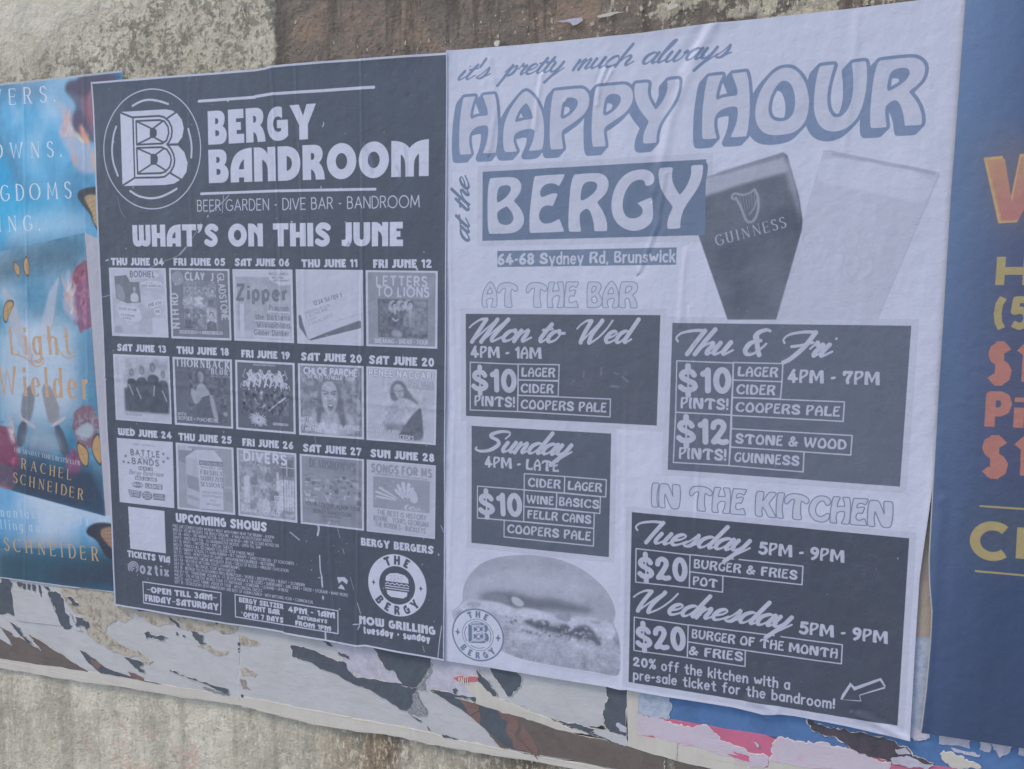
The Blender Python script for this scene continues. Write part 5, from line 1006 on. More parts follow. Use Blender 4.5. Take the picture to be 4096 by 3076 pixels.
    T(c, 'serif', 'RACHEL', W_(175,600), W_(612,703), 40, GD, track=20); T(c, 'serif', 'SCHNEIDER', W_(108,722), W_(720,878), 40, GD, track=14)
    T(c, 'serif', 'blazing romantasy duology', W_(-470,988), W_(775,1075), 36, A(165,185,210), track=8); T(c, 'serif', 'bestselling author', W_(-270,1108), W_(540,1172), 36, A(165,185,210), track=8); T(c, 'serif', 'SCHNEIDER', W_(33,1318), W_(858,1412), 50, GD, track=24)
    c.line(np.array([(-600,402),(0,335),(250,308),(486,281)], float), 6, A(158,168,186)); c.line(np.array([(486,281),(575,2386)], float), 3, A(150,158,180)); c.line(np.array([(-600,2236),(0,2312),(250,2346),(463,2372),(600,2392)], float), 3, A(165,175,195))
    weather(c, .06, .0, .03)
    return c
def draw_blue():
    X0, X1, Z0, Z1 = BLUE
    c = Canvas(X0, X1, Z0, Z1, 1500, A(64, 80, 116))
    h, w = c.h, c.w
    xx = np.linspace(0, 1, w)[None]; zz = np.linspace(0, 1, h)[:, None]
    t = np.clip(1 - xx * 4.2, 0, 1)[..., None]; zz = zz[..., None]; c.im[:] = (A(72, 90, 128) * (1 - zz) + A(58, 72, 104) * zz) * (1 - t) + (A(104, 128, 168) * (1 - zz) + A(66, 82, 118) * zz) * t        # printed colour wash of the sheet
    V = view(3620, 0, 1.852)
    f = lambda P: V(np.array(P, float))
    def tone(P, col, a, bl): c.fill(f(P), col, a, bl)
    tone([(165,300),(330,300),(330,500),(190,500)], A(112,104,108), .6, 40); tone([(180,520),(330,520),(330,1040),(175,1040)], A(88,84,106), .5, 60); tone([(140,1080),(330,1080),(330,1220),(140,1220)], A(82,90,102), .5, 40)
    YE, OR = A(152,142,108), A(160,112,108)
    WP = [(3,0,1855,1368),(3,0,2020,1352),(3,1,2078,105),(3,0,2165,1338),(3,0,2400,1320),(3,1,2290,105),(3,0,2560,1310),(3,0,2720,1300),(3,1,2480,245),(3,1,2330,252),(3,1,2270,20),(3,1,2140,262),(3,1,1982,272)]
    WP = np.array([q(*a) for a in WP]); c.fill(WP, A(172,146,112))
    c.fill((WP - WP.mean(0)) * (.94, .93) + WP.mean(0) + (2, 3), A(164,130,112))
    x0, y0, cov = c.cover([c.px((WP - WP.mean(0)) * (.9, .9) + WP.mean(0) + (2, 4))]); yy = np.linspace(0, 1, cov.shape[0])[:, None]
    c.comp(x0, y0, cov * np.clip(yy * 1.6 - .2, 0, 1).astype(np.float32), A(160,114,114))
    c.line(np.array([(3859,-70),(3853,0),(3796,769),(3749,1538),(3711,2230),(3713,2330),(3722,2440),(3717,2560),(3700,2750),(3678,2930)]), 3.2, A(160,164,176)); T(c, 'black', 'Hap', q(3,1,1992,802), q(3,1,2900,800), 112, YE, wmul=1.15); T(c, 'black', '(5', q(3,1,1968,1158), q(3,1,2230,1160), 106, YE, wmul=1.05)
    T(c, 'black', '$10', q(3,1,1915,1630), q(3,1,2500,1640), 142, OR, wmul=.92); T(c, 'black', 'Pint', q(3,2,1905,360), q(3,2,2600,385), 124, OR, wmul=1.2); T(c, 'black', '$12', q(3,2,1868,770), q(3,2,2500,790), 140, OR, wmul=.92)
    T(c, 'black', 'CIDER', q(3,2,1775,1465), q(3,2,3300,1580), 122, YE, wmul=1.2)
    for a, b in (((3,2,1828,1043), (3,2,2600,1095)), ((3,2,1787,1602), (3,2,2600,1675))): c.line(np.array([q(*a), q(*b)]), 3, YE)
    weather(c, .05, .01, .02)
    return c
# ------------------------------------------------------------------ materials
def nt(name):
    m = bpy.data.materials.new(name); m.use_nodes = True
    return m, m.node_tree, m.node_tree.nodes["Principled BSDF"]
class N:
    """tiny wrapper to write node graphs"""
    def __init__(s, tree): s.t = tree
    def n(s, typ, **k):
        o = s.t.nodes.new(typ)
        for a, b in k.items():
            if a.startswith('i_'):
                key = a[2:]; key = int(key) if key.isdigit() else key
                if hasattr(b, 'is_output'): s.t.links.new(b, o.inputs[key])
                else: o.inputs[key].default_value = b
            else: setattr(o, a, b)
        return o
    def noise(s, vec, scale, detail=6, rough=.6, dist=0.0):
        return s.n("ShaderNodeTexNoise", i_Vector=vec, i_Scale=scale, i_Detail=detail, i_Roughness=rough, i_Distortion=dist).outputs[0]
    def ramp(s, f, a, b, c=0.0, d=1.0):
        o = s.n("ShaderNodeMapRange", i_0=f, i_1=a, i_2=b, i_3=c, i_4=d); o.interpolation_type = 'SMOOTHSTEP'
        return o.outputs[0]
    def math(s, op, a, b=0.0):
        o = s.t.nodes.new("ShaderNodeMath"); o.operation = op
        for i, v in enumerate((a, b)):
            if hasattr(v, 'is_output'): s.t.links.new(v, o.inputs[i])
            else: o.inputs[i].default_value = v
        return o.outputs[0]
    def mix(s, f, a, b, mode='MIX'):
        o = s.t.nodes.new("ShaderNodeMix"); o.data_type = 'RGBA'; o.blend_type = mode
        for i, v in ((0, f), (6, a), (7, b)):
            if hasattr(v, 'is_output'): s.t.links.new(v, o.inputs[i])
            else: o.inputs[i].default_value = v if i == 0 else (*[float(x) for x in v][:3], 1)
        return o.outputs[2]
    def scale(s, vec, x, y, z):
        return s.n("ShaderNodeMapping", i_Vector=vec, i_Scale=(x, y, z)).outputs[0]
    def bump(s, h, st_, dist, nrm=None):
        o = s.n("ShaderNodeBump", i_Height=h, i_Strength=st_, i_Distance=dist)
        if nrm is not None: s.t.links.new(nrm, o.inputs['Normal'])
        return o.outputs[0]
def print_material(name, canvas, rough=.5):
    h, w = canvas.h, canvas.w
    img = bpy.data.images.new(name, w, h, alpha=False, float_buffer=True, is_data=True)
    buf = np.ones((h, w, 4), np.float32); buf[..., :3] = canvas.im[::-1]
    img.pixels.foreach_set(buf.ravel()); img.update(); img.pack()
    m, t, p = nt(name); k = N(t)
    uv = k.n("ShaderNodeUVMap", uv_map='print').outputs[0]
    tx = k.n("ShaderNodeTexImage", image=img, i_Vector=uv, extension='EXTEND', interpolation='Linear').outputs[0]
    co = k.n("ShaderNodeTexCoord").outputs['Object']
    n1 = k.noise(co, 420, 3, .7); n2 = k.noise(k.scale(co, 26, 26, 5), 3.0, 5, .6)
    col = k.mix(k.ramp(n1, .3, .75, 0, .10), tx, k.mix(1.0, tx, (1.25, 1.25, 1.22), 'MULTIPLY'))
    t.links.new(col, p.inputs['Base Color'])
    t.links.new(k.ramp(n2, .3, .7, rough - .08, rough + .12), p.inputs['Roughness'])
    p.inputs['Specular IOR Level'].default_value = .35
    b0 = k.bump(k.math('POWER', k.noise(co, 26, 5, .6), 2.0), .35, .0035)
    b1 = k.bump(k.noise(co, 70, 4, .55), .5, .0014, b0)
    b2 = k.bump(k.noise(k.scale(co, 1, 1, .12), 60, 3, .5), .25, .0012, b1)
    t.links.new(k.bump(n1, .2, .0004, b2), p.inputs['Normal'])
    return m
_pm = {}
def paper_mat(name, c1, c2=None, cell=30, contrast=(.4, .65), rough=.8, bump=.5, asp=1.0):
    if name in _pm: return _pm[name]
    m, t, p = nt(name); k = N(t)
    co = k.n("ShaderNodeTexCoord").outputs['Object']
    c2 = np.asarray(c1) * .85 if c2 is None else c2
    v = k.scale(co, 1, 1, asp)
    a = k.noise(v, cell, 7, .68, .4); b = k.noise(v, cell * 7, 4, .7)
    f = k.ramp(k.math('ADD', k.math('MULTIPLY', a, .7), k.math('MULTIPLY', b, .3)), contrast[0], contrast[1])
    col = k.mix(f, c1, c2)
    col = k.mix(k.ramp(k.noise(co, 9, 5, .6), .35, .7, 0, .25), col, k.mix(1.0, col, (.78, .77, .76), 'MULTIPLY'))
    t.links.new(col, p.inputs['Base Color']); p.inputs['Roughness'].default_value = rough; p.inputs['Specular IOR Level'].default_value = .25
    b1 = k.bump(a, bump, .0016); t.links.new(k.bump(b, bump, .0008, b1), p.inputs['Normal'])
    _pm[name] = m
    return m
def link(o, parent=None):
    SC.collection.objects.link(o)
    if parent is not None: o.parent = parent
    return o
def tag(o, label=None, cat=None, group=None, kind=None):
    if label: o['label'] = label
    if cat: o['category'] = cat
    if group: o['group'] = group
    if kind: o['kind'] = kind
    return o

# ------------------------------------------------------------------ the wall and the footpath
def lattice(seed, n=128):
    return np.random.default_rng(seed).random((n, n))
def snoise(x, y, lat):
    n = lat.shape[0]; ix = np.floor(x).astype(int); iy = np.floor(y).astype(int)
    fx, fy = x - ix, y - iy; fx = fx * fx * (3 - 2 * fx); fy = fy * fy * (3 - 2 * fy)
    g_ = lambda a, b: lat[a % n, b % n]
    return (g_(ix, iy) * (1 - fx) + g_(ix + 1, iy) * fx) * (1 - fy) + (g_(ix, iy + 1) * (1 - fx) + g_(ix + 1, iy + 1) * fx) * fy
def wall_relief(X, Z):
    r = .0045 * snoise(X * 3, Z * 3, LT[0]) + .003 * snoise(X * 14, Z * 14, LT[1]) + .0018 * snoise(X * 45, Z * 45, LT[2]) + .0012 * snoise(X * 110, Z * 80, LT[3])
    return r
LT = [lattice(s_) for s_ in range(20, 30)]
def grid_mesh(name, X, Y, Z, mat, uvf=None):
    nz, nx = X.shape
    v = np.stack([X, Y, Z], -1).reshape(-1, 3)
    i = np.arange(nz * nx).reshape(nz, nx)
    f = np.stack([i[:-1, :-1], i[:-1, 1:], i[1:, 1:], i[1:, :-1]], -1).reshape(-1, 4)
    return build_mesh(name, v, f, mat, uvf)
def build_mesh(name, v, f, mat, uvf=None, nrm=None):
    me = bpy.data.meshes.new(name)
    me.vertices.add(len(v)); me.vertices.foreach_set('co', v.astype(np.float32).ravel())
    me.loops.add(f.size); me.loops.foreach_set('vertex_index', f.ravel().astype(np.int32))
    me.polygons.add(len(f)); me.polygons.foreach_set('loop_start', np.arange(0, f.size, 4, dtype=np.int32)); me.polygons.foreach_set('loop_total', np.full(len(f), 4, np.int32))
    me.polygons.foreach_set('use_smooth', np.ones(len(f), bool))
    me.update(calc_edges=True)
    if uvf is not None:
        uv = me.uv_layers.new(name='print'); a = uvf(v)[f.ravel()]
        uv.data.foreach_set('uv', a.astype(np.float32).ravel())
    if nrm is not None: me.normals_split_custom_set_from_vertices([tuple(n) for n in nrm])
    me.materials.append(mat)
    return bpy.data.objects.new(name, me)
def wall_material():
    m, t, p = nt("weathered_render"); k = N(t)
    co = k.n("ShaderNodeTexCoord").outputs['Object']
    sx = k.n("ShaderNodeSeparateXYZ", i_0=co)
    X, Z = sx.outputs[0], sx.outputs[2]
    big = k.noise(co, 2.6, 6, .6, .3); mid = k.noise(co, 16, 8, .66, .5); fine = k.noise(co, 75, 8, .7, .3)
    strk = k.noise(k.scale(co, 1, 1, .16), 42, 7, .68, .25); strk2 = k.noise(k.scale(co, 1, 1, .3), 130, 5, .7)
    vor = k.n("ShaderNodeTexVoronoi", i_Vector=co, i_Scale=95.0).outputs[0]
    mott = k.math('ADD', k.math('MULTIPLY', fine, .55), k.math('MULTIPLY', mid, .45))
    LIGHT, TAN, GREY, DARK, BROWN, RUST = A(201,201,196), A(184,179,164), A(160,159,154), A(92,90,88), A(115,108,102), A(145,128,118)
    soft = k.noise(k.scale(co, 1, 1, .35), 9, 8, .62, .3)
    base = k.mix(k.ramp(soft, .36, .62), A(166,164,156), A(196,195,188))
    base = k.mix(k.ramp(k.noise(co, 3.3, 4, .5), .42, .62, 0, .6), base, A(190,185,173))
    sp = k.math('ADD', k.math('MULTIPLY', fine, .55), k.math('MULTIPLY', strk2, .45))
    base = k.mix(k.ramp(sp, .52, .62, 0, .6), base, A(214,211,203))
    base = k.mix(k.ramp(sp, .47, .38, 0, .6), base, A(141,136,128))
    pits = k.noise(k.scale(co, 1, 1, .6), 210, 3, .5)
    base = k.mix(k.ramp(pits, .36, .30, 0, .55), base, A(113,109,102))
    # long faint runs of grime
    base = k.mix(k.ramp(k.noise(k.scale(co, 1, 1, .05), 22, 6, .6), .54, .68, 0, .35), base, A(119,115,107))
    # smoother pale render towards the top left
    d1 = k.math('ADD', k.math('SUBTRACT', Z, 2.15), k.math('MULTIPLY', X, -.10)); d1 = k.math('ADD', d1, k.math('MULTIPLY', k.math('SUBTRACT', mid, .5), .4))
    base = k.mix(k.ramp(d1, -.03, .12, 0, .85), base, k.mix(k.ramp(fine, .35, .65), A(205,204,199), A(190,189,184)))
    # dark lichen band just above the left posters, thicker to the right
    top = k.math('ADD', k.math('MULTIPLY', k.ramp(X, -1.15, -.45), .22), 2.0)
    moss = k.ramp(k.math('SUBTRACT', k.math('ADD', Z, k.math('MULTIPLY', k.math('SUBTRACT', mid, .5), .25)), top), .09, -.03)
    moss = k.math('MULTIPLY', moss, k.ramp(Z, 1.5, 1.9))
    base = k.mix(k.math('MULTIPLY', moss, k.ramp(k.math('ADD', k.math('MULTIPLY', fine, .6), k.math('MULTIPLY', mid, .45)), .50, .57, 0, .85)), base, k.mix(k.ramp(strk2, .4, .6), A(107,108,102), A(134,132,123)))
    # brown patch of old paint at the top, ragged right hand half showing pale render again
    xb = wall_pt((1075, 100))[0][0]; xc = wall_pt((1900, 60))[0][0]; xd = wall_pt((3300, 40))[0][0]
    edge = k.math('ADD', X, k.math('MULTIPLY', k.math('SUBTRACT', mid, .5), .045))
    mb = k.math('MULTIPLY', k.ramp(edge, xb - .004, xb + .012), k.ramp(Z, 1.55, 1.65))
    br = k.mix(k.ramp(mid, .40, .62), A(115,110,107), A(130,121,116)); br = k.mix(k.ramp(k.noise(co, 7, 6, .65), .50, .66, 0, .8), br, RUST); br = k.mix(k.ramp(fine, .46, .36, 0, .7), br, A(98,96,95)); br = k.mix(k.ramp(strk2, .60, .72, 0, .5), br, A(151,145,134))
    peel = k.math('ADD', k.math('ADD', k.math('MULTIPLY', mid, .5), k.math('MULTIPLY', strk, .3)), k.math('MULTIPLY', fine, .25))
    thr = k.ramp(X, xc - .2, xd, .66, .52)
    pm = k.ramp(k.math('SUBTRACT', peel, thr), -.012, .015)
    br = k.mix(k.ramp(edge, xb + .06, xb + .0, 0, .7), br, A(83,83,83)); br = k.mix(k.ramp(k.noise(k.scale(co, 1, 1, .12), 34, 6, .65), .50, .62, 0, .7), br, A(89,85,83))
    br2 = k.mix(pm, br, k.mix(k.ramp(fine, .4, .6), A(194,190,175), A(160,158,151)))
    base = k.mix(mb, base, br2)
    # foot of the posters on the right: dark, streaked, pale flecks
    xe = wall_pt((1150, 2900))[0][0]; xf = wall_pt((1560, 3000))[0][0]
    md = k.math('MULTIPLY', k.ramp(edge, xe, xf), k.ramp(Z, 1.2, 1.0))
    dk = k.mix(k.ramp(k.math('ADD', k.math('MULTIPLY', strk, .6), k.math('MULTIPLY', mid, .4)), .44, .56), A(89,85,81), A(130,115,100)); dk = k.mix(k.ramp(k.math('ADD', k.math('MULTIPLY', strk2, .6), k.math('MULTIPLY', fine, .4)), .50, .58), dk, A(190,181,166))
    base = k.mix(k.math('MULTIPLY', md, k.ramp(big, .38, .55, .35, .95)), base, dk)
    # old red spray ghost low on the wall
    rp = wall_pt((560, 3010))[0]
    dr = k.math('ADD', k.math('POWER', k.math('MULTIPLY', k.math('SUBTRACT', X, float(rp[0])), 3.5), 2.0), k.math('POWER', k.math('MULTIPLY', k.math('SUBTRACT', Z, float(rp[1])), 11.0), 2.0))
    base = k.mix(k.math('MULTIPLY', k.ramp(dr, 1.0, .2), k.ramp(k.math('ADD', mid, k.math('MULTIPLY', fine, .4)), .72, .80, 0, .35)), base, A(176,126,130))
    # near the ground, splash dirt
    base = k.mix(k.ramp(Z, .35, .02, 0, .6), base, A(96,89,83))
    t.links.new(base, p.inputs['Base Color']); p.inputs['Roughness'].default_value = .92; p.inputs['Specular IOR Level'].default_value = .2
    b1 = k.bump(mid, .7, .010); b2 = k.bump(fine, .9, .006, b1); b3 = k.bump(k.math('MINIMUM', vor, .5), .5, .003, b2)
    t.links.new(k.bump(strk2, .4, .002, b3), p.inputs['Normal'])
    return m
def make_wall():
    xs = np.concatenate([np.linspace(-5, -1.9, 60), np.linspace(-1.89, 1.45, 560), np.linspace(1.46, 5, 60)])
    zs = np.concatenate([np.linspace(-.05, .3, 12), np.linspace(.31, 2.6, 380), np.linspace(2.62, 3.6, 24)])
    X, Z = np.meshgrid(xs, zs)
    Y = .0095 - wall_relief(X, Z)
    w = link(grid_mesh("wall", X, Y, Z, wall_material())); tag(w, "weathered cement rendered wall, stained and mouldy, behind all the posters", kind='structure')
    # coping and back so that the wall has its thickness
    bm = bmesh.new(); 
    for (x0, x1, y0, y1, z0, z1) in ((-5, 5, .012, .25, -.05, 3.6), (-5.02, 5.02, -.03, .28, 3.6, 3.68)):
        M = Matrix.Translation(((x0 + x1) / 2, (y0 + y1) / 2, (z0 + z1) / 2)) @ Matrix.Diagonal((x1 - x0, y1 - y0, z1 - z0, 1))
        bmesh.ops.create_cube(bm, size=1, matrix=M)
    me = bpy.data.meshes.new("wall_core"); bm.to_mesh(me); bm.free(); me.materials.append(paper_mat("coping_cement", A(150,148,142), A(120,118,112), 12))
    link(bpy.data.objects.new("wall_core", me), w)
    xs = np.linspace(-30, 30, 60); ys = np.concatenate([np.linspace(-60, -3.2, 40)])
    X, Y = np.meshgrid(xs, ys); tag(link(grid_mesh("road", X, Y, X * 0 - .12, paper_mat("asphalt", (.05, .05, .052), (.075, .075, .075), 60, rough=.9))), kind='structure')
    xs = np.linspace(-30, 30, 40); ys = np.linspace(-3.2, .02, 10); X, Y = np.meshgrid(xs, ys)
    pv = link(grid_mesh("footpath", X, Y, X * 0, paper_mat("footpath_concrete", (.26, .25, .24), (.2, .195, .19), 25, rough=.9))); tag(pv, kind='structure')
    bm = bmesh.new(); bmesh.ops.create_cube(bm, size=1, matrix=Matrix.Translation((0, -3.28, -.065)) @ Matrix.Diagonal((60, .15, .13, 1)))
    me = bpy.data.meshes.new("kerb"); bm.to_mesh(me); bm.free(); me.materials.append(_pm["footpath_concrete"]); tag(link(bpy.data.objects.new("kerb", me)), kind='structure')

# ------------------------------------------------------------------ pasted sheets
def seg_dist(X, Z, pl):
    d = np.full(X.shape, 9.9)
    for a, b in zip(pl[:-1], pl[1:]):
        e = b - a; L2 = (e ** 2).sum() + 1e-12
        t = np.clip(((X - a[0]) * e[0] + (Z - a[1]) * e[1]) / L2, 0, 1)
        dx, dz = X - a[0] - t * e[0], Z - a[1] - t * e[1]
        s_ = np.sign(dx * e[1] - dz * e[0]); dd = np.hypot(dx, dz)
        d = np.where(dd < np.abs(d), dd * s_, d)
    return d
def sheet_height(X, Z, seed, creases, amp=1.0):
    l = [lattice(seed + i, 64) for i in range(3)]
    h = amp * (.0014 * snoise(X * 4 + 9, Z * 3, l[0]) + .0011 * snoise(X * 20, Z * 5 + 5, l[1]) + .0005 * snoise(X * 50, Z * 13, l[2]) + .00025 * snoise(X * 90, Z * 80, l[1]))
    for pl, a, sg in creases:
        d = seg_dist(X, Z, pl)
        h = h + a * np.exp(-(d / sg) ** 2) - a * .45 * np.exp(-((d - sg * 1.9) / (sg * 1.2)) ** 2)
    return h
def edge_curve(pts, xs):
    p = wall_pt(pts); o = np.argsort(p[:, 0])
    return np.interp(xs, p[o, 0], p[o, 1])
def sheet(name, label, cat, canvas, top, bot, left, right, y0, seed, creases, parts, step=.004, rough=.5, amp=1.0, lpath=None, rpath=None, lift=.0028):
    tl, bl = wall_pt(left); tr_, br = wall_pt(right)
    nx = int((tr_[0] - tl[0]) / step); nz = int((tl[1] - bl[1]) / step)
    u = np.linspace(0, 1, nx)[None]; v = np.linspace(0, 1, nz)[:, None]
    zz_ = bl[1] + (tl[1] - bl[1]) * v
    def side(pts, a, b):
        if pts is None: return b[0] + (a[0] - b[0]) * v
        w_ = wall_pt(pts); o_ = np.argsort(w_[:, 1]); return np.interp(zz_, w_[o_, 1], w_[o_, 0])
    XL, XR = side(lpath, tl, bl), side(rpath, tr_, br)
    X = XL * (1 - u) + XR * u
    zt = edge_curve(top, X[-1]); zb = edge_curve(bot, X[0])
    Z = zb[None] * (1 - v) + zt[None] * v
    cr = [(wall_pt(p), a, s_) for p, a, s_ in creases]
    le = [lattice(seed + 7 + i, 64) for i in range(2)]
    x0_, x1_, z0_, z1_ = X.min(), X.max(), zb, zt
    def hh(XX, ZZ):
        h_ = sheet_height(XX, ZZ, seed, cr, amp)
        for dist, ax in ((XX - XL, ZZ), (XR - XX, ZZ), (zt[None] - ZZ, XX), (ZZ - zb[None], XX)):
            h_ = h_ + lift * np.exp(-np.maximum(dist, 0) / .012) * np.clip(snoise(ax * 9 + 3, ax * 0 + .5, le[0]) - .45, 0, 1) * 2
        return h_
    H = hh(X, Z); e = 5e-4
    gx = (hh(X + e, Z) - H) / e; gz = (hh(X, Z + e) - H) / e
    nr = np.stack([-gx, -np.ones_like(gx), -gz], -1); nr[..., 0] *= -1; nr[..., 2] *= -1
    # outward (towards the street) normal of y = y0 - H
    nr = np.stack([gx * -1, -np.ones_like(gx), gz * -1], -1); nr /= np.linalg.norm(nr, axis=-1, keepdims=True)
    vtx = np.stack([X, y0 - H, Z], -1).reshape(-1, 3); nr = nr.reshape(-1, 3)
    i = np.arange(nx * nz).reshape(nz, nx)
    f = np.stack([i[:-1, :-1], i[:-1, 1:], i[1:, 1:], i[1:, :-1]], -1).reshape(-1, 4)
    cen = vtx[f].mean(1)[:, [0, 2]]
    own = np.full(len(f), -1)
    for k_, (pn, pl_, quad) in enumerate(parts):
        Q = wall_pt(quad); bb = (cen[:, 0] > Q[:, 0].min()) & (cen[:, 0] < Q[:, 0].max()) & (cen[:, 1] > Q[:, 1].min()) & (cen[:, 1] < Q[:, 1].max()) & (own < 0)
        ids = np.nonzero(bb)[0]
        if len(Q) == 4 or len(Q) > 4:
            x, y = Q[:, 0], Q[:, 1]; x2, y2 = np.roll(x, -1), np.roll(y, -1)
            P_ = cen[ids]
            with np.errstate(all='ignore'):
                mm = ((y[None] > P_[:, 1:2]) != (y2[None] > P_[:, 1:2])) & (P_[:, 0:1] < x[None] + (P_[:, 1:2] - y[None]) / (y2 - y)[None] * (x2 - x)[None])
            ids = ids[(mm.sum(1) & 1) == 1]
        own[ids] = k_
    mat = print_material(name + "_print", canvas, rough)
    uvf = lambda vv: np.stack([(vv[:, 0] - canvas.x0) / (canvas.x1 - canvas.x0), (vv[:, 2] - canvas.z0) / (canvas.z1 - canvas.z0)], 1)
    def sub(nm, sel):
        ff = f[sel]; us, inv = np.unique(ff, return_inverse=True)
        return build_mesh(nm, vtx[us], inv.reshape(-1, 4), mat, uvf, nr[us])
    root = link(sub(name, own < 0)); tag(root, label, cat)
    for k_, (pn, pl_, quad) in enumerate(parts):
        if (own == k_).any():
            o = link(sub(pn, own == k_), root)
            if pl_: o['label'] = pl_
    return root

def px_arc(L, R_, Tp, Bt, n=28, m=1.0):
    cx, cz, rx, rz = curve_c(None, L, R_, Tp, Bt)
    return to_px(arc(cx, cz, rx * m, rz * m, n=n))
def to_px(w):
    w = np.atleast_2d(w); d = np.stack([w[:, 0], np.full(len(w), PLANE_Y), w[:, 1]], 1) - np.array(CAM_P)
    c_ = d @ _R
    return np.stack([2048 + CAM_F * 4096 * c_[:, 0] / -c_[:, 2], 1538 - CAM_F * 4096 * c_[:, 1] / -c_[:, 2]], 1)

# ------------------------------------------------------------------ torn scraps of older bills
JR = random.Random(11)
def jag(p, amp, n=3):
    p = [np.array(a, float) for a in p]
    for _ in range(n):
        o = []
        for a, b in zip(p, p[1:] + p[:1]):
            L = np.linalg.norm(b - a); o.append(a)
            if L > .006:
                nn = np.array([-(b - a)[1], (b - a)[0]]) / L
                o.append((a + b) / 2 + nn * JR.gauss(0, min(amp, L * .13)))
        p = o; amp *= .62
    return p
def plate(name, pts, y, th, mat, parent=None, curl=0.0):
    """thin irregular plate: front face at y, edges running back by th"""
    tri = tessellate_polygon([[Vector((a[0], a[1], 0)) for a in pts]])
    n = len(pts); P = np.array(pts)
    v = [(a[0], y - curl * abs(snoise(np.array([a[0] * 30]), np.array([a[1] * 30]), LT[4])[0]), a[1]) for a in pts] + [(a[0], y + th, a[1]) for a in pts]
    f = []
    for t in tri:
        a, b, c_ = (np.array(pts[i]) for i in t)
        cr = (b - a)[0] * (c_ - a)[1] - (b - a)[1] * (c_ - a)[0]
        f.append(tuple(t) if cr > 0 else tuple(reversed(t)))
    f += [(i, (i + 1) % n, n + (i + 1) % n, n + i) for i in range(n)]
    me = bpy.data.meshes.new(name); me.from_pydata(v, [], f); me.update(); me.materials.append(mat)
    return link(bpy.data.objects.new(name, me), parent)
def scrap(label, pts, mat, layer, name='torn_paper', amp=.004, edge=None, n=3):
    W = [tuple(a) for a in wall_pt(np.array(pts, float))]
    j = jag(W, amp, n)
    y = -.0004 - .00042 * layer
    o = plate(name, j, y, .0004, mat, curl=.0006); tag(o, label, 'paper scrap', 'torn remains of old bills below the posters')
    if edge:
        c_ = np.mean(j, 0); A_ = np.array(j); d = np.roll(A_, -1, 0) - np.roll(A_, 1, 0); nn = np.stack([d[:, 1], -d[:, 0]], 1); nn /= np.linalg.norm(nn, axis=1)[:, None] + 1e-9
        if area2(A_) < 0: nn = -nn
        k = np.array([[max(.0002, JR.gauss(.0011, .0009))] for _ in A_])
        plate('torn_edge', [tuple(a) for a in A_ + nn * k], y + .0002, .0003, edge, o)
    return o
PLANE_Y = -.006
# ------------------------------------------------------------------ build
make_wall()
def ext(pts, m=.006):
    w = wall_pt(pts); return (w[:, 0].min() - m, w[:, 0].max() + m, w[:, 1].min() - m, w[:, 1].max() + m)
GIG = ext([C_TL, C_TR, C_BL, C_BR], .0)
HOUR = ext([(1788, 204), (3885, -32), (1776, 2640), (3640, 2962)], .004)
BOOK = ext([(-560, 396), (484, 278), (-560, 2250), (560, 2386)], .0)
BLUE = ext([(3856, -60), (5100, -120), (3678, 2925), (5000, 3120)], .004)
HR_TOP = [(1700,214),(1788,204),(2048,183),(2300,160),(2562,134),(2820,98),(3072,74),(3400,36),(3692,0),(3853,-20),(3950,-32)]
HR_BOT = [(1700,2628),(1776,2640),(2048,2684),(2300,2726),(2430,2745),(2478,2757),(2511,2757),(2661,2784),(2800,2806),(2937,2828),(3010,2846),(3050,2857),(3072,2858),(3109,2855),(3180,2862),(3396,2904),(3500,2930),(3637,2960),(3700,2972)]
gc = draw_gig()
z7 = view(380, 300, .31646)
parts = [("round_logo", None, px_arc(z7(122,900), z7(1348,900), z7(700,182), q(0,1,1330,145), m=1.02)), ("title_lettering", None, np.array([z7(1425,380), (1290,500), (1735,560), (1735,720), z7(1425,1400)])), ("burger_emblem", None, px_arc((1475.4,2335), (1707.8,2350), (1588,2216), (1594,2463), m=1.03)), ("blank_ticket_square", None, QRQ),
         ("opening_hours_box", None, np.array([q(0,3,1240,36), q(0,3,1918,130), q(0,3,1916,330), q(0,3,1246,226)])), ("opening_hours_box", None, np.array([q(0,3,2032,146), q(1,3,716,286), q(1,3,718,492), q(0,3,2038,346)]))]
TL_ = ["two pasted photo cuttings and a bubble letter name","two group photographs with block letter names down the sides","grey card with brush lettering and underlines","tilted white card on a black shadow","grey square with three people in front of a brick wall","four blurred figures in dark clothes","singer in a dark dress","white spiky logo over two musicians on black","close face of a shouting woman with long hair","woman in a dark top leaning forward on white","white sheet of stars, words and label shapes","drawing of a milk carton","group photographed beside a picket fence","clutter of small toys under grey sky","butterfly print on pale grey"]
parts += [("event_picture", TL_[i], TQ[i]) for i in range(15)]
GC = [([(1090,265),(1120,900),(1130,1600),(1140,2530)], .0007, .003), ([(1184,256),(1215,900),(1225,1700)], .0005, .003), ([(1449,236),(1455,900),(1440,1700),(1430,2583)], .0008, .003), ([(760,330),(780,1400),(830,2480)], .0004, .004), ([(1320,2100),(1330,2300),(1350,2560)], .0007, .004), ([(370,1500),(900,1560),(1785,1640)], .0004, .005), ([(1590,300),(1630,370)], .0006, .005)]
sheet('gig_poster', "black gig poster with a round letter logo, fifteen small event pictures and white lettering", 'poster', gc, GIG_TOP, GIG_BOT, [C_TL, C_BL], [C_TR, C_BR], -.0072, 40, GC, parts, rough=.42)
del gc
hc = draw_hour()
PLb = ["panel under the pub offer for the start of the week","large panel with two pint prices","panel with the offers of the last day of the week","largest panel, lower right, with two meal prices and a hollow arrow","panel with five very large letters"]
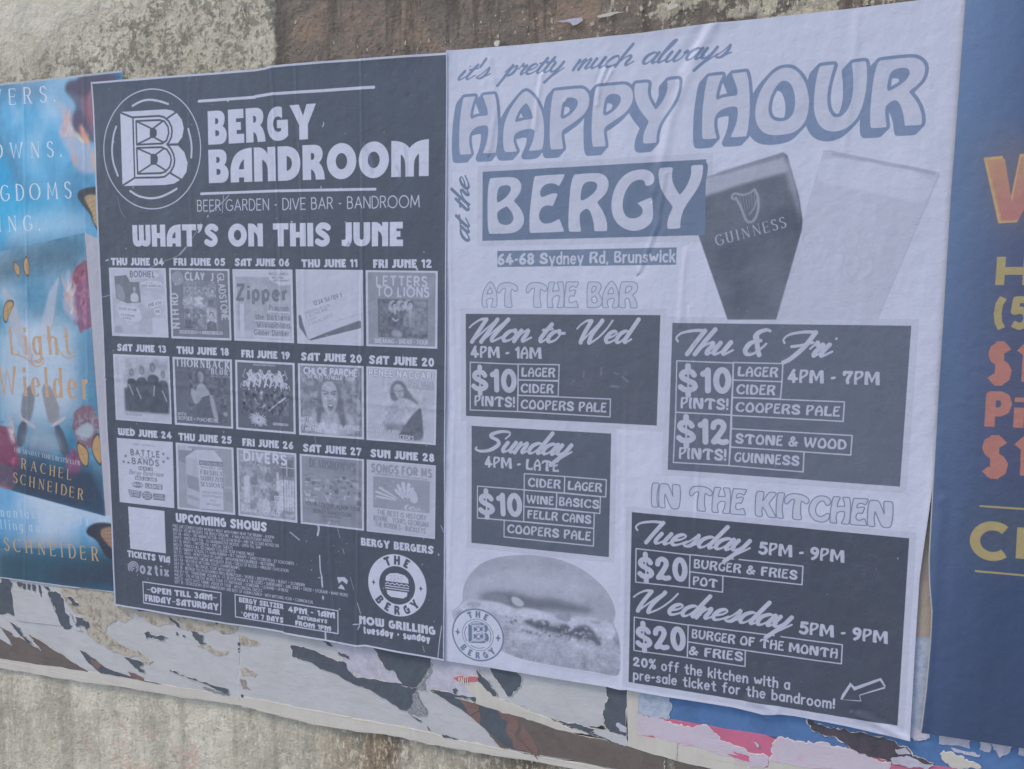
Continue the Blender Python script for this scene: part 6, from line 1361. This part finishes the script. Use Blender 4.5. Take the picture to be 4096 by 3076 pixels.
parts = [("round_badge", None, px_arc(BU(90,985), BU(648,1000), BU(340,705), BU(395,1277), m=1.02))] + [("dark_panel", PLb[i], PANELS[i]) for i in range(5)] + [("beer_glass_picture", "dark pint with a harp emblem, leaning left", GL(np.array(GLASS1, float))), ("beer_glass_picture", "pale pint leaning right", GL(np.array(GLASS2, float))), ("burger_picture", None, BU(np.array(BURGER, float))), ("address_strip", None, np.array([q(1,1,2088,508), q(2,1,1424,477), q(2,1,1419,627), q(1,1,2088,647)]))]
HC = [([(2863,98),(2800,200),(2760,290),(2705,410),(2680,500),(2660,600),(2620,760)], .0015, .0085), ([(2845,98),(2770,230),(2730,290)], .0007, .006), ([(2430,260),(2400,340),(2390,420)], .0012, .004), ([(2450,280),(2425,330)], .0009, .003), ([(2170,300),(2150,420),(2140,520)], .0010, .004), ([(3105,560),(3150,640),(3180,720),(3200,860),(3215,1000)], .0004, .0025),
      ([(2506,1500),(2500,2000),(2492,2750)], .0004, .004), ([(2560,1080),(2630,900),(2660,700)], .0009, .004), ([(2745,1000),(2730,1150),(2720,1300)], .0007, .004), ([(2760,1230),(2800,1700),(2780,2200)], .0005, .003), ([(3640,2960),(3520,2900),(3440,2860)], .0022, .006), ([(3100,2850),(3060,2820),(3000,2800)], .0018, .007), ([(1800,900),(1820,1600),(1800,2300)], .0005, .004), ([(1960,600),(1990,420),(1960,240)], .0007, .005), ([(3430,60),(3410,320),(3380,600)], .0006, .006)]
sheet('drinks_poster', "white drinks offer poster with shadowed headline, two pint glasses, a burger and dark panels", 'poster', hc, HR_TOP, HR_BOT, [(1788,204), (1776,2640)], [(3875,-22), (3640,2960)], -.0058, 50, HC, parts, rough=.5, amp=1.2, rpath=[(3878,-30),(3818,769),(3768,1538),(3735,1900),(3700,2150),(3678,2307),(3662,2552),(3638,2970)])
del hc
bc = draw_book()
parts = [("book_picture", None, np.array([(-300,1070), q(0,1,720,350), q(0,1,850,402), q(0,2,962,1128), q(0,2,905,1140), (-300,1850)]))]
sheet('novel_poster', "blue smoky book poster with flames, flowers and orange butterflies, cut off at the picture edge", 'poster', bc, [(-600,400),(0,333),(250,306),(484,279),(600,268)], [(-600,2238),(0,2314),(250,2348),(300,2357),(325,2352),(463,2374),(600,2394)], [(-560,396), (-560,2250)], [(484,280), (575,2386)], -.0022, 60, [([(90,300),(110,1500),(95,2330)], .0006, .004), ([(330,290),(350,1700)], .0005, .004)], parts, rough=.4, amp=.6, lift=.0005)
del bc
uc = draw_blue()
sheet('pub_offer_poster', "deep blue poster with yellow and orange lettering at the picture edge, overlapping the white poster", 'poster', uc, [(3700,-40),(3856,-60),(5200,-150)], [(3600,2914),(3678,2925),(4096,2987),(5200,3150)], [(3859,-60), (3678,2925)], [(5100,-120), (5000,3120)], -.0098, 70, [([(3690,2900),(3720,2500),(3760,2000)], .0012, .008)], [], rough=.4, lpath=[(3859,-70),(3853,0),(3796,769),(3749,1538),(3711,2230),(3713,2330),(3722,2440),(3717,2560),(3700,2750),(3678,2930)])
del uc

# torn layers -------------------------------------------------------------------
FIB = paper_mat("torn_fibre", A(200,200,204), A(186,184,186), 200)
BW = paper_mat("pulp_bluish", A(175,179,189), A(166,170,180), 22, asp=3); CREAM = paper_mat("pulp_cream", A(184,184,184), A(178,177,176), 24, asp=.3); LILAC = paper_mat("pulp_lilac", A(176,178,200), A(158,158,178), 40)
DK = paper_mat("old_black_print", A(84,92,106), A(76,82,95), 50, rough=.6); BRN = paper_mat("old_brown_print", A(104,98,98), A(94,88,89), 20, rough=.55); ORG = paper_mat("old_orange_print", A(121,101,100), A(108,93,94), 22, rough=.55)
BEI = paper_mat("paste_on_render", A(172,168,162), A(136,130,126), 55, (.46, .60), bump=1.2); RED = paper_mat("old_red_print", A(174,110,120), A(166,106,116), 30); BLU = paper_mat("old_blue_print", A(82,116,168), A(74,104,152), 14, rough=.5); PNK = paper_mat("old_pink_print", A(182,104,136), A(172,102,134), 16, rough=.5)
PKW = paper_mat("pulp_pink", A(180,174,194), A(184,158,184), 45, (.5, .68)); TAN_ = paper_mat("yellowed_paste", A(160,150,146), A(150,142,138), 40); PUR = paper_mat("blackened_paste", A(80,76,88), A(66,66,76), 40, bump=1.0); GRYB = paper_mat("pulp_grey_blue", A(165,176,198), A(140,156,186), 80, (.42, .62))
V9 = lambda P: view(0, 2250, .6329)(np.array(P, float)); V10 = lambda P: view(1300, 2500, .6329)(np.array(P, float)); V11 = lambda P: view(2600, 2600, .6763)(np.array(P, float))
r0 = lambda P: q(0, 3, np.array(P, float)); r1 = lambda P: q(1, 3, np.array(P, float)); r2 = lambda P: q(2, 3, np.array(P, float)); r3 = lambda P: q(3, 3, np.array(P, float))
cat2 = np.vstack
scrap("large bluish white backing sheet, leftmost of the torn strip below the posters", V9([(-500,30),(-60,80),(700,180),(1505,360),(1512,880),(1500,895),(700,772),(-60,662),(-500,600)]), BW, 0, 'backing_sheet')
scrap("long cream paper band along the lower edge of the torn strip at the left", V9([(-500,540),(-60,598),(0,612),(545,693),(1005,775),(1300,825),(1500,862),(1512,906),(1430,895),(700,782),(200,705),(0,670),(-500,600)]), CREAM, 3, 'paper_band', amp=.0012, edge=FIB)
scrap("wide pale backing sheet under the middle of the torn strip", cat2([V9([(1500,372),(1800,420)]), V10([(0,60),(400,120),(760,190),(1290,300),(1300,640),(1180,600),(1250,835),(1180,832),(730,768),(700,750),(480,706),(345,686),(300,655),(230,648),(150,618),(135,642),(0,636)]), V9([(2080,1042),(1620,938),(1508,905)])]), BW, 1, 'backing_sheet', edge=FIB)
scrap("cream paper band along the lower edge under the middle of the torn strip", cat2([V9([(1512,858),(1800,905),(2212,985)]), V10([(100,585),(500,650),(735,712),(1100,790),(1500,865),(2212,985),(2212,1020),(1180,845),(700,765),(480,712)]), V9([(2080,1046),(1620,940),(1510,908)])]), CREAM, 3, 'paper_band', amp=.0015, edge=FIB)
scrap("small dark remnant at the far left under the book poster", r0([(-200,40),(0,60),(70,95),(88,160),(100,250),(118,345),(0,335),(-200,320)]), DK, 2, amp=.002, edge=FIB)
scrap("bluish white rectangle between two dark remnants at the far left", r0([(88,110),(330,150),(400,150),(430,230),(480,340),(515,430),(300,405),(120,375),(100,250)]), BW, 3, amp=.0008)
scrap("curved dark band to the right of the bluish white rectangle", r0([(400,145),(500,150),(535,200),(545,290),(600,360),(612,430),(575,462),(515,430),(480,340),(440,240)]), DK, 2, edge=FIB)
for i, P in enumerate([[(0,20),(60,30),(90,60),(80,100),(30,108),(0,90)], [(135,50),(172,56),(168,88),(150,92)], [(180,60),(205,64),(204,112),(190,112)], [(226,66),(245,70),(245,118),(228,114)], [(262,72),(290,76),(290,130),(272,124)], [(318,78),(332,80),(352,180),(345,180),(325,130)], [(365,84),(400,92),(420,125),(395,118)]]):
    scrap("cut off dark letter stub, " + ["round one at the picture edge","second from the picture edge","third from the picture edge","fourth from the picture edge","fifth from the picture edge","longest and thinnest one","rightmost one"][i] + " under the book poster", r0(P), DK, 4, 'letter_stub', amp=.0006)
scrap("mottled beige area of bare wall paste beside the curved dark band", r0([(500,70),(800,100),(1010,130),(1020,235),(1150,290),(1075,400),(960,400),(910,440),(900,490),(960,540),(1040,600),(1180,650),(1310,737),(1200,722),(1000,660),(860,590),(740,505),(720,440),(690,330),(590,270),(545,190),(520,110)]), BEI, 2, 'paste_patch', amp=.006)
scrap("smaller mottled beige paste patch under the opening hours boxes", r0([(1110,265),(1350,325),(1900,415),(2045,430),(2040,470),(1890,492),(1700,475),(1600,470),(1520,400),(1350,435),(1180,350)]), BEI, 2, 'paste_patch', amp=.006)
scrap("little beige paste patch left of the paper seam", r0([(1690,590),(1800,600),(1960,650),(1940,680),(1820,665),(1700,615)]), BEI, 2, 'paste_patch')
scrap("upper beige paste patch right of the paper seam", cat2([r0([(2055,510),(2140,540)]), r1([(0,560),(30,590),(-30,605)]), r0([(2070,590)])]), BEI, 2, 'paste_patch')
scrap("middle beige paste patch right of the paper seam", r0([(2060,810),(2150,815),(2212,850),(2190,880),(2080,870)]), BEI, 2, 'paste_patch'); scrap("lower grey brown paste patch right of the paper seam", r0([(2065,885),(2110,900),(2120,950),(2160,990),(2085,980)]), paper_mat("dark_paste", A(130,124,122), A(160,155,150), 60), 2, 'paste_patch')
for lb, P, mt in (("two dark flecks high on the mottled beige area", [(565,180),(620,195),(640,225),(682,250),(610,245),(600,215)], DK), ("ragged dark flake under the end of the curved dark band", [(640,350),(700,362),(750,390),(762,450),(735,465),(720,430),(690,425),(655,440)], DK), ("white sliver between curved dark band and ragged dark flake", [(548,300),(600,330),(650,440),(700,470),(640,455),(600,420),(590,350)], LILAC), ("dark stroke just under the edge of the book poster", [(1135,268),(1200,275),(1300,300),(1180,298)], DK), ("slim dark tear under the row of letter stubs", [(70,395),(110,415),(160,462),(180,520),(262,588),(220,570),(150,500)], DK),
    ("dark splash shaped flake in the middle of the white backing", [(1235,492),(1280,485),(1300,510),(1340,520),(1440,532),(1390,556),(1340,545),(1260,525),(1258,545)], DK), ("dark flake like a bent leaf above the lower white sheet", [(1640,475),(1700,495),(1745,515),(1740,540),(1768,590),(1720,592),(1680,550)], DK), ("narrow dark tear between beige patch and book shelf poster edge", [(1435,350),(1500,385),(1530,405),(1555,450),(1530,442),(1480,395)], DK), ("tiny dark dot between two dark flakes", [(1510,485),(1525,490),(1522,515),(1512,508)], DK), ("tiny dark fleck beside the bent leaf flake", [(1565,510),(1590,520),(1575,530)], DK), ("thin dark dash near the paper seam", [(1850,405),(1875,415),(1860,420)], DK),
    ("dark wedge where the cream band begins to widen", [(1060,700),(1220,745),(1212,775),(1195,790),(1240,835),(1190,825),(1150,790)], DK), ("long thin dark sliver running down to the paper seam", [(1450,815),(1500,820),(1640,880),(1700,905),(1960,980),(1972,1028),(1870,990),(1720,915),(1600,872),(1500,840)], DK), ("grey sliver under the long thin dark sliver", [(1740,958),(1850,1000),(1972,1035),(1850,1015)], paper_mat("grey_print", A(128,134,144))), ("upper dark square on the paper seam", [(2045,573),(2064,576),(2064,602),(2046,600)], DK), ("lower dark square on the paper seam", [(2046,622),(2062,625),(2062,668),(2048,660)], DK), ("dark notch at the foot of the paper seam", [(2072,1022),(2092,1026),(2088,1052),(2074,1050)], DK)):
    scrap(lb, r0(P), mt, 4, amp=.0022, edge=FIB if len(P) > 5 else None)
scrap("large brown wedge with torn spikes at the lower left", r0([(-300,420),(0,440),(60,475),(90,510),(250,585),(350,655),(300,590),(240,505),(330,555),(450,640),(600,740),(750,825),(700,818),(400,772),(0,712),(-300,665)]), BRN, 4, amp=.002, edge=FIB)
scrap("white spike cutting into the brown wedge", r0([(-100,440),(0,450),(40,510),(94,602),(0,548),(-100,490)]), BW, 5, amp=.001)
scrap("dark blade shaped remnant with an orange spot", r0([(675,640),(760,690),(900,790),(1000,830),(1100,862),(1380,936),(1150,892),(860,840),(780,770),(720,705)]), DK, 4, amp=.0015, edge=FIB)
scrap("orange spot on the dark blade shaped remnant", r0([(760,700),(870,765),(850,800),(820,800),(790,760)]), ORG, 5, amp=.0008); scrap("short orange brown blade next to the tip of the dark blade", r0([(1095,825),(1150,840),(1230,885),(1225,905),(1130,880)]), ORG, 5, amp=.001)
# middle
scrap("lilac white torn paper under the foot of the black poster", r1([(590,530),(1000,605),(1120,640),(1050,700),(1110,795),(1190,825),(1255,945),(1060,905),(890,880),(800,820),(755,745),(700,650),(620,570)]), LILAC, 3, amp=.003, edge=FIB)
scrap("broad dark diagonal band running down from left of the lilac paper", r1([(290,600),(400,610),(560,680),(700,740),(755,745),(790,820),(890,880),(1060,905),(1340,958),(1400,975),(1345,1020),(1350,1090),(1450,1190),(1330,1170),(1210,1130),(1080,1050),(900,955),(870,950),(600,820),(400,730),(300,690)]), DK, 4, amp=.0022, edge=FIB)
scrap("black triangle hanging from the foot of the black poster", r1([(1000,600),(1500,680),(1505,770),(1470,830),(1440,880),(1385,965),(1255,950),(1190,825),(1110,795),(1050,700)]), DK, 5, amp=.002, edge=FIB)
scrap("dark halftone fringe on the right of the black triangle", r1([(1498,700),(1520,760),(1500,860),(1450,930),(1480,1000),(1400,985),(1385,965),(1440,880),(1485,790)]), paper_mat("halftone", A(90,96,108), A(160,164,176), 900, (.42, .56)), 5, amp=.003)
scrap("halftone smudge at the tip of the broad dark band", r1([(1345,1020),(1390,1000),(1400,1060),(1460,1140),(1470,1190),(1400,1210),(1310,1190),(1300,1160),(1350,1100)]), paper_mat("halftone"  , A(90,96,108)), 5, amp=.006)
scrap("small dark tear at the left end of the lilac paper", r1([(520,532),(600,542),(655,607),(620,600),(570,560)]), DK, 5, amp=.001); scrap("dark leaf shaped hole on the lilac paper", r1([(700,655),(730,675),(790,690),(800,718),(730,692)]), DK, 5, amp=.0015)
scrap("mottled lilac paper around the red word scrap", r1([(1500,690),(1650,700),(1990,770),(1900,800),(1920,900),(1900,1060),(1750,1020),(1640,1005),(1490,985),(1445,920),(1490,880),(1470,830)]), LILAC, 4, amp=.004, edge=FIB)
rs = scrap("small red scrap with the word ANTI in white", r1([(1700,885),(1725,870),(1760,858),(1800,872),(1850,865),(1910,872),(1916,910),(1830,918),(1740,912)]), RED, 6, amp=.001, edge=FIB)
def letters(txt, a, b, cap_px, y, mat, parent, font='reg', wmul=1.0):
    A_, B_ = wall_pt([a, b]); cap = abs(wall_pt([(a[0], a[1] - cap_px)])[0][1] - A_[1])
    L = layout(font, txt); xs = np.concatenate([e[1][:, 0] for e in L]); lo, hi = xs.min(), xs.max(); u = B_ - A_; W = np.linalg.norm(u); u /= W; nn = np.array([-u[1], u[0]]); v, f = [], []
    for kd, p, w in L:
        P = A_ + (p[:, 0:1] - lo) * (W / (hi - lo)) * u + p[:, 1:2] * (cap / 100) * nn; r = w * cap / 100 * wmul
        for i in range(len(P) - 1):
            d = P[i + 1] - P[i]; d = d / (np.linalg.norm(d) + 1e-9); s_ = np.array([-d[1], d[0]]) * r; k0 = len(v)
            for c_ in (P[i] - d * r + s_, P[i] - d * r - s_, P[i + 1] + d * r - s_, P[i + 1] + d * r + s_): v.append((c_[0], y - .00001 * (i % 3), c_[1]))
            f.append((k0, k0 + 1, k0 + 2, k0 + 3))
    me = bpy.data.meshes.new('lettering'); me.from_pydata(v, [], f); me.update(); me.materials.append(mat)
    return link(bpy.data.objects.new('lettering', me), parent)
letters('ANTI', q(1,3,1745,926), q(1,3,1826,934), 26, -.0042, FIB, rs)
scrap("cream paper slope under the red word scrap", r1([(1780,930),(1850,918),(1920,912),(1960,960),(2060,1040),(2212,1105),(2700,1320),(2880,1370),(2600,1330),(2212,1195),(1900,1105),(1895,1050)]), CREAM, 5, amp=.0018, edge=FIB)
scrap("black shape like a leaning boot right of the red scrap", r1([(1900,805),(1918,830),(1950,870),(1990,900),(2050,980),(2072,1040),(1990,990),(1920,915),(1912,860)]), DK, 6, amp=.002, edge=FIB)
scrap("large black torn shape under the burger picture", r1([(1980,765),(2212,800),(2245,815),(2290,890),(2280,960),(2200,1040),(2165,1035),(2080,900),(2030,830)]), DK, 6, amp=.0022, edge=FIB)
scrap("dark flake below the red scrap", r1([(1690,975),(1720,965),(1740,990),(1725,1022),(1700,1010)]), DK, 6, amp=.0025); scrap("thin black line of old print above the brown picture", r1([(1500,985),(1700,1020),(1895,1050),(1895,1080),(1760,1050),(1600,1020)]), DK, 6, amp=.0025, edge=FIB)
scrap("long brown remnant of an old picture below the middle of the white poster", cat2([r1([(1500,990),(1640,1030),(1750,1065),(1900,1105),(2212,1190)]), r2([(200,1255),(450,1340),(880,1440),(1310,1560),(1310,1700),(850,1664),(0,1502)]), r1([(2100,1480),(1950,1290),(1800,1180),(1600,1050)])]), BRN, 4, 'picture_remnant', amp=.0016, edge=FIB)
scrap("dark slate end of the brown picture remnant", cat2([r1([(1500,992),(1640,1032),(1750,1068),(1790,1110),(1830,1190),(1700,1110),(1600,1050)])]), DK, 5, amp=.001)
scrap("upper orange leaf shape on the brown remnant", r1([(1760,1075),(1880,1100),(1930,1120),(1925,1160),(1850,1205),(1800,1180),(1780,1120)]), ORG, 5, 'printed_leaf', amp=.001); scrap("middle orange leaf shape on the brown remnant", r1([(2080,1160),(2212,1200),(2262,1240),(2258,1330),(2212,1400),(2150,1330),(2170,1260),(2110,1220)]), ORG, 5, 'printed_leaf', amp=.001)
scrap("lower orange leaf shape on the brown remnant", r2([(-60,1330),(0,1350),(120,1480),(220,1590),(200,1545),(40,1500),(-40,1440)]), ORG, 5, 'printed_leaf', amp=.001); scrap("small orange leaf shape under the dark slate patch", r1([(1850,1210),(1925,1170),(1935,1240),(1925,1280),(1880,1240)]), ORG, 5, 'printed_leaf', amp=.001); scrap("tallest orange leaf shape on the brown remnant", r2([(80,1280),(160,1380),(220,1500),(225,1560),(120,1470),(60,1380)]), ORG, 5, 'printed_leaf', amp=.001)
scrap("dark slate patch between the orange leaf shapes", r1([(1930,1125),(2060,1150),(2110,1225),(2165,1265),(2145,1330),(2212,1420),(2212,1500),(2110,1440),(1930,1285)]), DK, 5, amp=.001)
scrap("dark diamond speck on the cream band", r1([(1600,1372),(1640,1378),(1750,1415),(1700,1412),(1610,1395)]), DK, 5, amp=.0015); scrap("thin dark fleck above the cream band", r1([(1330,1205),(1380,1230),(1425,1262),(1400,1258)]), DK, 5, amp=.0015); scrap("second thin dark fleck above the cream band, further right", r1([(1470,1295),(1500,1338),(1480,1320)]), DK, 5, amp=.001)
# right
scrap("greyish blue torn sheet between two black remnants", r2([(60,820),(300,860),(810,945),(820,1070),(790,1140),(780,1200),(810,1310),(730,1310),(450,1270),(150,1210),(130,1130),(0,1110),(-40,1060),(80,950)]), BW, 3, 'backing_sheet', amp=.003, edge=FIB)
scrap("thin dark wedge under the greyish blue sheet", r2([(340,1240),(450,1262),(600,1290),(710,1325),(640,1330),(760,1390),(860,1430),(700,1380),(560,1320),(430,1270)]), DK, 6, amp=.002, edge=FIB)
scrap("cream paper between the thin dark wedge and the black block", r2([(640,1300),(810,1325),(990,1378),(1000,1470),(880,1440),(740,1380)]), BW, 5, amp=.002)
scrap("upright black block with a torn left side", r2([(808,935),(995,965),(990,1378),(900,1360),(860,1350),(810,1310),(780,1200),(800,1130),(822,1070),(812,1000)]), DK, 6, amp=.0022, edge=FIB)
scrap("white torn blob on the upright black block", r2([(895,1280),(925,1268),(990,1310),(990,1350),(930,1340)]), LILAC, 7, amp=.0015)
scrap("cream upright strip right of the black block", r2([(995,965),(1090,985),(1086,1378),(1430,1435),(1422,1602),(1310,1562),(1000,1472)]), CREAM, 5, amp=.0008)
scrap("wide blue remnant along the foot of the white and blue posters", cat2([r2([(1088,985),(1325,1020),(2212,1180)]), r3([(0,1150),(330,1210),(1100,1340),(1480,1350),(2212,1440),(3200,1560),(3200,1900),(2212,1800)]), r3([(1450,1680),(1000,1600),(330,1450),(0,1388)]), r2([(1500,1265),(1345,1240),(1088,1190)])]), BLU, 2, 'poster_remnant', amp=.001)
scrap("bright pink remnant under the wide blue remnant", cat2([r2([(1086,1190),(1345,1236),(1500,1262),(2212,1382)]), r3([(0,1388),(330,1450),(740,1500),(1060,1600),(1500,1650),(1900,1700),(1000,1760),(0,1720)]), r2([(2212,1661),(1850,1600),(1430,1500),(1086,1380)])]), PNK, 3, 'poster_remnant', amp=.001)
scrap("speckled grey blue torn paper at the left end of the blue remnant", r2([(1088,985),(1325,1028),(1345,1080),(1382,1140),(1350,1190),(1345,1240),(1280,1225),(1088,1200)]), GRYB, 5, amp=.003, edge=FIB)
scrap("long pinkish white torn area across the pink remnant", r2([(1088,1195),(1200,1215),(1290,1245),(1400,1285),(1460,1290),(1600,1300),(1700,1312),(1760,1370),(1850,1440),(1950,1480),(2030,1525),(2212,1570),(2212,1640),(1900,1560),(1430,1440),(1088,1376)]), PKW, 5, amp=.004, edge=FIB)
scrap("second pinkish white torn area, further right on the pink remnant", r3([(60,1432),(150,1410),(300,1435),(400,1452),(600,1480),(740,1502),(900,1572),(1062,1612),(1060,1760),(0,1600),(50,1540)]), PKW, 5, amp=.004, edge=FIB)
scrap("cream pink lower sheet at the bottom of the picture", cat2([r2([(1430,1462),(1550,1465),(1700,1482),(1900,1560),(2062,1615),(2212,1655)]), r3([(0,1590),(400,1640),(400,1800),(0,1800)]), r2([(1430,1602)])]), CREAM, 4, amp=.002, edge=FIB)
scrap("small pink patch in front of the cream pink sheet", r2([(1700,1490),(1850,1500),(2050,1560),(2064,1616),(1900,1562)]), PNK, 5, amp=.0015); scrap("white fleck on the bright pink", r2([(2078,1430),(2110,1440),(2138,1485),(2115,1478)]), LILAC, 6, amp=.001)
scrap("brown remnant at the very bottom under the cream pink sheet", cat2([r2([(1422,1604),(1700,1672),(1900,1760),(1400,1760)])]), BRN, 4, amp=.001)
scrap("ragged blackened tear across blue and pink", r3([(338,1238),(380,1250),(500,1305),(640,1322),(800,1350),(1060,1420),(1110,1445),(1200,1480),(1250,1560),(1430,1620),(1400,1642),(1200,1640),(1060,1602),(870,1562),(740,1502),(640,1430),(540,1385),(370,1322)]), PUR, 6, amp=.003, edge=FIB)
scrap("pale flakes at the end of the blackened tear", r3([(1060,1580),(1150,1560),(1250,1572),(1440,1640),(1260,1650),(1080,1625)]), LILAC, 7, amp=.003); scrap("small pale flake inside the blackened tear", r3([(1100,1500),(1190,1480),(1250,1545),(1180,1540)]), LILAC, 7, amp=.003)
for i, P in enumerate([[(1480,1365),(1760,1402),(1752,1497),(1480,1450)], [(1840,1420),(1926,1432),(1920,1527),(1830,1500)], [(1935,1436),(2120,1462),(2080,1540),(2010,1577),(1950,1500)], [(2160,1468),(2400,1495),(2380,1600),(2165,1545)]]):
    scrap(["widest pale block","narrow pale block","pale wedge shaped block","rightmost pale block"][i] + " on the blue remnant under the deep blue poster", r3(P), LILAC, 5, amp=.0015)
scrap("long pale torn patch low on the blue remnant", r3([(1495,1540),(1560,1530),(1700,1590),(1780,1610),(1850,1665),(1600,1660),(1520,1600)]), CREAM, 5, amp=.003, edge=FIB); scrap("thin pale smear under the pale blocks", r3([(1580,1488),(1640,1500),(1750,1525),(1840,1548),(1830,1568),(1700,1545),(1610,1518)]), LILAC, 5, amp=.003)
scrap("pale torn tab at the lower right corner of the white poster", r3([(1220,1330),(1280,1330),(1370,1345),(1388,1395),(1270,1418),(1180,1400)]), LILAC, 7, amp=.002, edge=FIB)
scrap("yellowed tan strip between the white poster and the deep blue poster", cat2([q(3,2,np.array([(1395,0),(1500,0),(1500,400),(1450,900),(1440,1700)], float)), r3([(1440,0),(1440,530),(1240,530),(1250,0)]), q(3,2,np.array([(1280,1500),(1320,900)], float))]), TAN_, 6, 'paste_strip', amp=.0008)
scrap("bluish paper strip with faint marks below the tan strip", r3([(1230,530),(1440,532),(1440,900),(1400,1240),(1400,1345),(1180,1345)]), GRYB, 6, 'paste_strip', amp=.0008)

# chips of old paint and paper left on the render ---------------------------------
def flakes(name, label, spec, mat, seed):
    rg = random.Random(seed); v, f = [], []
    for (x0, y0_, x1, y1, n, s0, s1) in spec:
        for _ in range(n):
            p = wall_pt([(rg.uniform(x0, x1), rg.uniform(y0_, y1))])[0]; s_ = s0 + (s1 - s0) * rg.random() ** 3; k0 = len(v); m = rg.randint(5, 8); tl_ = rg.uniform(-.4, .9)
            for j in range(m):
                a = 6.283 * j / m + rg.uniform(-.3, .3); r = s_ * rg.uniform(.5, 1); dx, dz = r * math.cos(a) * rg.choice([.6, .6, 1.3]), r * math.sin(a) * 1.4
                v.append((p[0] + dx, -.0006 - max(0, dz) * tl_ * .5 - rg.random() * .0004, p[1] + dz))
            f.append(tuple(range(k0, k0 + m)))
    me = bpy.data.meshes.new(name); me.from_pydata(v, [], f); me.update(); me.materials.append(mat)
    return tag(link(bpy.data.objects.new(name, me)), label, 'paint flakes', kind='stuff')
flakes('paint_flakes', "pale curled chips of paint and paper stuck on the brown part of the wall", [(1150,20,2000,220,34,.0008,.0035), (1950,10,2600,150,50,.001,.005), (2500,0,3500,60,40,.001,.005), (1300,150,1790,200,10,.001,.005)], paper_mat("flake_pale", A(178,175,166), A(156,151,142), 60), 3)
flakes('plaster_chips', "pale chips and flecks on the dark render below the torn strip", [(1350,2960,2000,3076,60,.0008,.0035), (1700,3020,2600,3120,40,.001,.004), (500,20,1000,140,40,.001,.004)], paper_mat("flake_pale", A(186,180,164)), 4)
tag(scrap("curled white paper sliver lying across the brown wall paint", q(2,0,np.array([(728,130),(800,112),(880,96),(975,94),(900,108),(820,135),(735,140)], float)), CREAM, 3, 'paper_sliver', amp=.0008), group='paper slivers on the brown wall')
tag(scrap("short white paper sliver at the top edge, right of the long one", q(2,0,np.array([(1330,45),(1435,28),(1432,52),(1340,84)], float)), CREAM, 3, 'paper_sliver', amp=.001), group='paper slivers on the brown wall')
tag(scrap("thin pale paper sliver left of the long curled one", q(2,0,np.array([(385,178),(600,145),(608,170),(520,215),(500,190)], float)), LILAC, 3, 'paper_sliver', amp=.001), group='paper slivers on the brown wall')
tag(scrap("crumpled white paper wad at the top edge of the white poster", q(1,0,np.array([(2050,365),(2075,345),(2100,345),(2098,370),(2060,395)], float)), FIB, 6, 'paper_wad', amp=.0025), group='paper slivers on the brown wall')
